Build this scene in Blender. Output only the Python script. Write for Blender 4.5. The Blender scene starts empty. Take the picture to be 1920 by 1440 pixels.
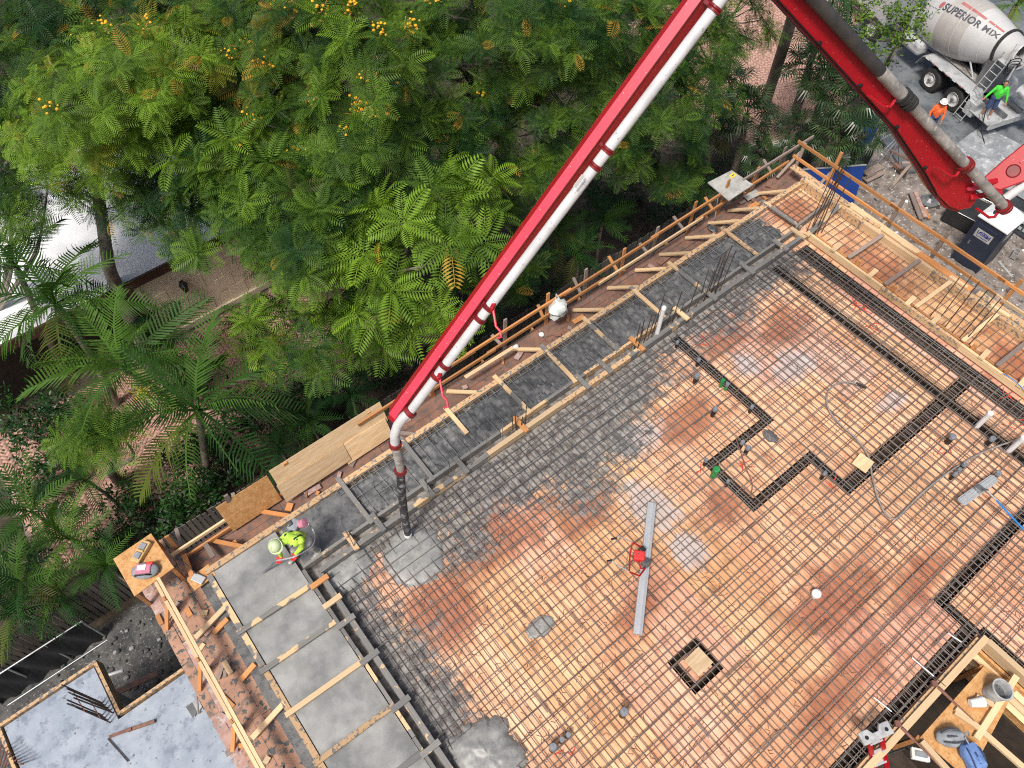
import bpy, math, random
import numpy as np
from mathutils import Vector as V, Matrix, noise
S = bpy.context.scene
COL = S.collection
RN = random.Random(11)
rad = math.radians
D = 6.5            # top of the slab being poured (ground is z = 0)
PZ = 6.36          # top of the plywood deck
# ------------------------------------------------------------------ camera
F_PX, PITCH, YAW = 1428.0, rad(56.96), rad(38.337)
CAM = V((1.528, -7.823, 21.5))
cd = bpy.data.cameras.new('camera'); cam = bpy.data.objects.new('camera', cd); COL.objects.link(cam)
cam.location = CAM; cam.rotation_euler = (rad(90) - PITCH, 0, -YAW)
cd.sensor_width = 36; cd.lens = 36 * F_PX / 1920; cd.clip_end = 3000; cd.clip_start = .1
S.camera = cam
# ------------------------------------------------------------------ sky, sun, exposure
SUN_EL, SUN_AZ = rad(60), rad(-112)     # azimuth measured from +Y towards +X
w = bpy.data.worlds.new('World'); S.world = w; w.use_nodes = True
nt = w.node_tree
sky = nt.nodes.new('ShaderNodeTexSky'); sky.sky_type = 'NISHITA'; sky.sun_disc = False
sky.sun_elevation = SUN_EL; sky.sun_rotation = SUN_AZ
sky.air_density = 1.0; sky.dust_density = 6.0; sky.ozone_density = .6
nt.nodes['Background'].inputs[1].default_value = .09
nt.links.new(sky.outputs[0], nt.nodes['Background'].inputs[0])
sl = bpy.data.lights.new('sun', 'SUN'); sl.energy = 2.6; sl.angle = rad(10); sl.color = (1, .95, .87)
sun = bpy.data.objects.new('sun', sl); COL.objects.link(sun)
sdir = V((math.sin(SUN_AZ) * math.cos(SUN_EL), math.cos(SUN_AZ) * math.cos(SUN_EL), math.sin(SUN_EL)))
sun.rotation_euler = sdir.to_track_quat('Z', 'Y').to_euler(); sun.location = (0, 0, 60)
S.view_settings.view_transform = 'Standard'; S.view_settings.look = 'None'
S.view_settings.gamma = 1; S.view_settings.use_curve_mapping = False
S.view_settings.exposure = 0.5
S.render.film_transparent = False
S.cycles.use_denoising = False; S.cycles.filter_width = 1.1; S.cycles.max_bounces = 8; S.cycles.sample_clamp_indirect = 4
# ------------------------------------------------------------------ pixels of the photograph to points
_R = V((math.cos(YAW), -math.sin(YAW), 0)); _F = V((math.sin(YAW), math.cos(YAW), 0)); _Z = V((0, 0, 1))
_fw = _F * math.cos(PITCH) - _Z * math.sin(PITCH); _up = _F * math.sin(PITCH) + _Z * math.cos(PITCH)
def ray(x, y): return _fw + _R * ((x - 960) / F_PX) - _up * ((y - 720) / F_PX)
def at(x, y, z):
    d = ray(x, y); return CAM + d * ((z - CAM.z) / d.z)
def dep(x, y, k): return CAM + ray(x, y) * k
# ------------------------------------------------------------------ builders
ORG = {}
def org(o): return ORG.get(o.name, V((0, 0, 0)))
def tag(o, label=None, cat=None, group=None, kind=None):
    if label: o['label'] = label
    if cat: o['category'] = cat
    if group: o['group'] = group
    if kind: o['kind'] = kind
    return o
def thing(name, label, cat, loc, group=None, kind=None):
    o = bpy.data.objects.new(name, None); COL.objects.link(o); o.location = loc; o.empty_display_size = .2
    ORG[o.name] = V(loc); return tag(o, label, cat, group, kind)
def mesh_np(name, v, f, mats, smooth=False, mi=None):
    """v (n,3) array; f (m,k) int array of equal-sized faces"""
    m = bpy.data.meshes.new(name); v = np.asarray(v, np.float32); f = np.asarray(f, np.int32)
    m.vertices.add(len(v)); m.vertices.foreach_set('co', v.ravel())
    m.loops.add(f.size); m.loops.foreach_set('vertex_index', f.ravel())
    m.polygons.add(len(f)); k = f.shape[1]
    m.polygons.foreach_set('loop_start', np.arange(0, f.size, k, dtype=np.int32))
    m.polygons.foreach_set('loop_total', np.full(len(f), k, np.int32))
    if smooth: m.polygons.foreach_set('use_smooth', np.ones(len(f), bool))
    for x in (mats if isinstance(mats, (list, tuple)) else [mats]): m.materials.append(x)
    if mi is not None: m.polygons.foreach_set('material_index', np.asarray(mi, np.int32))
    m.update(calc_edges=True); m.validate(); return m
def link(name, mesh, parent=None, loc=None):
    o = bpy.data.objects.new(name, mesh); COL.objects.link(o)
    if parent is not None:
        o.parent = parent; ORG[o.name] = org(parent)
    if loc is not None: o.location = loc
    return o
class MB:
    def __init__(s): s.v = []; s.f = []; s.m = []
    def add(s, vs, fs, mi=0):
        n = len(s.v); s.v += [V(p) for p in vs]; s.f += [[i + n for i in f] for f in fs]; s.m += [mi] * len(fs); return s
    def box(s, c, size, mat=None, mi=0):
        c = V(c); a, b, d = size[0] / 2, size[1] / 2, size[2] / 2
        vs = [V((x, y, z)) for x in (-a, a) for y in (-b, b) for z in (-d, d)]
        if mat is not None: vs = [mat @ p for p in vs]
        return s.add([c + p for p in vs], [(0, 1, 3, 2), (4, 6, 7, 5), (0, 4, 5, 1), (2, 3, 7, 6), (0, 2, 6, 4), (1, 5, 7, 3)], mi)
    def bar(s, p, q, w, h, up=(0, 0, 1), mi=0, w2=None, h2=None):
        p, q, up = V(p), V(q), V(up); a = (q - p).normalized(); y = up.cross(a)
        if y.length < 1e-4: y = V((1, 0, 0)).cross(a)
        y.normalize(); z = a.cross(y); w2 = w2 or w; h2 = h2 or h
        vs = []
        for o, ww, hh in ((p, w, h), (q, w2, h2)):
            vs += [o - y * ww / 2 - z * hh / 2, o + y * ww / 2 - z * hh / 2, o + y * ww / 2 + z * hh / 2, o - y * ww / 2 + z * hh / 2]
        return s.add(vs, [(3, 2, 1, 0), (4, 5, 6, 7), (0, 1, 5, 4), (1, 2, 6, 5), (2, 3, 7, 6), (3, 0, 4, 7)], mi)
    def tube(s, pts, r, n=8, mi=0, caps=True):
        pts = [V(p) for p in pts]; rs = r if isinstance(r, (list, tuple)) else [r] * len(pts)
        u = None; rings = []
        for i, p in enumerate(pts):
            t = (pts[min(i + 1, len(pts) - 1)] - pts[max(i - 1, 0)]).normalized()
            if u is None: u = t.orthogonal().normalized()
            else: u = (u - t * u.dot(t)).normalized() if (u - t * u.dot(t)).length > 1e-5 else t.orthogonal().normalized()
            w_ = t.cross(u)
            rings.append([p + (u * math.cos(2 * math.pi * k / n) + w_ * math.sin(2 * math.pi * k / n)) * rs[i] for k in range(n)])
        vs = [p for g in rings for p in g]; fs = []
        for i in range(len(pts) - 1):
            for k in range(n): fs.append((i * n + k, i * n + (k + 1) % n, (i + 1) * n + (k + 1) % n, (i + 1) * n + k))
        if caps: fs += [tuple(range(n))[::-1], tuple(range((len(pts) - 1) * n, len(pts) * n))]
        return s.add(vs, fs, mi)
    def lathe(s, prof, o, axis, n=20, mi=0, up=None):
        o, a = V(o), V(axis).normalized(); u = (V(up) - a * V(up).dot(a)).normalized() if up else a.orthogonal().normalized(); w_ = a.cross(u)
        vs = []; fs = []
        for r, t in prof:
            vs += [o + a * t + (u * math.cos(2 * math.pi * k / n) + w_ * math.sin(2 * math.pi * k / n)) * max(r, 1e-4) for k in range(n)]
        for i in range(len(prof) - 1):
            for k in range(n): fs.append((i * n + k, i * n + (k + 1) % n, (i + 1) * n + (k + 1) % n, (i + 1) * n + k))
        return s.add(vs, fs, mi)
    def prism(s, poly, z0, z1, mi=0):
        n = len(poly); vs = [V((p[0], p[1], z0)) for p in poly] + [V((p[0], p[1], z1)) for p in poly]
        return s.add(vs, [tuple(range(n))[::-1], tuple(range(n, 2 * n))] + [(i, (i + 1) % n, n + (i + 1) % n, n + i) for i in range(n)], mi)
    def sph(s, c, r, n=12, m=8, mi=0, mat=None):
        c = V(c); rx, ry, rz = r if isinstance(r, (tuple, list)) else (r, r, r); vs = []; fs = []
        for i in range(m + 1):
            th = math.pi * i / m
            for k in range(n):
                p = V((rx * math.sin(th) * math.cos(2 * math.pi * k / n), ry * math.sin(th) * math.sin(2 * math.pi * k / n), rz * math.cos(th)))
                vs.append(c + (mat @ p if mat is not None else p))
        for i in range(m):
            for k in range(n): fs.append((i * n + k, (i + 1) * n + k, (i + 1) * n + (k + 1) % n, i * n + (k + 1) % n))
        return s.add(vs, fs, mi)
    def build(s, name, mats, parent=None, smooth=False, bevel=0):
        if parent is not None: o_ = org(parent)
        else:
            xs = [p.x for p in s.v]; ys = [p.y for p in s.v]
            o_ = V(((min(xs) + max(xs)) / 2, (min(ys) + max(ys)) / 2, min(p.z for p in s.v)))
        m = bpy.data.meshes.new(name); m.from_pydata([tuple(p - o_) for p in s.v], [], s.f)
        for x in (mats if isinstance(mats, (list, tuple)) else [mats]): m.materials.append(x)
        m.polygons.foreach_set('material_index', s.m)
        if smooth: m.polygons.foreach_set('use_smooth', [True] * len(s.f)); 
        m.update()
        o = link(name, m, parent)
        if parent is None: o.location = o_; ORG[o.name] = o_
        if bevel:
            b = o.modifiers.new('bevel', 'BEVEL'); b.width = bevel; b.segments = 2; b.limit_method = 'ANGLE'
        if smooth and not bevel:
            try: m.set_sharp_from_angle(angle=rad(40))
            except Exception: pass
        return o
_unit = {}
def _ubox(m):
    k = ('b', m.name)
    if k not in _unit:
        b = MB().box((0, 0, 0), (1, 1, 1)); me = bpy.data.meshes.new('board'); me.from_pydata([tuple(p) for p in b.v], [], b.f); me.materials.append(m); _unit[k] = me
    return _unit[k]
def _urod(m):
    k = ('r', m.name)
    if k not in _unit:
        b = MB().tube([(-.5, 0, 0), (.5, 0, 0)], 1, 6); me = bpy.data.meshes.new('bar'); me.from_pydata([tuple(p) for p in b.v], [], b.f); me.materials.append(m)
        me.polygons.foreach_set('use_smooth', [len(f) == 4 for f in b.f]); _unit[k] = me
    return _unit[k]
def _place(name, me, p, q, w_, h, parent, up, label, cat, group):
    p, q = V(p), V(q); a = q - p; L = a.length; a.normalize(); y = V(up).cross(a)
    if y.length < 1e-3: y = V((1, 0, 0)).cross(a)
    y.normalize(); z = a.cross(y)
    M = Matrix(((a.x * L, y.x * w_, z.x * h), (a.y * L, y.y * w_, z.y * h), (a.z * L, y.z * w_, z.z * h))).to_4x4()
    M.translation = (p + q) / 2 - (org(parent) if parent else V())
    o = bpy.data.objects.new(name, me); COL.objects.link(o)
    if parent: o.parent = parent
    o.matrix_basis = M; ORG[o.name] = (p + q) / 2 if not parent else org(parent)
    if label: tag(o, label, cat, group)
    return o
def plank(name, p, q, w_, h, mat, parent=None, up=(0, 0, 1), label=None, cat=None, group=None):
    return _place(name, _ubox(mat), p, q, w_, h, parent, up, label, cat, group)
def rod(name, p, q, r, mat, parent=None, label=None, cat=None, group=None):
    return _place(name, _urod(mat), p, q, r, r, parent, (0, 0, 1), label, cat, group)
def fbm(x, y, z=0, s=1, o=4): return noise.fractal(V((x * s, y * s, z * s)), 1, 2, o)
def grid(name, x0, x1, y0, y1, step, zf, mat, parent=None, edge=.3, smooth=True):
    """a lump of material: a height field with skirts"""
    nx, ny = max(2, int((x1 - x0) / step)), max(2, int((y1 - y0) / step))
    X = np.linspace(x0, x1, nx + 1); Y = np.linspace(y0, y1, ny + 1)
    vs = [(x, y, zf(x, y)) for y in Y for x in X]; fs = []
    for j in range(ny):
        for i in range(nx):
            a = j * (nx + 1) + i; fs.append((a, a + 1, a + nx + 2, a + nx + 1))
    rim = [i for i in range(nx)] + [j * (nx + 1) + nx for j in range(ny)] + [ny * (nx + 1) + i for i in range(nx, 0, -1)] + [j * (nx + 1) for j in range(ny, 0, -1)]
    b = len(vs)
    for i in rim: vs.append((vs[i][0], vs[i][1], min(vs[k][2] for k in rim) - edge))
    n = len(rim)
    for k in range(n): fs.append((rim[(k + 1) % n], rim[k], b + k, b + (k + 1) % n))
    mb = MB(); mb.add(vs, fs); return mb.build(name, mat, parent, smooth=smooth)
# ------------------------------------------------------------------ materials
def nn(nt, t, **k):
    n = nt.nodes.new(t)
    for a, b in k.items(): setattr(n, a, b)
    return n
def mth(nt, op, a, b=None, c=None, clamp=False):
    n = nn(nt, 'ShaderNodeMath', operation=op, use_clamp=clamp)
    for i, x in enumerate((a, b, c)):
        if x is None: continue
        if isinstance(x, (int, float)): n.inputs[i].default_value = x
        else: nt.links.new(x, n.inputs[i])
    return n.outputs[0]
def mixc(nt, f, a, b, mode='MIX'):
    n = nn(nt, 'ShaderNodeMix', data_type='RGBA', blend_type=mode)
    for i, x in ((0, f), (6, a), (7, b)):
        if isinstance(x, (int, float)): n.inputs[i].default_value = x
        elif isinstance(x, tuple): n.inputs[i].default_value = (*x[:3], 1)
        else: nt.links.new(x, n.inputs[i])
    return n.outputs[2]
def nz(nt, vec, scale, detail=4, rough=.55, stretch=None):
    if stretch:
        m = nn(nt, 'ShaderNodeMapping'); m.inputs['Scale'].default_value = stretch; nt.links.new(vec, m.inputs[0]); vec = m.outputs[0]
    n = nn(nt, 'ShaderNodeTexNoise'); n.inputs['Scale'].default_value = scale; n.inputs['Detail'].default_value = detail; n.inputs['Roughness'].default_value = rough
    nt.links.new(vec, n.inputs['Vector']); return n.outputs[0]
def ramp(nt, f, lo, hi):
    m = nn(nt, 'ShaderNodeMapRange', interpolation_type='SMOOTHSTEP'); m.inputs[1].default_value = lo; m.inputs[2].default_value = hi
    nt.links.new(f, m.inputs[0]); return m.outputs[0]
def newmat(name):
    m = bpy.data.materials.new(name); m.use_nodes = True; nt = m.node_tree; return m, nt, nt.nodes['Principled BSDF']
def bumpn(nt, bs, h, strength=.3, dist=.01):
    b = nn(nt, 'ShaderNodeBump'); b.inputs['Strength'].default_value = strength; b.inputs['Distance'].default_value = dist
    nt.links.new(h, b.inputs['Height']); nt.links.new(b.outputs[0], bs.inputs['Normal'])
def pmat(name, c1, c2=None, c3=None, scale=3, rough=.7, bump=0, metal=0, spec=.5, fine=30, sp=None, spc=None, sps=25, lo=.35, hi=.65, objc=False, obj=False, stretch=None, rvar=0, coat=0, bd=.01, tint=0):
    """two/three-tone procedural surface; sp = threshold of scattered spots of colour spc"""
    m, nt, bs = newmat(name); L = nt.links.new
    if obj: vec = nn(nt, 'ShaderNodeTexCoord').outputs['Object']
    else: vec = nn(nt, 'ShaderNodeNewGeometry').outputs['Position']
    oi = nn(nt, 'ShaderNodeObjectInfo')
    if obj:
        a = nn(nt, 'ShaderNodeVectorMath', operation='ADD'); L(vec, a.inputs[0])
        cx = nn(nt, 'ShaderNodeCombineXYZ'); L(mth(nt, 'MULTIPLY', oi.outputs['Random'], 37.), cx.inputs[0]); L(mth(nt, 'MULTIPLY', oi.outputs['Random'], 91.), cx.inputs[1]); L(cx.outputs[0], a.inputs[1]); vec = a.outputs[0]
    n1 = nz(nt, vec, scale, 5, .6, stretch); nf = nz(nt, vec, fine, 3, .6, stretch)
    col = mixc(nt, ramp(nt, n1, lo, hi), c1, c2 or c1)
    if c3: col = mixc(nt, ramp(nt, nz(nt, vec, scale * 2.3, 5, .65, stretch), .5, .68), col, c3)
    col = mixc(nt, .25 if c2 else .1, col, mixc(nt, nf, (.25, .25, .25), (1.0, 1.0, 1.0)), 'MULTIPLY')
    if sp: col = mixc(nt, ramp(nt, nz(nt, vec if not obj else nn(nt, 'ShaderNodeNewGeometry').outputs['Position'], sps, 3, .6), sp, sp + .05), col, spc)
    if tint: col = mixc(nt, tint, col, mixc(nt, oi.outputs['Random'], (.25, .25, .25), (1.6, 1.5, 1.35)), 'MULTIPLY')
    if objc: col = mixc(nt, 1., col, oi.outputs['Color'], 'MULTIPLY')
    L(col, bs.inputs['Base Color'])
    bs.inputs['Metallic'].default_value = metal; bs.inputs['Specular IOR Level'].default_value = spec
    if rvar: L(mth(nt, 'ADD', mth(nt, 'MULTIPLY', n1, rvar), rough - rvar / 2, clamp=True), bs.inputs['Roughness'])
    else: bs.inputs['Roughness'].default_value = rough
    if coat: bs.inputs['Coat Weight'].default_value = coat; bs.inputs['Coat Roughness'].default_value = .15
    if bump: bumpn(nt, bs, mth(nt, 'ADD', mth(nt, 'MULTIPLY', n1, .7), mth(nt, 'MULTIPLY', nf, .3)), bump, bd)
    return m
def stain(nt):
    """mask of the cement slurry splashed over the deck near the edge beams (world position)"""
    g = nn(nt, 'ShaderNodeNewGeometry').outputs['Position']; sx = nn(nt, 'ShaderNodeSeparateXYZ'); nt.links.new(g, sx.inputs[0]); x, y = sx.outputs[0], sx.outputs[1]
    e = mth(nt, 'POWER', mth(nt, 'DIVIDE', mth(nt, 'SUBTRACT', x, 7.6), 2.6), 2.)
    e = mth(nt, 'EXPONENT', mth(nt, 'MULTIPLY', e, -1.))
    wd = mth(nt, 'ADD', .8, mth(nt, 'MULTIPLY', e, 1.3))
    a = mth(nt, 'ADD', mth(nt, 'ADD', y, 1.4), wd)
    b = mth(nt, 'SUBTRACT', 2.65, x)
    a = mth(nt, 'MINIMUM', a, mth(nt, 'MULTIPLY', mth(nt, 'SUBTRACT', 16.3, x), 2.))
    m = mth(nt, 'MAXIMUM', a, b)
    n1 = nz(nt, g, .9, 6, .6); n2 = nz(nt, g, 7., 4, .6)
    m = mth(nt, 'ADD', m, mth(nt, 'ADD', mth(nt, 'MULTIPLY', mth(nt, 'SUBTRACT', n1, .5), 3.2), mth(nt, 'MULTIPLY', mth(nt, 'SUBTRACT', n2, .5), 3.0)))
    return ramp(nt, m, -.45, .45)
def ply_mat():
    m, nt, bs = newmat('deck_plywood'); L = nt.links.new
    g = nn(nt, 'ShaderNodeNewGeometry').outputs['Position']; oi = nn(nt, 'ShaderNodeObjectInfo')
    grain = nz(nt, g, 1.0, 5, .6, (14, 1.6, 1)); big = nz(nt, g, .42, 4, .55); fine = nz(nt, g, 22, 4, .7); mid = nz(nt, g, 2.2, 5, .65)
    c = mixc(nt, ramp(nt, grain, .3, .7), (.84, .545, .35), (.66, .345, .185))
    c = mixc(nt, mth(nt, 'MULTIPLY', ramp(nt, big, .45, .7), .45), c, (.42, .16, .07))
    c = mixc(nt, mth(nt, 'MULTIPLY', ramp(nt, mid, .5, .68), .6), c, (.30, .13, .07))
    c = mixc(nt, mth(nt, 'MULTIPLY', ramp(nt, fine, .55, .75), .45), c, (.22, .095, .045))
    c = mixc(nt, 1., c, oi.outputs['Color'], 'MULTIPLY')
    sx = nn(nt, 'ShaderNodeSeparateXYZ'); L(g, sx.inputs[0]); X, Y = sx.outputs[0], sx.outputs[1]
    def spot(x0, y0, rx, ry):
        q = mth(nt, 'ADD', mth(nt, 'POWER', mth(nt, 'DIVIDE', mth(nt, 'SUBTRACT', X, x0), rx), 2.), mth(nt, 'POWER', mth(nt, 'DIVIDE', mth(nt, 'SUBTRACT', Y, y0), ry), 2.))
        return mth(nt, 'EXPONENT', mth(nt, 'MULTIPLY', q, -1.))
    def spots(L_):
        s = spot(*L_[0])
        for p in L_[1:]: s = mth(nt, 'MAXIMUM', s, spot(*p))
        return s
    rn_ = nz(nt, g, 1.7, 6, .7); ru = mth(nt, 'ADD', spots([(5.0, -2.9, 2.0, .9), (3.3, -3.4, .9, 1.2), (6.9, -3.6, 1.0, .6), (9.6, -8.2, 1.8, .9), (8.2, -9.3, 1.6, .6), (11.3, -8.9, 1.2, .5), (10.2, -3.4, 1.1, .7), (9.4, -5.4, .8, .7), (12.6, -2.3, 1.2, .5), (14.0, -3.0, 1.0, .6), (17.4, -.5, 1.0, .6), (17.5, -3.2, .8, 1.6), (17.5, -8, .8, 2.5), (6.2, -5.9, .8, .5)]), mth(nt, 'MULTIPLY', mth(nt, 'SUBTRACT', rn_, .5), 1.5))
    c = mixc(nt, mth(nt, 'MULTIPLY', ramp(nt, ru, .25, .95), .8), c, mixc(nt, ramp(nt, grain, .3, .7), (.36, .105, .04), (.22, .07, .04)))
    wn = nz(nt, g, 2.6, 7, .75, (1.6, .8, 1)); wh = mth(nt, 'ADD', spots([(8.0, -4.4, .7, 1.0), (8.0, -5.6, .55, .6), (13.3, -3.9, .9, .6), (12.4, -3.2, .5, .5), (9.0, -3.0, 1.0, .5), (14.3, -6.0, .6, .3)]), mth(nt, 'MULTIPLY', mth(nt, 'SUBTRACT', wn, .5), 1.5))
    c = mixc(nt, mth(nt, 'MULTIPLY', ramp(nt, wh, .4, .9), .8), c, mixc(nt, wn, (.32, .31, .33), (.55, .53, .54)))
    g2 = mixc(nt, ramp(nt, nz(nt, g, 6, 5, .65), .35, .65), (.06, .064, .07), (.26, .26, .25))
    st = stain(nt)
    c = mixc(nt, mth(nt, 'MULTIPLY', st, .95), c, g2)
    splash = ramp(nt, nz(nt, g, 3.1, 6, .75), .685, .71); c = mixc(nt, mth(nt, 'MULTIPLY', splash, .8), c, (.2, .19, .18))
    L(c, bs.inputs['Base Color']); bs.inputs['Roughness'].default_value = .75
    bumpn(nt, bs, mth(nt, 'ADD', mth(nt, 'MULTIPLY', fine, .4), mth(nt, 'MULTIPLY', mth(nt, 'MULTIPLY', st, nz(nt, g, 6, 4, .6)), 3.)), .5, .012)
    return m
def bar_mat():
    m, nt, bs = newmat('rusty_rebar'); L = nt.links.new
    g = nn(nt, 'ShaderNodeNewGeometry').outputs['Position']; oi = nn(nt, 'ShaderNodeObjectInfo')
    c = mixc(nt, ramp(nt, nz(nt, g, 2.5, 4, .6), .35, .65), (.13, .08, .058), (.19, .145, .12))
    c = mixc(nt, mth(nt, 'MULTIPLY', oi.outputs['Random'], .5), c, (.2, .185, .175))
    st = stain(nt)
    c = mixc(nt, mth(nt, 'MULTIPLY', st, .9), c, (.085, .09, .095))
    L(c, bs.inputs['Base Color']); bs.inputs['Roughness'].default_value = .6; bs.inputs['Metallic'].default_value = .15
    return m
M = {}
M['ply'] = ply_mat(); M['bar'] = bar_mat()
M['bar_dark'] = pmat('dark_rebar', (.05, .035, .03), (.09, .06, .05), rough=.6)
M['bar_grey'] = pmat('cement_coated_rebar', (.12, .125, .13), (.2, .2, .2), rough=.65)
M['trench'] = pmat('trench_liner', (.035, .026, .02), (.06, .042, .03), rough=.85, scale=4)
WS = (1.2, 9, 9)
M['new'] = pmat('new_lumber', (.73, .55, .35), (.60, .42, .24), rough=.7, obj=True, stretch=WS, scale=2, fine=9, tint=.35, bump=.15)
M['orange'] = pmat('orange_lumber', (.60, .29, .11), (.44, .19, .065), rough=.7, obj=True, stretch=WS, scale=2, fine=9, tint=.35, bump=.15)
M['old'] = pmat('weathered_lumber', (.34, .28, .25), (.22, .17, .15), rough=.85, obj=True, stretch=WS, scale=2, fine=9, tint=.4, bump=.2)
M['dirty'] = pmat('splashed_form_board', (.62, .42, .24), (.46, .29, .15), rough=.75, obj=True, stretch=WS, scale=2, fine=9, sp=.53, spc=(.16, .155, .15), sps=13, tint=.3, bump=.2)
M['grey_board'] = pmat('cement_covered_board', (.14, .145, .15), (.24, .235, .225), rough=.8, obj=True, stretch=WS, scale=2, fine=9, sp=.62, spc=(.5, .36, .22), sps=6, tint=.3, bump=.3)
M['half_board'] = pmat('half_cemented_board', (.15, .15, .15), (.21, .205, .195), rough=.8, obj=True, stretch=(1.5, 2, 2), scale=1.5, fine=9, sp=.5, spc=(.56, .4, .23), sps=2.2, tint=.2, bump=.3)
M['osb'] = pmat('osb_panel', (.62, .36, .15), (.50, .25, .09), (.42, .19, .06), rough=.75, scale=9, fine=60, sp=.66, spc=(.2, .1, .05), sps=30, bump=.2)
M['walk'] = pmat('muddy_walk_board', (.26, .135, .095), (.17, .095, .072), (.10, .085, .08), rough=.85, scale=2.4, fine=26, sp=.57, spc=(.11, .1, .095), sps=11, bump=.4)
M['walk_left'] = pmat('splashed_walk_board', (.46, .27, .185), (.36, .2, .135), (.10, .105, .1), rough=.85, scale=1.6, fine=26, sp=.56, spc=(.085, .09, .088), sps=8, bump=.4)
M['walk_red'] = pmat('red_stained_board', (.46, .30, .26), (.34, .2, .17), (.5, .42, .4), rough=.85, scale=2.6, fine=26, sp=.58, spc=(.2, .19, .19), sps=14, bump=.3)
M['lumpy'] = pmat('raw_wet_concrete', (.085, .09, .095), (.15, .153, .155), (.06, .064, .07), scale=3.5, rough=.55, rvar=.3, bump=.7, fine=18, bd=.03)
M['smooth'] = pmat('troweled_wet_concrete', (.17, .178, .18), (.34, .345, .34), (.26, .262, .255), scale=1.3, rough=.34, rvar=.5, bump=.35, fine=55, lo=.3, hi=.7)
M['fresh'] = pmat('fresh_poured_concrete', (.23, .235, .232), (.3, .3, .29), (.2, .205, .205), scale=4, rough=.45, rvar=.3, bump=.5, fine=16, bd=.015)
M['cured'] = pmat('pale_cured_slab', (.26, .31, .385), (.36, .41, .48), (.18, .22, .285), scale=1.4, rough=.5, rvar=.4, sp=.64, spc=(.12, .13, .15), sps=9, bump=.1)
M['ground'] = pmat('dark_mulch_ground', (.035, .028, .021), (.06, .045, .032), (.085, .065, .045), scale=1.2, rough=.95, bump=.8, fine=20, bd=.05)
M['gravel'] = pmat('damp_gravel', (.05, .052, .054), (.11, .108, .105), (.035, .036, .038), scale=2.2, rough=.9, bump=.8, fine=28, sp=.6, spc=(.2, .2, .2), sps=16, bd=.05)
M['yard'] = pmat('littered_yard_dirt', (.16, .135, .12), (.26, .23, .21), (.09, .075, .065), scale=1.3, rough=.95, bump=.8, fine=22, sp=.6, spc=(.42, .39, .37), sps=9, bd=.06)
M['wetslab'] = pmat('wet_concrete_drive', (.10, .115, .13), (.19, .205, .22), (.065, .075, .09), scale=.9, rough=.35, rvar=.4, bump=.2)
M['fence'] = pmat('dark_fence_wood', (.11, .1, .095), (.16, .145, .135), rough=.9, obj=True, stretch=WS, scale=2, tint=.5)
M['stucco'] = pmat('beige_stucco', (.82, .72, .54), (.76, .66, .49), rough=.85, scale=2, bump=.2)
M['white_roof'] = pmat('white_roof', (.78, .8, .82), (.7, .72, .75), rough=.7, scale=.6)
M['brown'] = pmat('brown_fascia', (.09, .045, .03), (.06, .03, .02), rough=.5)
M['black'] = pmat('black_plastic', (.012, .012, .013), rough=.45)
M['cap'] = pmat('grey_rubber_cap', (.22, .24, .27), (.14, .16, .19), rough=.5, scale=20)
M['pvc'] = pmat('white_pvc', (.78, .79, .8), (.7, .71, .73), rough=.35)
M['green'] = pmat('green_pipe', (.03, .28, .08), (.02, .2, .06), rough=.35)
M['alu'] = pmat('brushed_aluminium', (.60, .62, .63), (.56, .58, .6), rough=.42, metal=.5, scale=6)
M['steel'] = pmat('grey_steel', (.28, .29, .3), (.2, .21, .22), rough=.45, metal=.6)
M['red'] = pmat('red_boom_paint', (.42, .006, .016), (.36, .005, .012), rough=.42, scale=.8, coat=.12, sp=.665, spc=(.42, .2, .19), sps=30)
M['red_dark'] = pmat('dark_red_paint', (.22, .012, .016), (.14, .01, .012), rough=.4, scale=5)
M['pink'] = pmat('sky_sheen_and_faded_red', (.62, .045, .085), (.56, .035, .07), rough=.4, scale=1.5, sp=.68, spc=(.75, .45, .45), sps=30)  # sky sheen put into the arm face's colour; on the hooks, faded paint
M['pipe'] = pmat('white_boom_pipe', (.62, .63, .645), (.5, .51, .525), (.56, .57, .58), rough=.45, scale=2.5, sp=.655, spc=(.3, .3, .29), sps=14)
M['pipe_grey'] = pmat('cement_dulled_pipe', (.34, .325, .3), (.2, .19, .18), (.45, .43, .4), rough=.55, scale=4, bump=.2)
M['pipe_black'] = pmat('dark_dirty_pipe', (.035, .035, .037), (.06, .055, .05), rough=.5, scale=4)
M['rubber'] = pmat('rubber', (.018, .018, .019), (.03, .03, .03), rough=.7, scale=6)
M['hose'] = pmat('worn_hose', (.018, .019, .022), (.03, .032, .04), (.3, .32, .34), rough=.5, scale=3.5, bump=.2)
M['truck'] = pmat('white_truck_paint', (.48, .5, .52), (.38, .4, .42), (.3, .31, .31), rough=.4, scale=1.6, coat=.3)
M['drum'] = pmat('drum_paint', (.48, .485, .49), (.54, .545, .55), rough=.4, scale=.8, coat=.2)
M['drum_dirty'] = pmat('dusty_drum_paint', (.36, .35, .335), (.43, .415, .395), rough=.6, scale=1.2, bump=.1)
M['letter'] = pmat('dark_lettering', (.06, .065, .08), rough=.5)
M['redstripe'] = pmat('faded_red_stripe', (.45, .16, .15), (.36, .12, .12), rough=.5)
M['navy'] = pmat('navy_plastic', (.018, .026, .05), (.026, .034, .06), rough=.45, scale=2)
M['blue'] = pmat('blue_sheet', (.008, .05, .26), (.006, .04, .21), rough=.55, scale=1)
M['bluecap'] = pmat('blue_handle', (.02, .2, .55), rough=.4)
M['mesh_black'] = pmat('black_windscreen', (.014, .015, .017), (.022, .024, .026), rough=.8, scale=3, bump=.3)
M['galv'] = pmat('galvanised_pipe', (.5, .53, .55), (.4, .42, .44), rough=.4, metal=.6)
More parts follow.
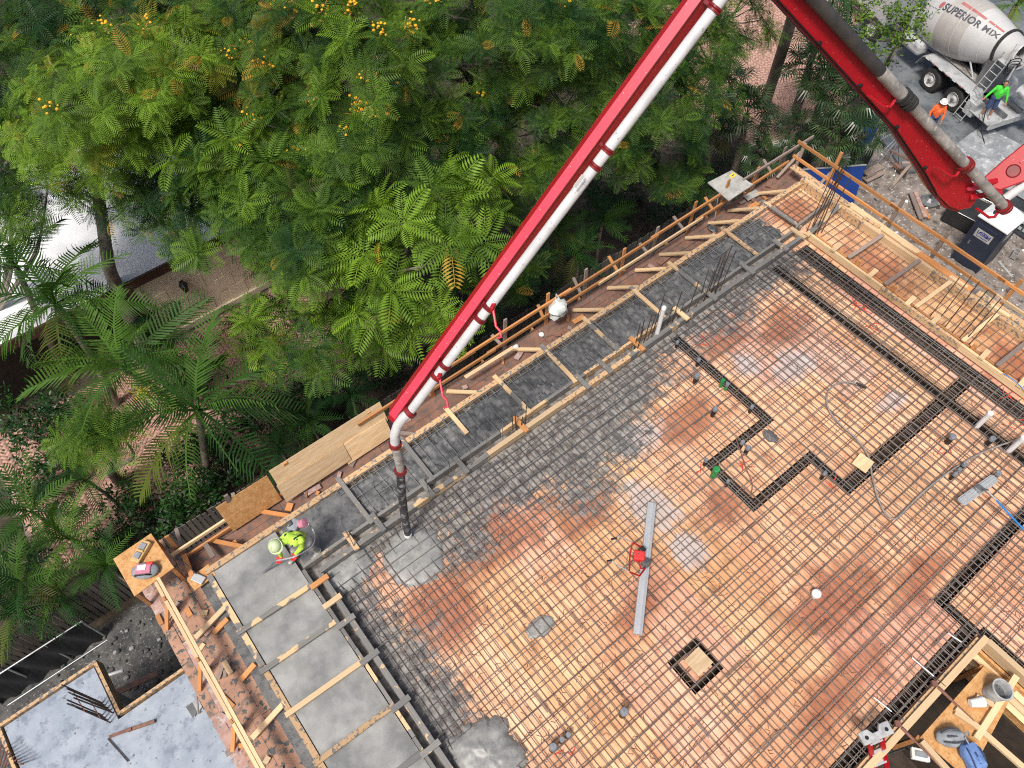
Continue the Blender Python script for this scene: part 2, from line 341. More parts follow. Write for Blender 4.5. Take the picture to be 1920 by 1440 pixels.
M['poly'] = pmat('translucent_bag', (.62, .66, .63), (.5, .55, .53), rough=.35, scale=8, bump=.4)
M['yellow'] = pmat('yellow_label', (.75, .55, .05), rough=.6)
M['tan'] = pmat('tan_case', (.62, .43, .2), (.55, .36, .15), rough=.6)
M['greybag'] = pmat('grey_bag_cloth', (.3, .33, .36), (.22, .24, .27), rough=.85, scale=10, bump=.3)
M['bluebag'] = pmat('blue_bag_cloth', (.16, .27, .55), (.11, .2, .44), rough=.8, scale=9, bump=.4)
M['pinkcloth'] = pmat('pink_cloth', (.6, .24, .34), (.5, .18, .27), rough=.8, scale=10)
M['paper'] = pmat('white_paper', (.75, .75, .73), rough=.8)
M['cable'] = pmat('grey_cable', (.2, .19, .18), (.3, .28, .26), rough=.6, scale=8)
M['limeshirt'] = pmat('lime_hi_vis', (.52, .8, .09), (.44, .7, .07), rough=.8, scale=9, bump=.3)
M['greenshirt'] = pmat('green_hi_vis', (.07, .62, .05), (.05, .5, .04), rough=.8, scale=9, bump=.3)
M['orangeshirt'] = pmat('orange_hi_vis', (.85, .16, .04), (.7, .12, .03), rough=.8, scale=9, bump=.3)
M['limehat'] = pmat('pale_green_helmet', (.58, .68, .42), (.5, .6, .36), rough=.4)
M['whitehat'] = pmat('white_helmet', (.8, .8, .78), rough=.35)
M['trousers'] = pmat('grey_trousers', (.46, .44, .42), (.36, .345, .33), rough=.9, scale=9, bump=.4)
M['denim'] = pmat('navy_shorts', (.03, .05, .13), (.04, .065, .16), rough=.9, scale=12)
M['skin'] = pmat('skin', (.42, .22, .14), (.36, .18, .11), rough=.55)
M['hair'] = pmat('dark_hair', (.05, .03, .02), rough=.8)
M['glove'] = pmat('red_glove', (.6, .03, .03), rough=.7)
M['boot'] = pmat('pale_boot', (.5, .48, .44), (.3, .28, .26), rough=.8, scale=12)
M['strap'] = pmat('dark_green_strap', (.02, .05, .035), rough=.8)
M['engine'] = pmat('dark_engine', (.06, .062, .065), (.16, .16, .165), rough=.45, scale=12, metal=.4)
M['bucket'] = pmat('cement_bucket', (.45, .46, .47), (.3, .31, .32), rough=.6, scale=7)
M['brownpipe'] = pmat('rusty_brace', (.22, .1, .075), (.16, .07, .055), rough=.7, scale=5)
M['block'] = pmat('cinder_block', (.3, .3, .3), (.24, .24, .24), rough=.95, scale=12, bump=.5)
M['marking'] = pmat('red_marking_paint', (.75, .05, .02), (.6, .04, .02), rough=.7, scale=10)
M['bark'] = pmat('pale_bark', (.26, .23, .2), (.16, .135, .115), (.34, .31, .28), rough=.9, scale=2.4, bump=.6, fine=22, bd=.03)
M['palmbark'] = pmat('palm_bark', (.33, .27, .22), (.2, .16, .13), rough=.9, scale=3, bump=.6)
M['plastic_sheet'] = pmat('clear_plastic_sheet', (.34, .36, .38), (.22, .24, .26), (.5, .52, .54), rough=.3, scale=1.8, bump=.6, fine=9, bd=.05)
def leaf_mat(name, dark, light, trans=.3, rough=.55, spec=.18):
    m, nt, bs = newmat(name); L = nt.links.new
    at_ = nn(nt, 'ShaderNodeAttribute', attribute_name='tint'); s = nn(nt, 'ShaderNodeSeparateColor'); L(at_.outputs['Color'], s.inputs[0])
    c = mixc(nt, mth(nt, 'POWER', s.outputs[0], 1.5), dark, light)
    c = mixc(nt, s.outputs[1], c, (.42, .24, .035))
    L(c, bs.inputs['Base Color']); bs.inputs['Roughness'].default_value = rough; bs.inputs['Specular IOR Level'].default_value = spec
    tr = nn(nt, 'ShaderNodeBsdfTranslucent'); L(mixc(nt, 1., c, (1.25, 1.3, .6), 'MULTIPLY'), tr.inputs[0])
    mx = nn(nt, 'ShaderNodeMixShader'); mx.inputs[0].default_value = trans; L(bs.outputs[0], mx.inputs[1]); L(tr.outputs[0], mx.inputs[2])
    L(mx.outputs[0], nt.nodes['Material Output'].inputs[0]); return m
M['leaf'] = leaf_mat('poinciana_leaf', (.009, .042, .012), (.165, .29, .026), .22)
M['palm'] = leaf_mat('palm_leaf', (.010, .045, .012), (.12, .24, .03), .2)
M['fan'] = leaf_mat('fan_palm_leaf', (.014, .04, .015), (.11, .18, .055), .15, .35, .5)
M['shrub'] = leaf_mat('shrub_leaf', (.008, .035, .010), (.05, .14, .018), .2, .4, .3)
M['flower'] = pmat('yellow_blossom', (.80, .46, .02), (.75, .36, .015), rough=.7, scale=9)
M['pod'] = pmat('rusty_pods', (.42, .16, .06), (.55, .26, .1), rough=.8, scale=9)
# ================================================================== SETTING
def sheet(name, x0, x1, y0, y1, z, mat, step=None, amp=0, sc=1):
    if step: o = grid(name, x0, x1, y0, y1, step, lambda x, y: z + amp * fbm(x, y, 3, sc, 5), mat, edge=.0)
    else: o = MB().add([(x0, y0, z), (x1, y0, z), (x1, y1, z), (x0, y1, z)], [(0, 1, 2, 3)]).build(name, mat)
    return tag(o, kind='structure')
sheet('ground', -400, 500, -400, 500, 0, M['ground'])
sheet('gravel_strip', -9, .2, -14, 3.9, .06, M['gravel'], .16, .07, 1.6)
sheet('yard_ground', 18.2, 46, -26, 4.0, .07, M['yard'], .17, .1, 1.2)
tag(MB().prism([(30.2, 3.3), (29.1, 1.2), (30.1, .4), (31.6, .1), (30.8, -2.2), (31.5, -9), (44, -9), (44, 9), (33, 9), (32.3, 4.2)], -.1, .17).build('concrete_drive', M['wetslab']), kind='structure')
# --- herringbone brick paving
def brickm(m):
    b = MB(); b.add([(-.5, -.5, 0), (.5, -.5, 0), (.5, .5, 0), (-.5, .5, 0), (-.47, -.45, 1), (.47, -.45, 1), (.47, .45, 1), (-.47, .45, 1)],
                    [(4, 5, 6, 7), (0, 1, 5, 4), (1, 2, 6, 5), (2, 3, 7, 6), (3, 0, 4, 7)]); return b
M['brick'] = pmat('pink_paver', (.50, .30, .24), (.40, .23, .185), (.56, .4, .33), rough=.85, obj=True, scale=1.2, fine=8, tint=.35)
M['sand'] = pmat('paver_bed', (.2, .15, .13), (.15, .115, .1), rough=.95)
def paving(name, x0, x1, y0, y1, cell, centres, ang):
    bed = MB().add([(x0, y0, .03), (x1, y0, .03), (x1, y1, .03), (x0, y1, .03)], [(0, 1, 2, 3)]).build(name, M['sand']); tag(bed, kind='structure')
    ca, sa = math.cos(ang), math.sin(ang); cx, cy = (x0 + x1) / 2, (y0 + y1) / 2; n = int(max(x1 - x0, y1 - y0) / cell * .75) + 2; L = []
    for i in range(-n, n):
        for j in range(-n, n):
            k = (i - j) % 4
            if k == 0: c, hor = (i + 1, j + .5), True
            elif k == 3: c, hor = (i + .5, j + 1), False
            else: continue
            x = cx + (c[0] * ca - c[1] * sa) * cell; y = cy + (c[0] * sa + c[1] * ca) * cell
            if x0 + .1 < x < x1 - .1 and y0 + .1 < y < y1 - .1: L.append((min((x - a) ** 2 + (y - b) ** 2 for a, b in centres), x, y, ang + (0 if hor else math.pi / 2)))
    L.sort(); tm = brickm(0)
    me = bpy.data.meshes.new('brick'); me.from_pydata([tuple(p) for p in tm.v], [], tm.f); me.materials.append(M['brick'])
    for q, x, y, a in L[:290]:
        o = link('brick', me, bed); o.location = V((x, y, .03 + RN.uniform(0, .006))) - org(bed); o.rotation_euler.z = a; o.scale = (cell * 1.95, cell * .95, .05)
    tv = np.array([tuple(p) for p in tm.v]); vs = []; fs = []; b = 0
    tf = np.array(tm.f)
    for q, x, y, a in L[290:]:
        p = tv * (cell * 1.95, cell * .95, .05 + RN.uniform(0, .006)); vs.append(np.c_[x + p[:, 0] * math.cos(a) - p[:, 1] * math.sin(a), y + p[:, 0] * math.sin(a) + p[:, 1] * math.cos(a), p[:, 2] + .03]); fs.append(tf + b); b += 8
    m2 = pmat(name + '_bricks', (.50, .30, .24), (.40, .23, .185), (.56, .4, .33), rough=.85, scale=5, fine=30)
    vs = np.concatenate(vs) - np.array(org(bed))
    o = link('paver_field', mesh_np('paver_field', vs, np.concatenate(fs), m2), bed); o['kind'] = 'stuff'
paving('paved_court', -4.5, 9.5, 6.2, 11.9, .115, [(-.7, 8.4), (-1.6, 8.5), (6.3, 10), (5.3, 7.4)], rad(45))
paving('paved_street', 25.5, 38, 5.6, 16, .13, [(28.5, 6.5), (32.8, 8.5)], rad(45))
# --- neighbour's house
h = thing('house', 'low white-roofed house with beige stucco wall and dark brown fascia behind the trees', 'house', (-2, 18, 0))
MB().box((3.9, 12.2, 1.5), (4.6, .2, 3)).build('wall', M['stucco'], h)
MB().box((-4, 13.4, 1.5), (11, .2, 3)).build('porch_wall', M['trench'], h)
MB().box((-2.0, 15.7, 3.1), (15, 7.4, .22)).build('roof', M['white_roof'], h)
MB().box((-2.0, 11.96, 3.06), (15.1, .08, .34)).build('fascia', M['brown'], h)
MB().box((5.54, 15.7, 3.06), (.08, 7.5, .34)).build('side_fascia', M['brown'], h)
MB().box((1.66, 12.0, 1.5), (.22, .22, 3)).build('porch_post', M['brown'], h)
MB().box((1.9, 12.03, 1.5), (.16, .1, 3)).build('door_frame', M['stucco'], h)
MB().box((3.95, 12.06, .12), (4.5, .1, .24)).build('skirting', M['stucco'], h)
for k in range(4):
    for j in range(6):
        if (j + k) % 2 == 0: MB().box((2.35 + j * .62 + (k % 2) * .3, 12.095, .55 + k * .6), (.6, .02, .58)).build('stone_tile', M['stucco'], h)
ln = thing('wall_lantern', 'black iron lantern mounted on the beige house wall', 'lantern', at(350, 545, 1.9))
p = V((at(350, 545, 1.9).x, 11.9, 2.0))
MB().box(p + V((0, .12, .05)), (.14, .05, .3)).build('back_plate', M['black'], ln)
MB().lathe([(.02, -.2), (.09, -.17), (.12, .1), (.15, .12), (.03, .24), (0, .26)], p, (0, 0, 1), 8).build('lamp_cage', M['black'], ln)
MB().lathe([(.0, -.14), (.06, -.14), (.07, .08), (0, .08)], p, (0, 0, 1), 8).build('glass', M['poly'], ln)
# --- picket fence between the lots
f = thing('picket_fence', 'dark weathered picket fence running beside the building site', 'fence', (8, 4.2, 0))
for z in (.5, 1.4): plank('rail', (-7.5, 4.26, z), (22, 4.26, z), .09, .04, M['fence'], f, up=(0, 1, 0))
x = -7.4
while x < 21.9:
    g = fbm(x, 1, 0, .8)
    hgt = 1.8 + .05 * g + RN.uniform(-.03, .03); plank('picket', (x, 4.2, 0), (x + RN.uniform(-.02, .02), 4.2 + RN.uniform(-.015, .015), hgt), .115, .02, M['fence'], f, up=(0, 1, 0)); x += .15
# --- black windscreen fence at lower left
f = thing('screen_fence', 'black mesh screen on galvanised pipes at the bottom left', 'fence', at(20, 1250, 0))
a, b = at(-60, 1292, 1.5), at(150, 1160, 1.5); a2, b2 = V((a.x, a.y, .05)), V((b.x, b.y, .05)); b.y = b2.y = a.y = a2.y = 3.55
mb = MB(); n = 24
for i in range(n + 1):
    t = i / n
    for j in range(5): q = a2.lerp(b2, t) + V((0, .06 * math.sin(i * 1.3 + j) , 1.42 * j / 4)); mb.v.append(q)
for i in range(n):
    for j in range(4): k = i * 5 + j; mb.f.append([k, k + 5, k + 6, k + 1]); mb.m.append(0)
mb.build('screen', M['mesh_black'], f, smooth=True)
rod('top_pipe', a, b, .025, M['galv'], f); rod('bottom_pipe', a2 + V((0, -.12, .02)), b2 + V((0, -.12, .02)), .025, M['galv'], f)
for t in (0, .33, .66, 1): rod('post', a2.lerp(b2, t), a.lerp(b, t), .03, M['galv'], f)
# --- lower roof slab at the bottom left
ls = thing('lower_slab', 'pale bluish cured concrete slab one storey lower at the bottom left', 'slab', (-3.6, -2, 2.9))
def slabz(x, y): return 3.2
MB().prism([(-5.55, 1.38), (-3.5, 1.38), (-3.5, -.04), (-.5, -.04), (-.5, -7), (-5.55, -7)], 2.85, 3.2).build('concrete', M['cured'], ls)
for p_, q_ in (((-5.65, 1.45), (-3.42, 1.45)), ((-3.42, 1.5), (-3.42, .03)), ((-3.38, .05), (-1.6, .05)), ((-5.63, 1.4), (-5.63, -6))):
    plank('form_board', (*p_, 3.06), (*q_, 3.06), .07, .4, M['dirty'], ls)
for x, y in ((-5.2, 1), (-3.8, 1), (-3.8, -1.5), (-5.2, -4), (-1.5, -.5)): MB().box((x, y, 1.42), (.3, .3, 2.84)).build('column', M['block'], ls)
g = thing('dowel_bundle', 'row of dark upright starter bars on the pale lower slab', 'rebar', (-3.7, .4, 3.2))
for i in range(9):
    b0 = at(192 + (i % 5) * 5, 1318 + i * 4.6, 3.2); t0 = b0 + V((RN.uniform(-.05, .05), RN.uniform(-.05, .05), 1.75 + RN.uniform(-.12, .1)))
    rod('bar', b0, t0, .016, M['bar_dark'], g)
for z in (3.9, 4.6): MB().tube([at(192, 1318, 3.2) + V((0, 0, z - 3.2)), at(215, 1357, 3.2) + V((0, 0, z - 3.2))], .01, 6).build('tie', M['brownpipe'], g)
g = thing('bar_stack', 'rusty rebar stack standing in the bottom left corner', 'rebar', at(10, 1430, 2.4))
for i in range(8): rod('bar', at(-8 + i * 5, 1446 - i * 2, 2.3), at(2 + i * 6, 1398 + i * 5, 3.6), .016, M['brownpipe'], g)
a, b = at(205, 1382, 3.25), at(290, 1352, 3.25); plank('wooden_stick', a.lerp(b, .42), b, .07, .05, M['walk'], label='brown wooden stick lying on the pale lower slab', cat='board')
plank('dark_stick', a + V((0, 0, .02)), a.lerp(b, .5) + V((0, 0, .04)), .06, .03, M['brownpipe'], label='dark stained lath end lying on the pale lower slab', cat='board')
rod('loose_bar', at(202, 1385, 3.24), at(240, 1428, 3.24), .014, M['bar_dark'], label='single dark rebar lying loose on the pale lower slab', cat='rebar')
a, b = at(197, 1268, 1.2), at(231, 1257, 1.2); rod('pipe_offcut', a, b, .045, M['pvc'], label='white pipe offcut in the pit beside the lower slab', cat='pipe')
plank('pit_board', at(213, 1301, 1.0), at(296, 1262, 1.0), .15, .05, M['walk'], label='brown board across the pit beside the lower slab', cat='board')
sh = thing('shovel', 'steel shovel leaning between the lower slab and the walkway', 'shovel', at(372, 1335, 3.22))
a = at(372, 1338, 3.25); b = at(368, 1290, 4.1); rod('shaft', a, b, .02, M['old'], sh)
MB().add([a + V(q) for q in ((-.13, -.02, .02), (.13, -.02, .02), (.15, .28, .05), (-.15, .28, .05), (0, .05, 0), (0, .3, .02))], [(0, 4, 5, 3), (4, 1, 2, 5)]).build('blade', M['steel'], sh)
# ================================================================== THE BUILDING
def rsub(r, c):
    x0, x1, y0, y1 = r; a0, a1, b0, b1 = c
    if a1 <= x0 or a0 >= x1 or b1 <= y0 or b0 >= y1: return [r]
    o = []
    if a0 > x0: o.append((x0, a0, y0, y1))
    if a1 < x1: o.append((a1, x1, y0, y1))
    m0, m1 = max(x0, a0), min(x1, a1)
    if b0 > y0: o.append((m0, m1, y0, b0))
    if b1 < y1: o.append((m0, m1, b1, y1))
    return o
TR = [(15.17, 15.5, -13, -1.5), (16.14, 16.64, -13, -1.5), (11.5, 11.76, -4.62, -1.5), (9.65, 11.5, -4.62, -4.4), (9.65, 9.9, -5.87, -4.62),
      (9.9, 11.55, -5.87, -5.64), (11.55, 11.78, -6.88, -5.64), (11.78, 15.17, -6.88, -6.58), (15.5, 16.14, -6.88, -6.58), (11.05, 15.17, -9.6, -9.35), (11.05, 11.28, -10.3, -9.6),
      (5.2, 11.05, -10.3, -10.02), (11.15, 11.4, -13.5, -10.3)]
BLK = (6.02, 6.8, -7.68, -6.93)     # block-out trench ring
RING = [(BLK[0], BLK[1], BLK[3] - .15, BLK[3]), (BLK[0], BLK[1], BLK[2], BLK[2] + .15), (BLK[0], BLK[0] + .15, BLK[2] + .15, BLK[3] - .15), (BLK[1] - .15, BLK[1], BLK[2] + .15, BLK[3] - .15)]
OPEN = (4.6, 11.02, -15, -10.42)
bd = thing('unfinished_building', 'unfinished concrete building with plywood deck ready for pouring', 'building', (9, -6, 0))
GREY = [(12.6, -3.0, (.85, .85, 1.05)), (9.4, -8.0, (.85, .75, .85)), (10.6, -9.4, (.8, .7, .8)), (14, -4.2, (.86, .92, 1.15))]
col_ = 0; x = .08 - 1.22
DECK = []
while x < 18.3:
    y = 2.0 - (col_ % 2) * 1.22 + .0
    while y > -15:
        r = (max(x + .002, -.12), min(x + 1.218, 18.2), max(y - 2.438, -14.9), min(y - .002, .1))
        y -= 2.44
        if r[1] - r[0] < .05 or r[3] - r[2] < .05: continue
        rs = [r]
        for c in TR + RING + [OPEN]: rs = [s_ for q in rs for s_ in rsub(q, c)]
        if not rs: continue
        z = PZ + RN.uniform(-.003, .002); mb = MB()
        for q in rs: mb.box(((q[0] + q[1]) / 2, (q[2] + q[3]) / 2, z - .012), (q[1] - q[0], q[3] - q[2], .024))
        o = mb.build('plywood_sheet', M['ply'], bd); k = RN.uniform(.82, 1.12)
        c = (k, k * RN.uniform(.93, 1.04), k * RN.uniform(.88, 1.08))
        if RN.random() < .1: c = (k * .82, k * .78, k * .95)
        cx, cy = (r[0] + r[1]) / 2, (r[2] + r[3]) / 2
        for gx, gy, gc in GREY:
            if abs(gx - cx) < .62 and abs(gy - cy) < 1.25: c = gc
        o.color = (*c, 1)
    x += 1.22; col_ += 1
for r in TR + RING:      # liners of the beam trenches
    x0, x1, y0, y1 = r; zt, zb = PZ - .02, PZ - .42; mb = MB()
    mb.box(((x0 + x1) / 2, (y0 + y1) / 2, zb), (x1 - x0 + .04, y1 - y0 + .04, .02))
    for xx in (x0 - .012, x1 + .012):
        if not any(q is not r and q[0] - .01 <= xx <= q[1] + .01 and q[2] <= y0 + .02 and q[3] >= y1 - .02 for q in TR): mb.box((xx, (y0 + y1) / 2, (zt + zb) / 2 - .02), (.02, y1 - y0, zt - zb - .04))
    for yy in (y0 - .012, y1 + .012):
        if not any(q is not r and q[2] - .01 <= yy <= q[3] + .01 and q[0] <= x0 + .02 and q[1] >= x1 - .02 for q in TR): mb.box(((x0 + x1) / 2, yy, (zt + zb) / 2 - .02), (x1 - x0, .02, zt - zb - .04))
    mb.build('beam_trench', M['trench'], bd)
MB().box((.35, -7.5, 2.95), (.2, 14.4, 5.9)).build('wall', M['block'], bd); MB().box((17.8, -7.5, 2.95), (.2, 14.4, 5.9)).build('wall', M['block'], bd)
MB().box((9.1, -.4, 2.95), (17.2, .2, 5.9)).build('wall', M['block'], bd); MB().box((9.1, -14.6, 2.95), (17.2, .2, 5.9)).build('wall', M['block'], bd)
MB().box((9.1, -5.35, 3.2), (17.0, 9.6, .2)).build('floor_below', M['block'], bd)
MB().box((14.4, -12.3, 3.2), (6.4, 4.2, .2)).build('floor_below', M['block'], bd)
MB().box((7.6, -12.6, .2), (7.2, 4.4, .1)).build('shaft_floor', M['trench'], bd)  # deep shaft with near-black floor and walls, added to darken the stair opening
for c_, s_ in (((7.7, -10.56, 2.9), (6.6, .04, 5.4)), ((10.98, -12.6, 2.6), (.04, 4.1, 4.9)), ((4.5, -12.6, 2.9), (.04, 4.1, 5.8)), ((7.7, -14.45, 2.9), (6.6, .04, 5.8))): MB().box(c_, s_).build('shaft_wall', M['trench'], bd)
for x in (3, 6, 9, 12, 15):
    for y in (-3, -6, -9, -12):
        if OPEN[0] - .3 < x < OPEN[1] + .3 and y < OPEN[3] + .5: continue
        rod('shore_post', (x, y, 3.3), (x, y, 5.94), .035, M['steel'], bd)
def run(name, p, q, w_, h, mat, n, zt, gap=.004, jit=.008):
    p, q = V((*p, zt - h / 2)), V((*q, zt - h / 2))
    for i in range(n):
        a = p.lerp(q, i / n); b = p.lerp(q, (i + 1) / n); d = (b - a).normalized() * gap; o = V((RN.uniform(-jit, jit), RN.uniform(-jit, jit), RN.uniform(-jit, jit)))
        plank(name, a + o, b - d + o, w_, h, M[mat if isinstance(mat, str) else mat[i % len(mat)]], bd)
# outer forms
run('form_board', (-.1, .09), (18.2, .09), .13, .5, 'dirty', 6, D + .04)
run('form_board', (-.07, .0), (-.07, -9), .11, .42, ['half_board', 'dirty'], 4, D + .02)
run('form_board', (18.26, .14), (18.26, -13), .1, .45, ['dirty', 'new', 'dirty'], 6, D + .12)
run('form_board', (18.41, .1), (18.41, -13), .08, .4, ['new', 'orange', 'dirty'], 5, D + .03)
# side of the deck along the left form
MB().box((-.24, -4.5, D - .19), (.2, 9, .06)).build('ledger', M['lumpy'], bd)
# step forms between balcony strips and the inner slab
run('step_board', (1.5, -1.05), (16.62, -1.05), .07, .2, ['grey_board', 'grey_board', 'half_board', 'dirty', 'grey_board'], 6, D + .1)
run('step_board', (1.72, -1.34), (16.62, -1.34), .11, .2, ['grey_board', 'half_board', 'new', 'dirty', 'half_board', 'grey_board'], 7, D + .12)
run('step_board', (1.47, -1.12), (1.47, -9), .07, .2, ['grey_board', 'half_board', 'grey_board'], 4, D + .1)
run('step_board', (1.69, -1.42), (1.69, -9), .11, .2, 'grey_board', 4, D + .12)
run('step_board', (16.74, -1.45), (16.74, -13), .07, .2, ['new', 'dirty'], 5, D + .14)
run('step_board', (16.92, -1.5), (16.92, -13), .05, .22, 'orange', 4, D + .05)
for x, m in ((2.55, 'dirty'), (3.2, 'grey_board'), (4.45, 'grey_board'), (5.35, 'grey_board'), (7.0, 'orange'), (8.85, 'grey_board'), (9.55, 'grey_board'), (10.6, 'orange'), (12.1, 'new'), (13.1, 'grey_board'), (14.5, 'grey_board'), (15.8, 'grey_board'), (16.5, 'new')):
    plank('cleat', (x, -.96, D + .135), (x, -1.45, D + .145), .11, .05, M[m], bd)
for y, m in ((-1.55, 'orange'), (-2.05, 'new'), (-2.55, 'grey_board'), (-3.4, 'grey_board'), (-4.45, 'grey_board'), (-5.4, 'grey_board')):
    plank('cleat', (1.4, y, D + .135), (1.8, y, D + .145), .11, .05, M[m], bd)
for y in (-2.2, -3.35, -4.5, -5.25, -6.6, -7.6, -8.6): plank('cleat', (16.68, y, D + .165), (17.05, y + .02, D + .165), .12, .05, M['new'], bd)
for y in (-2.9, -4.0, -6.3, -7.2): plank('spacer_block', (16.83, y, D + .08), (16.83, y, D + .3), .09, .05, M['orange'], bd)
# spreaders
for x, m, y1 in ((3.08, 'grey_board', -1.12), (4.7, 'grey_board', -1.1), (5.95, 'new', -.62), (7.36, 'half_board', -1.1), (8.8, 'half_board', -1.1), (10.15, 'half_board', -1.05), (11.75, 'half_board', -1.02), (13.1, 'half_board', -1.05), (15.1, 'dirty', -1.05), (16.75, 'half_board', -1.1)):
    plank('spreader_board', (x, .24, D + .07), (x + RN.uniform(-.04, .04), y1, D + .075), .1, .045, M[m], bd)
for y, m in ((-1.48, 'half_board'), (-2.4, 'half_board'), (-3.36, 'new'), (-4.38, 'dirty'), (-5.35, 'half_board'), (-6.3, 'dirty')):
    plank('spreader_board', (-.16, y + .06, D + .06), (1.44, y, D + .075), .1, .05, M[m], bd)
for y, m in ((-2.6, 'old'), (-3.75, 'old'), (-4.68, 'new'), (-6.02, 'new'), (-6.95, 'old'), (-8.2, 'new')):
    plank('spreader_board', (16.86, y, D + .12), (18.22, y - .06, D + .15), .1, .045, M[m], bd)
plank('spreader_board', (16.6, -1.42, D + .16), (18.2, -1.25, D + .17), .13, .05, M['half_board'], bd)
plank('step_board', (16.68, -1.02, D + .06), (18.2, -.95, D + .06), .05, .2, M['grey_board'], bd)
# boards along the right edge (pale toe boards)
for i, (a, b) in enumerate(((.72, -1.5), (-1.3, -3.6), (-3.5, -5.2), (-5.35, -8), (-8, -12))):
    plank('toe_board', (18.62 + .02 * (i % 2), a, D - .04 + .02 * (i % 2)), (18.6, b, D - .04 + .02 * (i % 2)), .2, .04, M[['dirty', 'new', 'orange'][i % 3]], bd)
for y in (-.9, -1.9, -3.1, -4.6, -5.8): plank('edge_block', (18.45, y, D + .06), (18.47, y - .5, D + .07), .1, .05, M['dirty' if y > -2 else 'new'], bd)
# stair opening
run('opening_form', (4.6, -10.42), (11.1, -10.42), .12, .3, 'new', 2, D + .1)
run('opening_form', (11.06, -10.49), (11.06, -15), .12, .3, 'new', 1, D + .1)
run('opening_form', (4.6, -10.33), (11.0, -10.33), .05, .24, 'dirty', 2, D + .02)
for k in range(3): plank('soffit_board', (10.9 - .03 * k, -10.55, D - .35 - k * .2), (10.9 - .03 * k, -14.5, D - .35 - k * .2), .04, .17, M['new'], bd, up=(1, 0, .4))
MB().box((10.95, -12.5, D - .75), (.06, 4, 1.1)).build('shaft_lining', M['osb'], bd)

# ---------------------------------------------------------------- concrete
o = grid('wet_concrete', 1.55, 16.62, -1.0, .02, .045, lambda x, y: D - .035 + (.07 * fbm(x, y, 0, 2.4, 4) + .075 * abs(fbm(x, y, 7, 5, 3)) + .03 * fbm(x, y, 3, 12, 2)) * (1 if x > 3.1 else .25) - .12 * max(0, (y + .1) / .12) * (x > 3.1) - .2 * max(0, min(1, (x - 16) / .6)), M['lumpy'], edge=.1)
tag(o, 'lumpy dark wet concrete filling the long strip along the tree-side edge form', 'concrete')
o = grid('finished_concrete', -.005, 1.42, -9, .02, .05, lambda x, y: D - .012 + .012 * fbm(x, y, 1, 1.4, 3) + .004 * fbm(x, y, 4, 6, 3), M['smooth'], edge=.12)
tag(o, 'smooth grey troweled concrete in the left balcony strip', 'concrete')
def blob(name, cx, cy, rx, ry, h, amp, mat, label, seed, step=.03, sharp=2.0):
    n = 56; vs = [(cx, cy, PZ + h)]; fs = []; rings = 12
    for r in range(1, rings + 1):
        t = r / rings
        for k in range(n):
            a = 2 * math.pi * k / n; e = 1 + .22 * fbm(math.cos(a) * 1.3, math.sin(a) * 1.3, seed, 1.5, 4) + .14 * fbm(math.cos(a) * 4, math.sin(a) * 4, seed + 3, 1.5, 3) * t
            x, y = cx + rx * t * e * math.cos(a), cy + ry * t * e * math.sin(a)
            vs.append((x, y, PZ + (h * (1 - t ** sharp) + amp * fbm(x, y, seed, 4, 4) * (1 - t ** 4)) + (.004 if t < 1 else -.02)))
    for k in range(n): fs.append((0, 1 + k, 1 + (k + 1) % n))
    for r in range(rings - 1):
        for k in range(n): a = 1 + r * n + k; b = 1 + r * n + (k + 1) % n; fs.append((a, a + n, b + n, b))
    return tag(MB().add(vs, fs).build(name, mat, smooth=True), label, 'concrete')
blob('poured_puddle', 3.42, -2.16, .68, .66, .094, .008, M['fresh'], 'round puddle of freshly poured grey concrete under the black hose', 2, sharp=5)
blob('concrete_pile', 2.35, -6.1, .62, .75, .2, .05, M['fresh'], 'rough heap of concrete at the bottom end of the left step form', 5, sharp=3)
blob('concrete_lump', 11.35, -4.85, .14, .2, .08, .03, M['lumpy'], 'small dark concrete lump beside the corner of the zigzag trench', 8, sharp=3)
blob('concrete_smear', 4.55, -4.9, .33, .2, .035, .01, M['fresh'], 'small pale concrete splash on the bare orange plywood', 11, sharp=6)
o = grid('wet_concrete_heap', 1.75, 2.9, -1.98, -1.4, .04, lambda x, y: PZ + .1 + .04 * fbm(x, y, 2, 3, 4) - .14 * max(0, (x - 2.45) / .45) - .1 * max(0, (-1.75 - y) / .2), M['fresh'], edge=.02); tag(o, 'grey concrete spread over the bars at the inside corner of the step forms', 'concrete')
# ---------------------------------------------------------------- reinforcement
RB = .0105
def clipspan(a0, a1, lo, hi):    # part of [a0,a1] outside (lo,hi)
    o = []
    if a0 < lo: o.append((a0, min(a1, lo)))
    if a1 > hi: o.append((max(a0, hi), a1))
    return [s for s in o if s[1] - s[0] > .15]
def hbar(par, x0, x1, y, z, r=RB):
    spans = [(x0, x1)] if y > OPEN[3] - .02 else clipspan(x0, x1, OPEN[0] - .1, OPEN[1] + .15)
    for a, b in spans: rod('bar', (a, y + RN.uniform(-.012, .012), z), (b, y + RN.uniform(-.012, .012), z), r, M['bar'], par)
def vbar(par, x, y0, y1, z, r=RB):   # y0 > y1
    if OPEN[0] - .05 < x < OPEN[1] + .1: y1 = max(y1, OPEN[3] + .12)
    rod('bar', (x + RN.uniform(-.012, .012), y0, z), (x + RN.uniform(-.012, .012), y1, z), r, M['bar'], par)
tm = thing('rebar_mat', 'upper mat of tied rusty rebar covering the whole plywood deck', 'rebar', (9, -6, PZ))
y = -1.55
while y > -13.2:
    s_ = RN.uniform(5, 11); hbar(tm, 1.78, s_ + .45, y, PZ + .102); hbar(tm, s_, 16.64, y - .024, PZ + .1); y -= .25 if y > -9 else .28
x = 1.9
while x < 16.3:
    s_ = RN.uniform(-4, -9); vbar(tm, x, -1.42, s_ - .4, PZ + .086); vbar(tm, x + .024, s_, -13.2, PZ + .085); x += .25 if x < 8.9 else .2
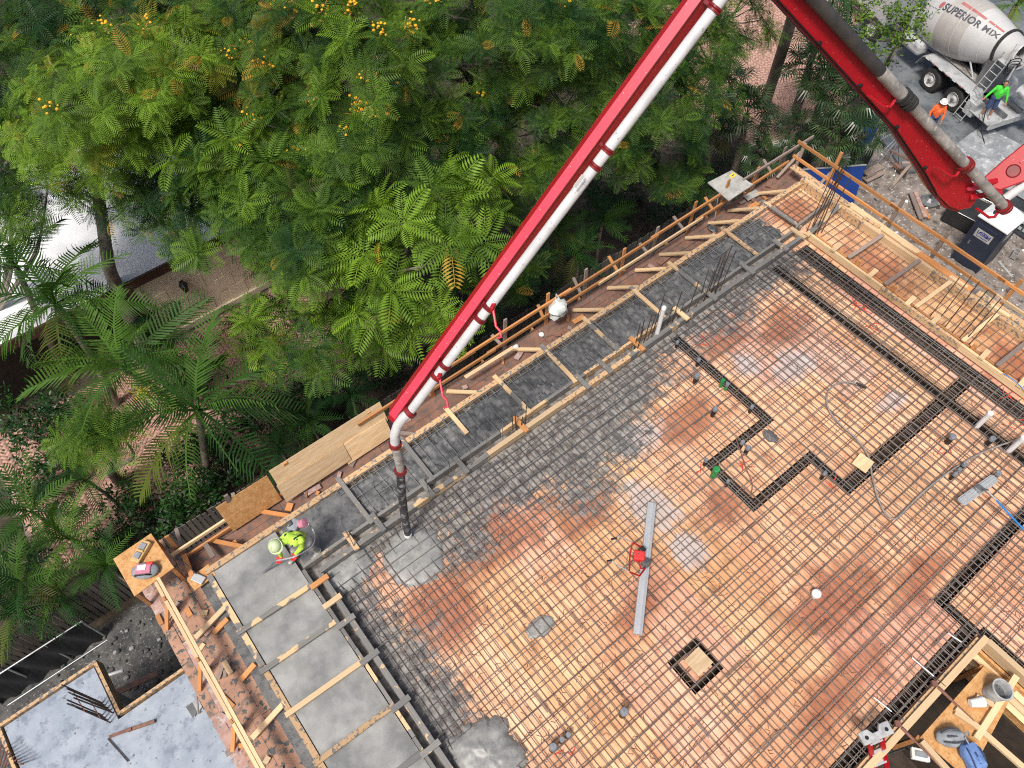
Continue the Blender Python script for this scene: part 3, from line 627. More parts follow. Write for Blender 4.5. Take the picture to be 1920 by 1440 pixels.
bm = thing('lower_rebar_mat', 'lower mat of thin rebar lying close above the orange plywood', 'rebar', (9, -6, PZ))
y = -1.68
while y > -12.9: hbar(bm, 1.8, 16.28, y, PZ + .04, .007); y -= .31
x = 2.05
while x < 16.3: vbar(bm, x, -1.45, -13, PZ + .026, .007); x += .25 if x < 8.9 else .15
sm = thing('strip_rebar', 'cement-grey cross bars poking through the wet concrete of the tree-side strip', 'rebar', (9, -.5, D))
x = 3.3
while x < 16.5: rod('bar', (x, .0, D + .022), (x + RN.uniform(-.02, .02), -1.0, D + .028), .009, M['bar_grey'], sm); x += .27
for yy in (.0, -.13): rod('bar', (2.9, yy, D + .03), (16.6, yy - .01, D + .03), .01, M['bar_grey'], sm)
x = 2.9
while x < 16.6: rod('stirrup', (x, .01, D + .035), (x, -.14, D + .035), .008, M['bar_grey'], sm); x += .2
for a, b in ((3.15, 3.95),):
    for yy in (-.4, -.6): rod('bar', (a, yy, D + .03), (b, yy, D + .03), .009, M['bar_grey'], sm)
for x in np.arange(14.6, 16.5, .4): rod('bar', (x - 1.2, -.2 - (x * 7 % .6), D + .03), (x + .8, -.2 - (x * 7 % .6), D + .03), .01, M['bar_grey'], sm)
em = thing('corner_rebar', 'rebar grid over bare plywood in the far corner of the deck', 'rebar', (17.4, -.5, PZ))
for x in np.arange(16.85, 18.15, .2): rod('bar', (x, 0, PZ + .06), (x, -1.0, PZ + .06), .009, M['bar'], em)
for y in np.arange(-.1, -1.0, -.18): rod('bar', (16.4, y, PZ + .08), (18.1, y, PZ + .08), .009, M['bar'], em)
rm = thing('balcony_rebar', 'rusty rebar grid in the unpoured right balcony strip', 'rebar', (17.5, -7, PZ))
y = -1.2
while y > -12: rod('bar', (16.95, y, PZ + .05), (18.18, y - .03, PZ + .06), .009, M['bar'], rm); y -= .19
for x in (17.05, 17.35, 17.65, 17.95, 18.1): rod('bar', (x, -1.1, PZ + .075), (x + .02, -12, PZ + .075), .009, M['bar'], rm)
LBL = ['in the long beam trench parallel to the right step form', 'in the dark trench right against the right step form', 'in the trench from the tree-side step form to the first zigzag corner', 'in the short trench above the pair of black pipe stubs',
       'in the trench beside the large green pipe stub', 'in the zigzag trench running up from the lowest zigzag corner', 'in the short trench ending at the square plywood cover', 'in the long trench between the plywood cover and the long beam trench', 'in the short trench stub between the two right trenches',
       'in the trench at the right edge below the blue-handled float', 'in the short trench above the stair opening corner', 'along the long side of the stair opening', 'along the short side of the stair opening']
CAGEX = [.25, .5, .75]
for r, lb in zip(TR, LBL):
    x0, x1, y0, y1 = r; g = thing('beam_cage', 'ladder-like rebar cage ' + lb, 'rebar cage', ((x0 + x1) / 2, (y0 + y1) / 2, PZ - .3), 'beam cages in the trenches'); z = PZ - .03
    if x1 - x0 > y1 - y0:
        for yy in (y0 + .06, y1 - .06): rod('bar', (x0, yy, z), (x1, yy, z), .011, M['bar_grey'], g); rod('bar', (x0, yy, z - .25), (x1, yy, z - .25), .011, M['bar_dark'], g)
        x = x0 + .06
        while x < x1: rod('stirrup', (x, y0 + .04, z + .012), (x + RN.uniform(-.02, .02), y1 - .04, z + .012), .008, M['bar_grey'], g); x += .16
    else:
        for xx in (x0 + .06, x1 - .06): rod('bar', (xx, y0, z), (xx, y1, z), .011, M['bar_grey'], g); rod('bar', (xx, y0, z - .25), (xx, y1, z - .25), .011, M['bar_dark'], g)
        if x1 - x0 > .4:
            for k_ in CAGEX: rod('bar', (x0 + (x1 - x0) * k_, y0, z + .01), (x0 + (x1 - x0) * k_, y1, z + .01), .011, M['bar_grey'], g)
        y = y0 + .06
        while y < y1: rod('stirrup', (x0 + .04, y, z + .012), (x1 - .04, y + RN.uniform(-.02, .02), z + .012), .008, M['bar_grey'], g); y += .16
# starter bars
def dowels(name, label, pts, h, mat, r=.012, lean=.06):
    c = at(*pts[0], D - .1); g = thing(name, label, 'rebar', c, 'upright starter bars')
    for i, p in enumerate(pts):
        b = at(*p, D - .1); hh = h[i] if isinstance(h, (list, tuple)) else h
        rod('bar', b, b + V((RN.uniform(-lean, lean), RN.uniform(-lean, lean), hh * RN.uniform(.93, 1.05))), r, M[mat], g)
    return g
dowels('starter_bars', 'tall cluster of starter bars left of the far step form', [(1312, 560), (1325, 556), (1332, 552), (1340, 548), (1318, 567), (1345, 556), (1338, 562)], [1.2, 1.6, 1.75, 1.9, 1.3, 1.8, 1.7], 'bar_dark')
dowels('starter_bars', 'cluster of starter bars right beside the upright white pipe', [(1189, 655), (1196, 652), (1205, 648), (1212, 645), (1219, 640), (1192, 664)], [1.0, 1.05, 1.2, 1.3, 1.9, 1.0], 'bar_dark')
dowels('starter_bars', 'loose row of starter bars between the white pipe and the tall cluster', [(1250, 610), (1260, 603), (1288, 590), (1270, 596), (1300, 585)], [.8, 1.1, 1.25, .7, .5], 'bar_dark')
dowels('starter_bars', 'tallest starter bars rising in the far corner of the deck', [(1513, 432), (1520, 436), (1527, 440), (1535, 433), (1523, 424), (1530, 445), (1517, 440), (1540, 436)], [2.2, 2.4, 2.5, 2.2, 2.4, 2.3, 2.1, 2.0], 'bar_dark', lean=.1)
dowels('starter_bars', 'row of seven starter bars in the right balcony strip', [(1741, 597), (1755, 607), (1769, 617), (1783, 627), (1796, 637), (1806, 643), (1814, 650)], [1.6, 1.7, 1.75, 1.8, 1.75, 1.7, 1.65], 'bar_dark', .013, .03)
dowels('starter_bars', 'short starter bars at the near end of the pale step board', [(962, 812), (968, 806), (976, 808), (985, 800)], [.75, .8, .6, .9], 'bar_dark')
g = thing('form_pins', 'thin steel pins along the near end of the tree-side step form', 'pin', (4, -1.2, D))
for p in ((805, 928), (846, 896), (884, 874), (914, 848), (943, 828), (655, 1010), (665, 1027)): b = at(*p, D + .05); rod('pin', b, b + V((0, 0, .95)), .008, M['bar_grey'], g)
mb = MB()      # snipped tie wire and scraps on the plywood
for i in range(1500):
    c = V((RN.uniform(1.9, 16.2), RN.uniform(-12.5, -1.6), PZ + .01))
    if OPEN[0] < c.x < OPEN[1] and c.y < OPEN[3] or any(t_[0] < c.x < t_[1] and t_[2] < c.y < t_[3] for t_ in TR): continue
    a = RN.uniform(0, 6.3); k = RN.uniform(.04, .11); b = a + RN.uniform(-2, 2); mb.tube([c, c + V((math.cos(a), math.sin(a), .02)) * k, c + V((math.cos(a), math.sin(a), 0)) * k + V((math.cos(b), math.sin(b), 0)) * k], .006, 3, caps=False)
tag(mb.build('tie_wire', M['brownpipe']), 'snipped tie wire scattered over the plywood deck', 'wire', kind='stuff')
# red paint marks on the plywood
for k, (px, py, n_) in enumerate(((1615, 575, 12), (1635, 615, 8), (1400, 870, 5), (1310, 640, 3), (1890, 735, 4), (1905, 790, 4), (1775, 840, 3), (1060, 1410, 3), (1325, 880, 3), (1560, 900, 3))):
    mb = MB()
    for j in range(n_):
        c = at(px + RN.uniform(-16, 16), py + RN.uniform(-10, 10), PZ + .004 + .0003 * j); a = RN.uniform(0, 3.1); mb.box(c, (RN.uniform(.08, .3), .022, .001), Matrix.Rotation(a, 3, 'Z'))
    mb.build('paint_mark', M['marking'], bd)
# ================================================================== WALKWAYS AND GUARD RAILS
def onx(px, py, x): d = ray(px, py); return CAM + d * ((x - CAM.x) / d.x)
def ony(px, py, y): d = ray(px, py); return CAM + d * ((y - CAM.y) / d.y)
wk = thing('walkway', 'muddy red-brown plank walkway outside the tree-side edge form', 'walkway', (9, .6, 5.9))
for j in range(4):
    x = -.5 - (j % 2) * .7
    while x < 19:
        L = RN.uniform(2.2, 3.2); plank('walk_board', (x, .3 + j * .215, 5.97 + RN.uniform(-.012, .012)), (min(x + L, 19.3), .3 + j * .215 + RN.uniform(-.01, .01), 5.97 + RN.uniform(-.012, .012)), .208, .04, M['walk'], wk); x += L + .01
for x in np.arange(-.4, 19.2, 1.6): plank('bracket', (x, -.3, 5.3), (x, 1.1, 5.9), .09, .05, M['orange'], wk); plank('joist', (x + .06, -.2, 5.9), (x + .06, 1.15, 5.9), .05, .09, M['orange'], wk)
for x, m in ((4.6, 'old'), (6.4, 'new'), (8.4, 'new'), (10.4, 'new'), (11.6, 'new'), (12.6, 'new'), (13.5, 'new'), (14.5, 'new'), (15.4, 'new'), (16.2, 'new'), (17.3, 'new'), (1.4, 'orange'), (.3, 'orange')):
    plank('kicker', (x, .86, 6.06), (x + .42, .19, 6.42), .09, .045, M[m], wk)
for i in range(34):      # scraps and offcuts on the walkway
    x = RN.uniform(-.3, 18.5); a = RN.uniform(0, 3.1); L = RN.uniform(.12, .5); c = V((x, RN.uniform(.45, .95), 6.01 + .002 * i)); d = V((math.cos(a), math.sin(a) * .5, 0)) * L / 2
    plank('offcut', c - d, c + d, RN.uniform(.06, .16), .025, M[RN.choice(['orange', 'walk', 'walk', 'old', 'walk_red'])], wk)
rl = thing('guard_rail', 'two-rail lumber guard rail along the tree-side walkway', 'railing', (9, .95, 5.98))
def runp(par, name, p, q, w_, h, m, n):
    p, q = V(p), V(q)
    for i in range(n):
        a, b = p.lerp(q, i / n), p.lerp(q, (i + 1) / n); e = (b - a).normalized() * .12; o = V((0, .03 * (i % 2), RN.uniform(-.015, .015)))
        plank(name, a - e + o, b + e + o, w_, h, M[m if isinstance(m, str) else m[i % len(m)]], par)
runp(rl, 'top_rail', (4.2, .9, 6.88), (16.2, .9, 6.9), .045, .09, 'orange', 4)
plank('top_rail', ony(1393, 338, .9), ony(1525, 256, .9), .045, .09, M['old'], rl)
plank('top_rail', (-.5, .9, 6.45), (1.2, .9, 6.5), .045, .09, M['new'], rl)
runp(rl, 'mid_rail', (4.2, .9, 6.42), (18.6, .9, 6.42), .045, .09, ['orange', 'orange', 'new', 'orange'], 4)
plank('mid_rail', (-.6, .86, 6.15), (2.0, .86, 6.2), .045, .09, M['orange'], rl)
for i, x in enumerate((-.4, .9, 2.4, 4.4, 6.1, 8.25, 9.6, 10.9, 12.2, 13.3, 14.7, 15.9, 17.2, 18.4)):
    m = ['orange', 'old', 'orange', 'orange', 'orange', 'old', 'orange', 'old'][i % 8]
    tp = V((x + RN.uniform(-.08, .12), .98, 6.9 + RN.uniform(.05, .35))); plank('post', (x, .99, 5.7), tp, .09, .04, M[m], rl, up=(0, 1, 0))
    plank('raker', (x + .07, 1.15, 5.95), (x + .07 + RN.uniform(-.1, .2), 1.5 + RN.uniform(0, .2), 6.05), .08, .04, M[RN.choice(['old', 'orange'])], rl)
for x0, x1, z0, z1, y0, m in ((.72, 1.9, 6.1, 6.98, .78, 'osb'), (1.95, 3.6, 6.2, 6.66, .62, 'new'), (1.98, 4.75, 6.5, 7.05, .8, 'new'), (3.5, 4.7, 6.1, 6.62, .62, 'new')):
    o = MB().add([(x0, y0, z0), (x1, y0 + .01, z0), (x1, y0 + .2, z1), (x0, y0 + .2, z1), (x0, y0 + .02, z0 - .01), (x1, y0 + .03, z0 - .01), (x1, y0 + .22, z1 - .01), (x0, y0 + .22, z1 - .01)],
                 [(0, 1, 2, 3), (7, 6, 5, 4), (0, 4, 5, 1), (1, 5, 6, 2), (2, 6, 7, 3), (3, 7, 4, 0)]).build('guard_panel', M[m], rl)
wl = thing('side_walkway', 'cement-splashed plank walkway outside the left balcony strip', 'walkway', (-.8, -4, 6.1))
for j in range(5):
    y = 1.2 + (j % 2) * .3
    while y > -9:
        L = RN.uniform(1.2, 2.8); plank('walk_board', (-.43 - j * .2, y, 6.2 + RN.uniform(-.012, .012)), (-.43 - j * .2 + RN.uniform(-.015, .015), max(y - L, -9.2), 6.2 + RN.uniform(-.012, .012)), .196, .04, M['walk_left' if j < 3 else RN.choice(['walk_red', 'walk_red', 'walk_left'])], wl); y -= L + .01
for y in np.arange(.8, -9, -1.4): plank('bracket', (.1, y, 5.3), (-1.3, y, 6.12), .09, .05, M['orange'], wl)
for i in range(26):
    c = V((RN.uniform(-1.3, -.4), RN.uniform(-8, .7), 6.235 + .002 * i)); a = RN.uniform(0, 3.1); L = RN.uniform(.1, .4); d = V((math.cos(a), math.sin(a), 0)) * L / 2
    plank('offcut', c - d, c + d, RN.uniform(.05, .12), .025, M[RN.choice(['orange', 'old', 'walk_red', 'new'])], wl)
for p, q, z0, z1, m in (((367, 1196), (426, 1134), 6.32, 6.5, 'new'), ((473, 1384), (533, 1318), 6.32, 6.5, 'new'), ((401, 1187), (427, 1160), 6.3, 6.4, 'orange'), ((452, 1275), (478, 1245), 6.3, 6.4, 'orange'), ((420, 1240), (433, 1263), 6.3, 6.3, 'new'), ((352, 1088), (400, 1068), 6.4, 6.4, 'orange'), ((345, 1040), (360, 1080), 6.3, 6.3, 'orange'), ((438, 1015), (447, 1030), 6.2, 6.3, 'orange'), ((385, 1020), (400, 1045), 6.2, 6.3, 'old')):
    plank('brace', at(*p, z0), at(*q, z1), .1, .045, M[m], wl)
lr = thing('side_rail', 'pale doubled lumber guard rail along the left walkway', 'railing', (-.85, -4, 6.2))
for k, (dx, z) in enumerate(((0, 6.92), (-.08, 6.88))): runp(lr, 'top_rail', (-.84 + dx, .25, z), (-.82 + dx, -9, z), .06, .05, 'new', 3)
for y in (-.1, -1.55, -2.9, -4.2, -5.6, -7): plank('post', (-.92, y, 6.0), (-.92, y, 6.94), .09, .04, M['orange'], lr); plank('raker', (-.95, y - .05, 6.75), (-1.25, y - .25, 6.25), .08, .04, M['orange'], lr)
rr = thing('far_rail', 'orange lumber guard rail beyond the right edge of the deck', 'railing', (18.9, -5, 6.1))
runp(rr, 'top_rail', (18.9, .85, 7.06), (18.9, -12, 6.95), .045, .09, 'orange', 4)
runp(rr, 'mid_rail', (18.9, .84, 6.55), (18.9, -12, 6.47), .045, .09, ['orange', 'orange', 'new', 'orange'], 4)
for y, tz, m in ((.75, 7.1, 'old'), (-.35, 7.5, 'orange'), (-2.45, 7.45, 'old'), (-3.86, 7.25, 'old'), (-5.92, 7.28, 'orange'), (-7.7, 7.3, 'orange'), (-9.5, 7.3, 'orange')):
    plank('post', (18.9, y, 5.9), (18.93, y, tz), .09, .05, M[m], rr, up=(1, 0, 0)); plank('bearer', (18.3, y + .12, 6.1), (19.3, y + .12, 6.75), .08, .045, M['old'], rr)
pf = thing('corner_platform', 'square plywood sheet on the corner of the walkways at left', 'plywood', at(268, 1058, 6.8))
z = 6.93; q = [at(212, 1048, z), at(283, 1000, z), at(326, 1064, z), at(252, 1118, z)]
MB().prism([(p.x, p.y) for p in q], z - .02, z).build('plywood', M['osb'], pf)
for p in q: MB().box(((p.x * .9 + q[0].x * .05 + q[2].x * .05), (p.y * .9 + q[0].y * .05 + q[2].y * .05), 6.45), (.07, .07, .93)).build('leg', M['orange'], pf)
t = thing('tool_case', 'tan open tool case on the corner plywood', 'case', at(265, 1035, z)); c = at(265, 1035, z + .06); R_ = Matrix.Rotation(rad(-55), 3, 'Z')
MB().box(c, (.2, .46, .12), R_).build('shell', M['tan'], t, bevel=.02); MB().box(c + R_ @ V((0, .1, .075)), (.13, .13, .03), R_).build('tray', M['greybag'], t, bevel=.01); MB().box(c + R_ @ V((0, -.1, .075)), (.13, .13, .03), R_).build('tray', M['greybag'], t, bevel=.01); MB().box(c + R_ @ V((.0, .0, .08)), (.16, .04, .035), R_).build('divider', M['tan'], t, bevel=.01)
t = thing('tool_bag', 'pink and grey tool bag on the corner plywood', 'bag', at(272, 1070, z)); c = at(272, 1070, z + .08); R_ = Matrix.Rotation(rad(-32), 3, 'Z')
MB().sph(c, (.27, .17, .12), 16, 10, mat=R_).build('body', M['greybag'], t, smooth=True); MB().box(c + R_ @ V((0, .0, .1)), (.3, .2, .05), R_).build('flap', M['pinkcloth'], t, bevel=.02); MB().box(c + R_ @ V((-.02, .02, .135)), (.16, .1, .012), R_).build('notes', M['paper'], t)
MB().tube([c + R_ @ V((-.15, -.12, .06)), c + R_ @ V((-.1, -.16, .2)), c + R_ @ V((.1, -.16, .2)), c + R_ @ V((.15, -.12, .06))], .015, 6).build('handle', M['black'], t); MB().box(c + R_ @ V((.12, .1, .11)), (.12, .05, .05), R_).build('pocket', M['marking'], t, bevel=.01)
t = thing('trowel_box', 'grey metal scoop on the plywood corner of the left form', 'tool', at(372, 1085, 6.4)); c = at(372, 1085, D + .05)
MB().box(c, (.16, .26, .05), Matrix.Rotation(.5, 3, 'Z')).build('scoop', M['alu'], t, bevel=.01); rod('handle', c + V((.02, .1, .02)), at(345, 1055, D + .2), .014, M['black'], t)
plank('corner_board', at(358, 1098, D - .02), at(398, 1068, D - .02), .3, .03, M['osb'], label='plywood corner piece under the grey scoop', cat='plywood')
gb = thing('sheathing_board', 'grey sheathing board with a yellow sticker on the tree-side rail', 'board', at(1368, 345, 6.95))
z = 6.96; q = [at(1327, 342, z), at(1372, 319, z), at(1412, 346, z), at(1367, 376, z)]
M['greyboard'] = pmat('grey_sheathing', (.42, .42, .4), (.32, .32, .3), (.48, .48, .46), scale=3, rough=.8, bump=.15)
MB().prism([(p.x, p.y) for p in q][::-1], z - .03, z).build('board', M['greyboard'], gb)
c = at(1374, 329, z); MB().box(c + V((0, 0, .004)), (.2, .13, .006), Matrix.Rotation(.1, 3, 'Z')).build('sticker', M['yellow'], gb); MB().box(c + V((0, 0, .009)), (.1, .03, .003), Matrix.Rotation(.1, 3, 'Z')).build('sticker_print', M['letter'], gb)
plank('grey_offcut', at(1398, 372, 6.1), at(1422, 360, 6.1), .22, .03, M['greyboard'], label='small grey board offcut on the far end of the walkway', cat='board')
t = thing('round_shovel', 'shovel with dark blade lying on the far walkway', 'shovel', at(1337, 425, 6.05))
rod('shaft', at(1340, 412, 6.1), at(1349, 352, 6.7), .018, M['old'], t); c = at(1336, 427, 6.08); MB().sph(c, (.13, .17, .03), 12, 6).build('blade', M['engine'], t, smooth=True)
# white bag on the rail
t = thing('plastic_bag', 'translucent white plastic bag hanging over the tree-side rail', 'bag', at(1047, 580, 6.5))
c = at(1046, 578, 6.75); mb = MB(); n, m_ = 20, 12
for i in range(m_ + 1):
    th = math.pi * i / m_
    for k in range(n):
        p = V((.26 * math.sin(th) * math.cos(2 * math.pi * k / n), .22 * math.sin(th) * math.sin(2 * math.pi * k / n), .3 * math.cos(th) * (1.1 if th > 1.5 else .8)))
        mb.v.append(c + p * (1 + .35 * fbm(p.x * 6, p.y * 6, p.z * 6 + 2, 1, 3)))
for i in range(m_):
    for k in range(n): mb.f.append([i * n + k, (i + 1) * n + k, (i + 1) * n + (k + 1) % n, i * n + (k + 1) % n]); mb.m.append(0)
mb.build('sack', M['poly'], t, smooth=True); MB().tube([c + V((-.1, 0, .2)), at(1043, 551, 7.0), c + V((.1, .05, .2))], .012, 6).build('tie', M['poly'], t)
for k, (px, py, lb) in enumerate(((966, 654, 'white pipe end lying across the tree-side walkway'), )):
    rod('pipe_end', at(px - 3, py - 1, 6.12), at(px + 4, py - 6, 6.12), .06, M['pvc'], label=lb, cat='pipe')
plank('loose_stud', at(872, 708, 6.45), at(962, 652, 6.45), .09, .045, M['new'], label='loose pale stud laid beside the tree-side rail below the boom', cat='board')
t = tag(MB().lathe([(.06, 0), (.07, .03), (.05, .05), (0, .05)], at(1015, 628, 6.0), (0, 0, 1), 12).build('roll_lid', M['paper'], smooth=True), 'small white lid on the muddy walkway', 'lid')
# ================================================================== THINGS ON THE DECK
def stub(name, label, px, py, h, r, mat, cap, cat='pipe', lean=(0, 0)):
    tp = at(px, py, PZ + h); b = V((tp.x - lean[0], tp.y - lean[1], PZ)); t = thing(name, label, cat, b)
    MB().lathe([(r, 0), (r, (tp - b).length - .02)], b, tp - b, 14).build('pipe', M[mat], t, smooth=True)
    MB().lathe([(r * 1.12, -.09), (r * 1.12, -.005), (r * .95, .006), (r * .3, .008), (0, .008)], tp, tp - b, 14).build('cap', M[cap], t, smooth=True)
    return t
BS = 'black_pipe_stub'
for px, py, h, r, lb in ((1271, 640, .25, .035, 'black pipe stub at the start of the zigzag trench by the step form'), (1311, 673, .28, .04, 'thin black pipe stub in the first zigzag trench'), (1308, 703, .34, .06, 'thick black pipe stub left of the first zigzag trench near the step form'),
        (1342, 765, .34, .055, 'black pipe stub alone left of the two small green pipes'), (1411, 761, .28, .04, 'black pipe stub at the first inner corner of the zigzag trench'), (1393, 828, .32, .045, 'upper of the two close black pipe stubs inside the zigzag'), (1404, 838, .32, .05, 'lower of the two close black pipe stubs inside the zigzag'),
        (1325, 861, .28, .038, 'black pipe stub at the left zigzag corner above the large green pipe'), (1366, 901, .28, .035, 'black pipe stub just below the large green pipe'), (1548, 886, .3, .04, 'black pipe stub on the short zigzag trench near the square plywood cover'),
        (1788, 817, .32, .065, 'thick black pipe stub in the open bay right of the long beam trench'), (1863, 821, .32, .055, 'black pipe stub between the two grey-white pipes at right'), (1811, 869, .32, .045, 'rearmost of three black pipe stubs in a row near the float'), (1801, 879, .3, .04, 'middle of three black pipe stubs in a row near the float'), (1793, 887, .28, .04, 'front one of three black pipe stubs in a row near the float'),
        (1874, 886, .34, .055, 'black pipe stub touching the upper end of the bull float'), (1171, 1334, .34, .07, 'single thick black pipe stub near the bottom of the deck'), (1037, 1400, .3, .065, 'largest of three black pipe stubs at the bottom edge'), (1054, 1386, .28, .045, 'middle of three black pipe stubs at the bottom edge'), (1066, 1377, .28, .045, 'rear one of three black pipe stubs at the bottom edge')):
    stub(BS, lb, px, py, h, r, 'black', 'cap')
stub('green_pipe_stub', 'left one of two small green pipe stubs beside the first zigzag trench', 1356, 712, .3, .045, 'green', 'green')
stub('green_pipe_stub', 'right one of two small green pipe stubs beside the first zigzag trench', 1365, 719, .28, .04, 'green', 'cap')
stub('green_pipe_stub', 'large green pipe stub left of the lower zigzag trench', 1344, 879, .36, .07, 'green', 'green')
stub('white_pipe', 'tall upright white pipe at the tree-side step form', 1245, 576, 1.25, .055, 'pvc', 'pvc')
stub('white_pipe', 'upright white pipe near the right edge by the thick black stub', 1858, 774, .62, .06, 'pvc', 'pvc')
stub('white_pipe', 'upright white pipe cut by the right edge of the picture', 1921, 820, .65, .06, 'pvc', 'pvc')
c = at(1532, 1112, D + .1); t = thing('capped_drain', 'round white drain cap standing on the rebar in mid deck', 'drain cap', c - V((0, 0, .24)))
MB().lathe([(.06, -.24), (.06, -.08)], c, (0, 0, 1), 14).build('pipe', M['pvc'], t, smooth=True); MB().sph(c - V((0, 0, .03)), (.1, .1, .075), 16, 8).build('cap', M['paper'], t, smooth=True)
# plywood block-out covers
t = thing('block_out', 'square pale plywood cover in the dark trench ring at the bottom', 'plywood', (6.42, -7.3, PZ))
R_ = Matrix.Rotation(rad(2), 3, 'Z'); MB().box((6.46, -7.3, PZ + .135), (.4, .38, .025), R_).build('lid', M['new'], t); MB().box((6.46, -7.3, PZ + .06), (.3, .28, .12), R_).build('frame', M['orange'], t)
c = at(1618, 868, PZ + .16); t = thing('trench_cover', 'square pale plywood cover over the end of the long beam trench', 'plywood', c); MB().box(c, (.36, .34, .025), Matrix.Rotation(rad(8), 3, 'Z')).build('lid', M['new'], t); MB().box(c - V((0, 0, .07)), (.22, .3, .1), Matrix.Rotation(rad(8), 3, 'Z')).build('frame', M['orange'], t)
# power screed
a, b = at(1222, 944, D + .1), at(1195, 1190, D + .1); ax = (b - a).normalized(); sd = V((0, 0, 1)).cross(ax)
t = thing('power_screed', 'long aluminium power screed with red engine lying across the rebar', 'screed', (a + b) / 2)
mb = MB()
prof = [(-.09, -.03), (.09, -.03), (.09, .03), (.03, .045), (-.02, .045), (-.085, .05)]
vs = [p + sd * u_ + V((0, 0, v_)) for p in (a, b) for u_, v_ in prof]; n = len(prof)
mb.add(vs, [tuple(range(n)), tuple(range(n, 2 * n))[::-1]] + [(i, n + i, n + (i + 1) % n, (i + 1) % n) for i in range(n)]); mb.build('blade', M['alu'], t)
e = at(1198, 1043, D + .3); f0 = at(1210, 1058, D + .16)
MB().box(e, (.2, .22, .17), Matrix.Rotation(.8, 3, 'Z')).build('engine', M['glove'], t, bevel=.03); MB().lathe([(0, -.02), (.1, 0), (.1, .1), (.05, .12), (0, .12)], at(1189, 1040, D + .28), (e - at(1180, 1040, D + .28)), 14).build('flywheel', M['engine'], t, smooth=True)
MB().lathe([(.07, 0), (.09, .04), (.09, .13), (0, .15)], f0, (0, 0, 1), 14).build('clutch', M['engine'], t, smooth=True); MB().box(at(1204, 1031, D + .32), (.12, .12, .12)).build('fuel_tank', M['black'], t, bevel=.02)
fr = [at(1207, 1032, D + .2), at(1200, 1024, D + .4), at(1186, 1017, D + .55)]; fr2 = [at(1210, 1065, D + .2), at(1199, 1080, D + .35), at(1180, 1072, D + .52)]
MB().tube(fr, .017, 8).build('frame_tube', M['red'], t, smooth=True); MB().tube(fr2, .017, 8).build('frame_tube', M['red'], t, smooth=True); MB().tube([fr[2], at(1181, 1040, D + .5), fr2[2]], .016, 8).build('cross_tube', M['red'], t, smooth=True); MB().tube([fr2[0], at(1201, 1066, D + .3), at(1198, 1052, D + .3)], .016, 8).build('frame_tube', M['red'], t, smooth=True)
for s, pts in (('a', [fr[2], at(1158, 1004, D + .8), at(1156, 1009, D + .82), at(1146, 1011, D + .84)]), ('b', [fr2[2], at(1150, 1055, D + .78), at(1148, 1050, D + .8), at(1138, 1052, D + .82)])):
    MB().tube(pts[:3], .012, 8).build('handlebar', M['alu'], t, smooth=True); MB().tube(pts[2:], .02, 8).build('grip', M['black'], t, smooth=True)
# bull float
a, b = at(1800, 943, D + .12), at(1866, 896, D + .12); ax = (b - a).normalized(); sd = V((0, 0, 1)).cross(ax)
t = thing('bull_float', 'ribbed aluminium bull float with long blue handle at the right', 'float', (a + b) / 2)
mb = MB(); prof = []
for i in range(13): u_ = -.1 + .2 * i / 12; prof.append((u_, .02 + .018 * (1 if i in (2, 3, 5, 6, 7, 9, 10) else 0)))
prof = [(-.1, 0)] + prof + [(.1, 0)]; n = len(prof)
for p, s in ((a, .7), (a + ax * .05, 1), (b - ax * .05, 1), (b, .7)): mb.v += [p + sd * u_ * s + V((0, 0, v_)) for u_, v_ in prof]
for j in range(3):
    for i in range(n): mb.f.append([j * n + i, j * n + (i + 1) % n, (j + 1) * n + (i + 1) % n, (j + 1) * n + i]); mb.m.append(0)
mb.f += [list(range(n))[::-1], list(range(3 * n, 4 * n))]; mb.m += [0, 0]; mb.build('blade', M['alu'], t)
c = (a + b) / 2 + V((0, 0, .07)); MB().box(c, (.16, .16, .07), Matrix.Rotation(-.1, 3, 'Z')).build('bracket', M['steel'], t, bevel=.015); MB().tube([c, c + V((.02, -.06, .06)), c + V((.04, -.14, .09))], .025, 8).build('knuckle', M['engine'], t, smooth=True)
h0, h1 = c + V((.03, -.1, .08)), at(1960, 1036, D + .5); MB().tube([h0, h0.lerp(h1, .18)], .018, 8).build('socket', M['alu'], t, smooth=True); MB().tube([h0.lerp(h1, .18), h1 + (h1 - h0) * .8], .02, 8).build('handle', M['bluecap'], t, smooth=True)
# cables
def cable(name, label, px, z, r, mat, cat='cable'):
    pts = [at(x, y, z + .01 * math.sin(i)) for i, (x, y) in enumerate(px)]; o = []
    for i in range(len(pts) - 1):
        p0, p1, p2, p3 = pts[max(i - 1, 0)], pts[i], pts[i + 1], pts[min(i + 2, len(pts) - 1)]
        for k in range(6): s = k / 6; o.append(.5 * ((2 * p1) + (p2 - p0) * s + (2 * p0 - 5 * p1 + 4 * p2 - p3) * s * s + (3 * p1 - p0 - 3 * p2 + p3) * s ** 3))
    o.append(pts[-1]); return tag(MB().tube(o, r, 8).build(name, M[mat], smooth=True), label, cat)
cable('vibrator_hose', 'long grey hose looping over the rebar past the square plywood cover', [(1622, 726), (1590, 716), (1565, 722), (1551, 740), (1554, 768), (1575, 795), (1605, 822), (1628, 855), (1635, 890), (1645, 930), (1660, 962), (1680, 972), (1705, 948), (1740, 915), (1790, 878), (1850, 845), (1925, 818)], PZ + .13, .02, 'cable', 'hose')
cable('hose_tip', 'thick dark tip of the hose pointing right on the rebar', [(1605, 718), (1624, 727)], PZ + .14, .032, 'black', 'hose tip')
cable('thin_cable', 'thin brown cable hanging inside the lower zigzag trench bay', [(1380, 823), (1388, 845), (1400, 880), (1410, 905), (1409, 925)], PZ + .13, .012, 'brownpipe')
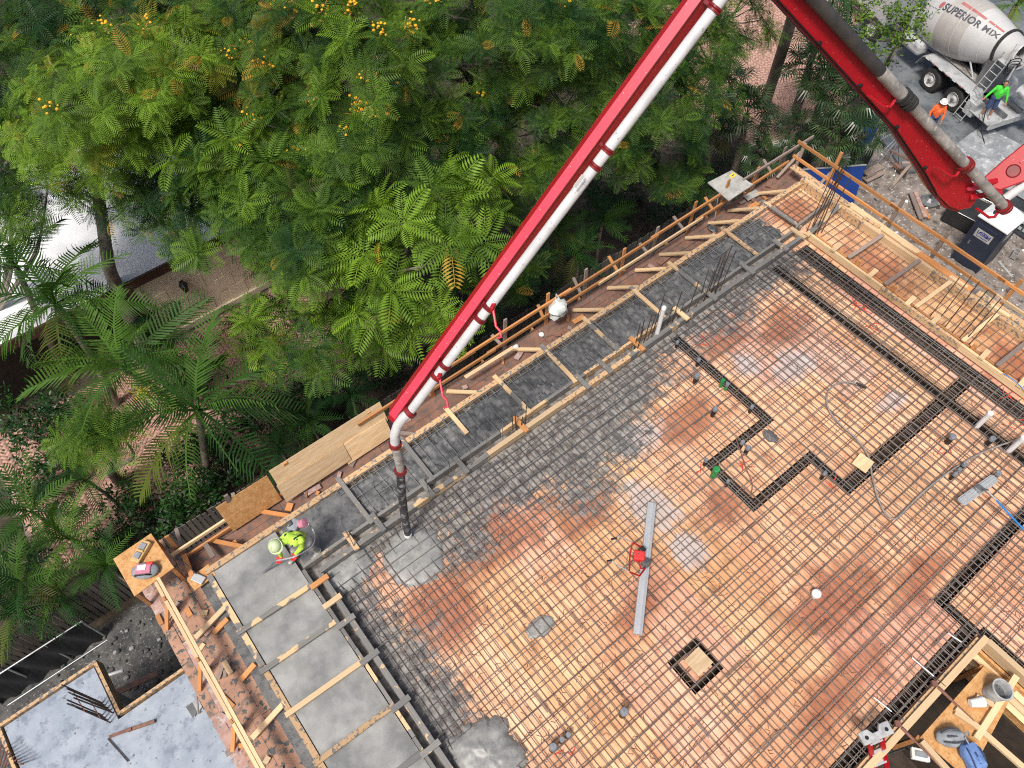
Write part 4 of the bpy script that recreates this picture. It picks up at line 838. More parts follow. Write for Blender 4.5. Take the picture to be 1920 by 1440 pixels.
cable('blue_hose', 'thin blue wire along the right step form', [(1880, 700), (1900, 712), (1925, 735)], D + .2, .01, 'bluecap', 'wire')
# stair opening: platform, ladder, buckets
pl = thing('stair_platform', 'plywood work platform hung inside the stair opening', 'platform', at(1800, 1330, 5.6)); z = D + .02
q = [at(1725, 1383, z), at(1845, 1249, z), at(1905, 1290, z), at(1815, 1460, z)]
MB().prism([(p.x, p.y) for p in q], z - .03, z).build('plywood', M['osb'], pl)
for p, r_, w_ in (((1792, 1328), (1925, 1445), .1), ((1728, 1390), (1800, 1470), .1), ((1905, 1268), (1830, 1385), .11), ((1830, 1306), (1862, 1322), .09), ((1790, 1335), (1835, 1365), .09)): plank('stringer', at(*p, z + .06), at(*r_, z + .07), w_, .07, M['new'], pl)
for p in q: MB().box((p.x, p.y, z - .6), (.08, .08, 1.1)).build('support', M['orange'], pl)
t = thing('cement_bucket', 'grey plastic bucket with dried cement on the stair platform', 'bucket', at(1856, 1300, z))
c = at(1856, 1302, z); MB().lathe([(.001, .01), (.15, .01), (.18, .36), (.195, .36), (.195, .38), (.165, .38), (.14, .06), (0, .05)], c, (.12, -.05, 1), 24).build('pail', M['bucket'], t, smooth=True); MB().lathe([(0, .2), (.148, .2)], c, (.12, -.05, 1), 20).build('cement', M['lumpy'], t); MB().tube([c + V((.19, .05, .33)), c + V((.24, -.02, .2)), c + V((.17, -.16, .3))], .006, 6).build('handle', M['steel'], t)
c = at(1826, 1322, z); t = thing('paper_cup', 'white paper cup lying on the stair platform', 'cup', c); MB().lathe([(0, 0), (.07, 0), (.1, .25), (.09, .25), (.06, .02), (0, .02)], c + V((-.08, .08, .09)), (.8, -.5, .05), 16).build('cup', M['paper'], t, smooth=True)
def bag(name, label, px, py, mats, s, rz):
    c = at(px, py, z + .16); t = thing(name, label, 'bag', c - V((0, 0, .16))); R_ = Matrix.Rotation(rz, 3, 'Z'); mb = MB(); n, m_ = 24, 14
    for i in range(m_ + 1):
        th = math.pi * i / m_
        for k in range(n):
            p = V((s * .95 * math.sin(th) ** .7 * math.cos(2 * math.pi * k / n), s * .62 * math.sin(th) ** .7 * math.sin(2 * math.pi * k / n), .17 * math.cos(th)))
            mb.v.append(c + R_ @ (p * (1 + .3 * fbm(p.x * 5, p.y * 5, p.z * 5 + px, 1, 3))))
    for i in range(m_):
        for k in range(n): mb.f.append([i * n + k, (i + 1) * n + k, (i + 1) * n + (k + 1) % n, i * n + (k + 1) % n]); mb.m.append(0)
    mb.build('body', M[mats[0]], t, smooth=True)
    for y_ in (-.07, .07): MB().tube([c + R_ @ V((-s * .8, y_, .08)), c + R_ @ V((-s * .3, y_ * 1.6, .18)), c + R_ @ V((s * .3, y_ * 1.6, .18)), c + R_ @ V((s * .8, y_, .06))], .014, 6).build('strap', M[mats[1]], t, smooth=True)
    MB().tube([c + R_ @ V((s * .6, 0, .1)), c + R_ @ V((s * 1.1, .06, .18)), c + R_ @ V((s * 1.25, 0, .05))], .012, 6).build('sling', M[mats[2]], t, smooth=True); MB().box(c + R_ @ V((-.05, 0, .165)), (s * .7, .03, .02), R_).build('zip', M[mats[1]], t)
bag('duffel_bag', 'pale grey cloth duffel bag on the stair platform', 1783, 1383, ('greybag', 'letter', 'greybag'), .24, -.6)
bag('backpack', 'blue cloth backpack at the bottom right of the stair platform', 1822, 1418, ('bluebag', 'denim', 'greybag'), .27, 1.1)
def strut(label, p, q, z0, z1):
    a, b = at(*p, z0), at(*q, z1); t = thing('turnbuckle_strut', label, 'strut', a); rod('rod', a, a.lerp(b, .12), .012, M['brownpipe'], t); rod('sleeve', a.lerp(b, .1), a.lerp(b, .4), .032, M['brownpipe'], t); rod('tube', a.lerp(b, .4), b, .02, M['brownpipe'], t); MB().box(a, (.1, .1, .06), Matrix.Rotation(.8, 3, 'Z')).build('plate', M['brownpipe'], t)
strut('rusty turnbuckle strut crossing the stair opening to the platform beam', (1752, 1282), (1832, 1358), D + .12, D + .1); strut('rusty turnbuckle strut crossing the stair opening at the bottom edge', (1683, 1357), (1760, 1434), D + .12, D + .05)
for k, (p, q, lb) in enumerate((((1639, 1308), (1683, 1343), 'white form tie rod above the red ladder'), ((1710, 1233), (1765, 1280), 'white form tie rod in the middle of the stair opening edge'), ((1777, 1187), (1812, 1210), 'white form tie rod near the corner of the stair opening'))):
    t = thing('tie_rod', lb, 'rod', at(*p, D)); a, b = at(*p, D + .02), at(*q, D + .1); rod('sleeve', a, a.lerp(b, .75), .014, M['pvc'], t); rod('bar', a.lerp(b, .75), b + (b - a) * .15, .008, M['bar_dark'], t)
ld = thing('ladder', 'red fibreglass ladder with grey top rising from the stair opening', 'ladder', at(1640, 1430, D)); t0, t1 = at(1628, 1382, D + .55), at(1651, 1372, D + .55); dn = V((.02, -.62, -1)).normalized() * 3.4
for s in (t0, t1): MB().bar(s, s + dn, .035, .09, up=(t1 - t0)).build('rail', M['red'], ld)
for k in range(10): a, b = t0 + dn * (k + .6) / 10, t1 + dn * (k + .6) / 10; MB().bar(a, b, .08, .03).build('rung', M['alu'], ld)
c = (t0 + t1) / 2 + V((0, 0, .03)); ex = (t1 - t0).normalized(); ey = V((0, 0, 1)).cross(ex); mb = MB()
pr_ = [(-.3, -.1), (.3, -.1), (.3, .12), (.12, .12), (.06, .03), (-.06, .03), (-.12, .12), (-.3, .12)]; vs = [c + ex * u_ + ey * v_ + V((0, 0, z_)) for z_ in (0, .07) for u_, v_ in pr_]; n = len(pr_)
mb.add(vs, [tuple(range(n))[::-1], tuple(range(n, 2 * n))] + [(i, (i + 1) % n, n + (i + 1) % n, n + i) for i in range(n)]).build('top_cap', M['bucket'], ld, bevel=.012)
for u_ in (-.2, .2): MB().lathe([(0, .003), (.035, .003), (.035, 0)], c + ex * u_ + V((0, 0, .072)), (0, 0, 1), 12).build('tool_hole', M['black'], ld)
t = thing('work_light', 'white work light hanging low in the stair opening', 'lamp', at(1725, 1418, 5.0)); c = at(1725, 1415, 5.2); MB().box(c, (.22, .34, .1), Matrix.Rotation(.7, 3, 'Z')).build('housing', M['paper'], t, bevel=.02); MB().box(c + V((0, 0, .06)), (.1, .24, .02), Matrix.Rotation(.7, 3, 'Z')).build('lens', M['greybag'], t); rod('bracket', c, c + V((.1, .15, -.5)), .015, M['steel'], t); rod('stand', c + V((.1, .15, -.5)), c + V((.1, .15, -1.95)), .02, M['steel'], t)
# ================================================================== CONCRETE PUMP BOOM
bm_ = thing('pump_boom', 'red concrete pump boom with white delivery pipe reaching over the deck', 'pump boom', at(765, 1005, D))
T0, T1 = dep(740, 787, 12.8), dep(1386, -97, 9.31)
a = (T1 - T0).normalized(); cc = (CAM - (T0 + T1) / 2); cc = (cc - a * cc.dot(a)).normalized(); rr_ = a.cross(cc)
if rr_.dot(_R) < 0: rr_ = -rr_
def psec(name, p, q, offs, mats, parent=bm_):
    n = len(offs); mb = MB(); mb.add([o_ + rr_ * u_ + cc * v_ for o_ in (p, q) for u_, v_ in offs], [tuple(range(n)), tuple(range(n, 2 * n))[::-1]] + [(i, n + i, n + (i + 1) % n, (i + 1) % n) for i in range(n)]); return mb.build(name, mats, parent, bevel=.006)
o = psec('arm_beam', T0, T1, [(0, 0), (-.14, -.04), (-.2, -.24), (.14, -.2)], [M['red'], M['pink']]); o.data.polygons[2].material_index = 1  # camera-side face gets the pink with the sky's sheen painted in
psec('arm_flange', T0 + a * .1, T1, [(.006, .008), (-.008, .01), (.0, -.03), (.022, -.02)], M['red_dark'])
tip = MB(); tip.add([T0 + a * .02 + rr_ * u_ + cc * v_ for u_, v_ in ((0, 0), (-.14, -.04), (-.2, -.24), (.14, -.2))] + [T0 - a * .1 + rr_ * u_ + cc * v_ for u_, v_ in ((.02, -.05), (-.1, -.08), (-.12, -.2), (.06, -.2))], [(0, 1, 5, 4), (1, 2, 6, 5), (2, 3, 7, 6), (3, 0, 4, 7), (4, 5, 6, 7), (3, 2, 1, 0)]).build('arm_tip', M['red'], bm_)
P0, P1 = dep(769, 772, 12.7), dep(1425, -97, 9.25)
MB().tube([P0, P1], .078, 16).build('delivery_pipe', M['pipe'], bm_, smooth=True)
for tt, kind in ((.076, 1), (.1, 0), (.2, 0), (.225, 1), (.53, 0), (.565, 1), (.87, 1)):
    p = dep(769 + (1425 - 769) * tt, 772 - 869 * tt, 1 / (1 / 12.7 + (1 / 9.25 - 1 / 12.7) * tt)); ax = (P1 - P0).normalized()
    MB().lathe([(.08, -.04), (.1, -.035), (.1, -.01), (.088, 0), (.1, .01), (.1, .035), (.08, .04)], p, ax, 16).build('coupling', M['red_dark'], bm_, smooth=True)
    if kind: MB().bar(p, p - rr_ * .2 - cc * .1, .05, .05, up=ax).build('pipe_bracket', M['red_dark'], bm_)
for px, py, k in ((924, 576, .225), (824, 706, .076)):
    d_ = 1 / (1 / 12.7 + (1 / 9.25 - 1 / 12.7) * k) - .1; s = [dep(px, py, d_), dep(px + 3, py + 18, d_), dep(px + 6, py + 36, d_), dep(px + 14, py + 45, d_), dep(px + 16, py + 56, d_), dep(px + 8, py + 59, d_)]
    MB().tube(s, .02, 8).build('hose_hook', M['pink'], bm_, smooth=True); MB().box(s[0], (.12, .06, .1), Matrix.Rotation(.5, 3, 'Z')).build('hook_plate', M['red'], bm_, bevel=.01)
el = [P0, dep(757, 782, 12.75), dep(746, 797, 12.85), dep(740, 814, 13.0), dep(741, 833, 13.2)]
MB().tube(el, .085, 14).build('elbow', M['pipe'], bm_, smooth=True)
el2 = [dep(742, 838, 13.25), dep(745, 850, 13.4), dep(749, 866, 13.6), dep(751, 882, 13.8)]
MB().tube(el2, [.08, .085, .085, .075], 14).build('lower_elbow', M['pipe_grey'], bm_, smooth=True)
for p, d_ in ((el[0], el[0] - el[1]), (el[4], el2[0] - el[3]), (el2[3], el2[2] - el2[3])): MB().lathe([(.085, -.045), (.115, -.04), (.115, .04), (.085, .045)], p, d_, 16).build('clamp', M['red_dark'], bm_, smooth=True)
hb = at(765, 1003, PZ + .13); ht = el2[3]
MB().tube([ht, ht.lerp(hb, .3) + V((-.03, 0, 0)), ht.lerp(hb, .65) + V((-.02, .02, 0)), ht.lerp(hb, .94), hb], [.078, .082, .08, .078, .08], 14).build('end_hose', M['hose'], bm_, smooth=True)
MB().lathe([(.082, 0), (.088, .0), (.088, .1), (.082, .1)], hb, ht - hb, 14).build('hose_cuff', M['pvc'], bm_, smooth=True)
# sticker on the arm
p = dep(1080, 337, 10.45); MB().bar(p - a * .1 + rr_ * .045 - cc * .05, p + a * .1 + rr_ * .045 - cc * .05, .07, .004, up=(rr_ + cc * 1.0)).build('sticker', M['paper'], bm_)
# second section
Q0, Q1 = dep(1440, -95, 9.0), dep(1850, 352, 12.5)
a = (Q1 - Q0).normalized(); cc = (CAM - (Q0 + Q1) / 2); cc = (cc - a * cc.dot(a)).normalized(); ss = a.cross(cc)
if ss.dot(_R) > 0: ss = -ss          # towards the lower left of the picture
L = (Q1 - Q0).length
def plate(name, pts, th, mat, off=0.):
    n = len(pts); vs = [Q0 + a * (t_ * L) + ss * s_ + cc * (v_ + off) for v_ in (0, -th) for t_, s_ in pts]
    return MB().add(vs, [tuple(range(n)), tuple(range(n, 2 * n))[::-1]] + [(i, n + i, n + (i + 1) % n, (i + 1) % n) for i in range(n)]).build(name, M[mat], bm_, bevel=.015)
plate('second_arm', [(0, .02), (.62, .04), (.8, .06), (.93, .08), (.98, .12), (1.02, .24), (1.03, .36), (1.01, .5), (.97, .57), (.9, .57), (.8, .47), (.6, .34), (0, .27)], .3, 'red')
plate('arm_rib', [(.02, .265), (.6, .335), (.8, .465), (.9, .565), (.97, .565), (1.01, .5), (1.03, .53), (.97, .64), (.88, .62), (.78, .53), (.6, .4), (.02, .32)], .26, 'red_dark', -.04)
for k in range(3):
    o_ = .23 + k * .025; MB().tube([Q0 + a * (t_ * L) + ss * (s_ + o_ - .06) + cc * .03 for t_, s_ in ((0, .1), (.3, .135), (.6, .17), (.8, .3), (.9, .4))], .007, 6).build('hydraulic_line', M['black'], bm_, smooth=True)
for t_ in (.25, .42, .6, .78): MB().box(Q0 + a * (t_ * L) + ss * (.28 + max(0, t_ - .55) * .6) + cc * .01, (.05, .06, .04)).build('line_clamp', M['black'], bm_, bevel=.01)
W0, W1, W2 = dep(1440, -96, 8.9), dep(1694, 181, 10.8), dep(1883, 388, 12.7)
MB().tube([W0, W1], .088, 16).build('dark_pipe', M['pipe_black'], bm_, smooth=True); MB().tube([W1.lerp(W2, .02), W2], .08, 16).build('grey_pipe', M['pipe_grey'], bm_, smooth=True); MB().tube([W0.lerp(W1, .8), W1], .0895, 16).build('pipe_sleeve', M['pipe_grey'], bm_, smooth=True)
ax = (W2 - W1).normalized()
for p, m in ((W1, 'rubber'), (W1 + ax * .16, 'rubber'), (W1.lerp(W2, .58), 'red_dark'), (W2, 'red_dark')):
    MB().lathe([(.08, -.06), (.12, -.055), (.12, -.01), (.1, 0), (.12, .01), (.12, .055), (.08, .06)], p, ax, 16).build('coupling', M[m], bm_, smooth=True)
for p in (W1.lerp(W2, -.02), W1.lerp(W2, .58), W2):
    b = p + ss * .3 - ax * .45; MB().tube([p + ss * .08, p + ss * .2 + cc * .05, p + ss * .26 - ax * .12 + cc * .08, b + cc * .04], .024, 8).build('pipe_support', M['red'], bm_, smooth=True)
# joint and first section
J = dep(1872, 372, 12.8)
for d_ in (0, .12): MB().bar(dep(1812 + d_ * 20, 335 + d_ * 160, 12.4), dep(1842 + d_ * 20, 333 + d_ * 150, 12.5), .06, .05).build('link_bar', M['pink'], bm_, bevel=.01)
for d_ in (0, 1): MB().bar(dep(1806 + 14 * d_, 352 + 18 * d_, 12.55), dep(1872 + 6 * d_, 338 + 22 * d_, 12.75), .09, .05, up=CAM - J).build('link_plate', M['red'], bm_, bevel=.015)
V0, V1 = dep(1852, 358, 12.9), dep(2100, 165, 11.8); a1 = (V1 - V0).normalized(); c1 = CAM - V0; c1 = (c1 - a1 * c1.dot(a1)).normalized(); s1 = a1.cross(c1)
n_ = [(0, -.1), (.06, .12), (.2, .24), (1, .27), (1, -.26), (.2, -.24), (.05, -.22)]; L1 = (V1 - V0).length
MB().add([V0 + a1 * (t_ * L1) + s1 * s_ + c1 * v_ for v_ in (.1, -.25) for t_, s_ in n_], [tuple(range(7)), tuple(range(7, 14))[::-1]] + [(i, 7 + i, 7 + (i + 1) % 7, (i + 1) % 7) for i in range(7)]).build('first_arm', M['red'], bm_, bevel=.02)
p = V0 + a1 * .45 + c1 * .104; MB().lathe([(0, .0), (.09, .0), (.1, .01), (.11, 0)], p, c1, 20).build('pin_boss', M['red_dark'], bm_, smooth=True)
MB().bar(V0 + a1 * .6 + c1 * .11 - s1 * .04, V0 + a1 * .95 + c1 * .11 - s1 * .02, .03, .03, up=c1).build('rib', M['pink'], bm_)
MB().tube([dep(1885, 372, 12.85), dep(1960, 318, 12.5), dep(2110, 215, 12)], .075, 14).build('first_pipe', M['pipe'], bm_, smooth=True)
# ================================================================== MIXER TRUCK
TU = V((.263, .965, 0)).normalized(); TN = V((TU.y, -TU.x, 0)); TO = V((33.86, 2.49, .17)) + TN * 1.2
def tk(x, y, z): return TO + TU * x - TN * y + V((0, 0, z))
TRM = Matrix((TU, -TN, V((0, 0, 1)))).transposed()
tr = thing('mixer_truck', 'white concrete mixer truck parked on the wet drive at the upper right', 'truck', TO)
def tb(name, c, s, m, bev=.02): return MB().box(tk(*c), s, TRM).build(name, M[m], tr, bevel=bev)
for s in (.42, -.42): tb('frame_rail', (2.2, s, .85), (8.6, .1, .22), 'steel', 0)
for x in (0, 1.48, 5.6):
    for s in (1, -1):
        for k, y in enumerate((1.06, .74) if x < 5 else (1.02,)):
            c = tk(x, s * y, .52); ax = -TN * s
            wh = MB().lathe([(.3, -.14), (.44, -.15), (.5, -.13), (.52, -.08), (.52, .08), (.5, .13), (.44, .15), (.3, .14)], c, ax, 28).build('wheel', M['rubber'], tr, smooth=True)
            if k == 0:
                MB().lathe([(.3, .15), (.31, .13), (.27, .09), (.16, .06), (.14, .1), (.1, .12), (.0, .13)], c, ax, 24).build('rim', M['drum'], wh, smooth=True)
                MB().lathe([(.06, .12), (.06, .2), (0, .2)], c, ax, 12).build('hub', M['steel'], wh, smooth=True)
for s in (1, -1):
    f_ = MB(); ys = (s * .58, s * 1.28)
    pr_ = [(-.95, .72), (-.72, 1.2), (-.62, 1.27), (2.15, 1.27), (2.3, 1.2), (2.5, .75)]
    vs = [tk(x, y, z + d_) for d_ in (0, -.03) for x, z in pr_ for y in ys]; n = len(pr_)
    fs = [(2 * i, 2 * i + 2, 2 * i + 3, 2 * i + 1) for i in range(n - 1)] + [(2 * n + 2 * i, 2 * n + 2 * i + 1, 2 * n + 2 * i + 3, 2 * n + 2 * i + 2) for i in range(n - 1)] + [(2 * i + 1, 2 * i + 3, 2 * n + 2 * i + 3, 2 * n + 2 * i + 1) for i in range(n - 1)]
    f_.add(vs, fs).build('fender', M['truck'], tr)
    for k in range(7): tb('reflector', (-.5 + k * .42, s * 1.287, 1.235), (.2, .01, .03), 'redstripe' if k % 2 else 'paper', 0)
tb('water_tank', (3.3, .85, 1.15), (1.3, .62, .6), 'truck', .18); tb('fuel_tank', (3.3, -.85, 1.0), (1.2, .55, .55), 'steel', .15)
tb('cab', (6.0, 0, 1.75), (1.7, 2.2, 1.9), 'truck', .12); tb('hood', (7.4, 0, 1.3), (1.3, 1.7, 1.0), 'truck', .12); tb('windscreen', (6.87, 0, 2.15), (.04, 1.8, .7), 'letter', .02)
for s in (1, -1): tb('side_window', (6.1, s * 1.11, 2.15), (.8, .03, .6), 'letter', .02); tb('marker_light', (4.75, s * 1.05, 2.75), (.14, .14, .14), 'marking', .03)
tb('front_pedestal', (4.1, 0, 1.5), (.35, 1.0, 1.3), 'truck'); tb('rear_pedestal', (-.35, 0, 1.7), (.4, 1.3, 1.6), 'steel')
# drum
D0, D1 = tk(4.0, 0, 2.05), tk(-1.25, 0, 2.95); da = (D1 - D0).normalized(); DL = (D1 - D0).length
PR = [(.0, 0), (.42, .02), (.8, .18), (1.05, .5), (1.17, .95), (1.22, 1.5), (1.22, 2.1), (1.14, 2.7), (.98, 3.35), (.8, 3.95), (.62, 4.5), (.55, 4.85), (.58, 5.1), (.54, 5.15), (.45, 5.0)]
def drad(t):
    for (r0, t0_), (r1, t1_) in zip(PR, PR[1:]):
        if t0_ <= t <= t1_ and t1_ > t0_: return r0 + (r1 - r0) * (t - t0_) / (t1_ - t0_)
    return .5
dup_ = (V((0, 0, 1)) - da * da.z).normalized(); dlf = dup_.cross(da) if dup_.cross(da).dot(-TN) > 0 else da.cross(dup_)
fine_ = [(drad(t), t) for t in np.linspace(0, 4.85, 44)] + PR[-3:]
dr = MB().lathe(fine_, D0, da, 48, up=dup_); dm = MB()
ds = dr.build('drum', [M['drum'], M['drum_dirty']], tr, smooth=True)
for i, pg in enumerate(ds.data.polygons):
    t = i // 48; pg.material_index = 1 if 14 <= t <= 25 else 0
for t in (.95, 2.5, 3.7): MB().lathe([(drad(t - .015) + .004, t - .015), (drad(t) + .012, t), (drad(t + .015) + .004, t + .015)], D0, da, 48, up=dup_).build('weld_seam', M['drum'], ds, smooth=True)
MB().lathe([(drad(4.28) + .01, 4.22), (drad(4.28) + .05, 4.24), (drad(4.28) + .05, 4.34), (drad(4.34) + .01, 4.36)], D0, da, 48, up=dup_).build('roller_ring', M['rubber'], ds, smooth=True)
def dpt(t, phi, e=.006): return D0 + da * t + (dup_ * math.cos(phi) + dlf * math.sin(phi)) * (drad(t) + e)
def lettering(body, size, fn, name, mat, parent, width=None):
    cu = bpy.data.curves.new('text', 'FONT'); cu.body = body; cu.size = size; cu.offset = size * .035; cu.resolution_u = 3; cu.space_character = 1.05
    o = bpy.data.objects.new('text', cu); COL.objects.link(o); dg = bpy.context.evaluated_depsgraph_get(); dg.update()
    m = bpy.data.meshes.new_from_object(o.evaluated_get(dg)); bpy.data.objects.remove(o); bpy.data.curves.remove(cu)
    import bmesh
    bm = bmesh.new(); bm.from_mesh(m); bmesh.ops.triangulate(bm, faces=bm.faces[:])
    for k_ in range(3):
        es = [e for e in bm.edges if e.calc_length() > size * .16]
        if es: bmesh.ops.subdivide_edges(bm, edges=es, cuts=1); bmesh.ops.triangulate(bm, faces=bm.faces[:])
    w_ = max(v.co.x for v in bm.verts); k = width / w_ if width else 1
    for v in bm.verts: v.co = fn(v.co.x * k, v.co.y) - org(parent)
    bm.to_mesh(m); bm.free(); m.materials.clear(); m.materials.append(mat); m.name = name
    return link(name, m, parent)
lettering('SUPERIOR MIX', .42, lambda x, y: dpt(1.42 + x, .95 - (y + .05) / 1.2), 'lettering', M['letter'], ds, 2.75)
mb = MB(); n = 30
for i in range(n + 1):
    t = 1.95 + 2.2 * i / n
    for j in range(3): mb.v.append(dpt(t, .5 - .05 * j + .03 * math.sin(i * .1), .005))
for i in range(n):
    if 17 < i < 20: continue
    for j in range(2): k = i * 3 + j; mb.f.append([k, k + 1, k + 4, k + 3]); mb.m.append(0)
mb.build('stripe', M['redstripe'], ds)
mb = MB(); n = 16
for i in range(n): mb.v.append(dpt(1.28 + .11 * math.cos(2 * math.pi * i / n), .78 + .13 * math.sin(2 * math.pi * i / n), .006))
mb.f.append(list(range(n))); mb.m.append(0); mb.build('emblem', M['redstripe'], ds)
mb = MB()
for i in range(4):
    for j in range(5):
        t0_, p0_ = .72 + .3 * (i in (1,)) , 1.15
    c = [(.75, .95), (1.25, .95), (1.25, 1.3), (.75, 1.3)]; (ta, pa), (tb_, pb) = c[i], c[(i + 1) % 4]
    for j in range(5):
        s0, s1_ = j / 5 + .03, j / 5 + .12; mb.tube([dpt(ta + (tb_ - ta) * s0, pa + (pb - pa) * s0, .005), dpt(ta + (tb_ - ta) * s1_, pa + (pb - pa) * s1_, .005)], .012, 4)
mb.build('hatch_bolts', M['letter'], ds)
# rear gear
tb('rear_platform', (-1.55, .35, .72), (1.1, 1.9, .05), 'truck', .01); tb('rear_bumper', (-2.12, 0, .62), (.1, 2.4, .3), 'truck'); tb('side_box', (-.95, 1.05, .75), (.5, .45, .6), 'truck')
hp = MB().lathe([(.16, 0), (.2, .25), (.5, .75), (.52, .8), (.48, .78), (.16, .2)], tk(-1.75, 0, 2.6), V((0, 0, 1)) - TU * .25, 20).build('hopper', M['truck'], tr, smooth=True)
ch = MB(); n = 14; c0, c1_ = tk(-1.8, .1, 2.0), tk(-3.3, -.8, 1.0); dd = (c1_ - c0).normalized(); sd_ = V((0, 0, 1)).cross(dd).normalized(); uu = dd.cross(sd_)
for p in (c0, c1_):
    for i in range(n + 1): th = math.pi * i / n; ch.v.append(p - sd_ * .3 * math.cos(th) - uu * .24 * math.sin(th))
for i in range(n): ch.f.append([i, i + 1, n + 2 + i, n + 1 + i]); ch.m.append(0)
ch.build('chute', M['truck'], tr, smooth=True)
l0, l1 = tk(-.5, 1.36, .15), tk(-.95, 1.36, .15); top = tk(-.62, .75, 2.75) - l0
for l in (l0, l1): MB().tube([l, l + top, l + top + V((0, 0, .35)) - TU * .1], .022, 8).build('ladder_rail', M['truck'], tr, smooth=True)
for k in range(9): MB().tube([l0 + top * (k + .4) / 9.2, l1 + top * (k + .4) / 9.2], .016, 6).build('ladder_rung', M['truck'], tr, smooth=True)
tb('ladder_platform', (-.9, .35, 2.72), (.6, .9, .04), 'truck', .01)
MB().tube([tk(-1.0, .75, 2.75), tk(-1.0, .75, 3.6), tk(-1.4, .3, 3.6), tk(-1.4, .3, 2.75)], .02, 8).build('hoop_rail', M['truck'], tr, smooth=True)
hs = []
for i in range(40): th = i * .5; hs.append(tk(-1.25 + .06 * math.sin(i), .62 + .32 * math.cos(th), 2.5 + .32 * math.sin(th) + .01 * i))
MB().tube(hs, .018, 6).build('water_hose', M['black'], tr, smooth=True)
for (p, q) in (((-.35, .6, 1.0), (.6, .6, 1.9)), ((-1.6, .9, .8), (-1.2, .35, 2.7)), ((-2.1, .9, .75), (-2.1, -.9, .8)), ((1.9, .5, 1.0), (.9, .55, 1.95))): MB().tube([tk(*p), tk(*q)], .035, 8).build('brace', M['truck'], tr, smooth=True)
tb('drip_pan', (.9, .45, 1.35), (2.6, .4, .05), 'pipe_grey', .01)
MB().tube([tk(-1.35, .95, 1.4), tk(-1.7, 1.3, 1.1), tk(-2.0, 1.35, .4), tk(-2.2, 1.2, .1), tk(-2.6, 1.4, .04), tk(-3.0, 1.0, .04)], .02, 8).build('wash_hose', M['black'], tr, smooth=True)
# ================================================================== YARD
x0, x1, y0, y1 = 26.65, 27.8, -3.74, -2.66; pt = thing('portable_toilet', 'navy portable toilet with white roof below the boom joint', 'toilet', (27.2, -3.2, .05))
MB().box(((x0 + x1) / 2, (y0 + y1) / 2, 1.12), (x1 - x0, y1 - y0, 2.1)).build('cabin', M['navy'], pt, bevel=.03)
MB().box((x0 - .012, -3.17, 1.05), (.03, .74, 1.85)).build('door', M['navy'], pt, bevel=.01); MB().box((x0 - .03, -2.88, 1.1), (.03, .05, .16)).build('door_handle', M['steel'], pt, bevel=.005)
for yy in (y0 + .03, y1 - .03): MB().box((x0 - .01, yy, 1.12), (.05, .06, 2.1)).build('corner_post', M['navy'], pt, bevel=.015)
rf = MB(); e = .05; zz = 2.17
b_ = [(x0 - e, y0 - e), (x1 + e, y0 - e), (x1 + e, y1 + e), (x0 - e, y1 + e)]; t_ = [(x0 + .38, y0 + .35), (x1 - .2, y0 + .35), (x1 - .2, y1 - .35), (x0 + .38, y1 - .35)]
rf.add([(*p, zz) for p in b_] + [(*p, zz + .07) for p in b_] + [(*p, zz + .34) for p in t_], [(3, 2, 1, 0), (8, 9, 10, 11)] + [(i, (i + 1) % 4, 4 + (i + 1) % 4, 4 + i) for i in range(4)] + [(4 + i, 4 + (i + 1) % 4, 8 + (i + 1) % 4, 8 + i) for i in range(4)]).build('roof', M['pvc'], pt, bevel=.02)
MB().lathe([(.05, 0), (.05, .3), (0, .3)], (x0 + .25, y1 - .3, zz + .05), (0, 0, 1), 12).build('vent_pipe', M['navy'], pt, smooth=True)
sg = MB().box((x0 - .034, -3.17, 1.62), (.012, .62, .36)).build('sign', M['greyboard'], pt)
M['signblue'] = pmat('sign_blue', (.02, .03, .22), rough=.5)
lettering('United', .2, lambda x, y: V((x0 - .044, -3.17 + .25 - x, 1.6 + y)), 'sign_text', M['signblue'], sg, .5)
MB().tube([(x0 - .045, -3.17 + .2 * math.cos(th), 1.62 + .13 * math.sin(th)) for th in np.linspace(.4, 2.8, 10)], .01, 4).build('sign_arc', M['signblue'], sg)
for k in range(9): MB().box((x0 - .044, -3.37 + k * .05, 1.52), (.005, .03, .04)).build('sign_small_print', M['signblue'], sg)
MB().box((27.1, y0 - .012, 1.75), (.4, .012, .26)).build('side_sign', M['greyboard'], pt)
bn = thing('mesh_banner', 'dark mesh banner with big grey letters at the right edge', 'banner', (29.6, -4, 0))
mb = MB(); n = 24
for i in range(n + 1):
    for j in range(5): mb.v.append(V((29.6 + .03 * math.sin(i * .9 + j), -2.15 - 3.6 * i / n, .15 + 1.35 * j / 4)))
for i in range(n):
    for j in range(4): k = i * 5 + j; mb.f.append([k, k + 1, k + 6, k + 5]); mb.m.append(0)
M['bannerdark'] = pmat('banner_mesh', (.07, .085, .1), (.055, .065, .08), rough=.7, scale=4); mb.build('mesh', M['bannerdark'], bn, smooth=True)
M['bannertext'] = pmat('banner_letters', (.4, .45, .48), rough=.6)
lettering('TEPO', .95, lambda x, y: V((29.55, -2.4 - x, .42 + y)), 'banner_text', M['bannertext'], bn, 2.6)
MB().tube([(29.6, -2.1, 1.52), (29.6, -5.8, 1.52)], .025, 8).build('top_pipe', M['galv'], bn); 
for yy in (-2.1, -5.8): MB().tube([(29.6, yy, 0), (29.6, yy, 1.55)], .028, 8).build('post', M['galv'], bn)
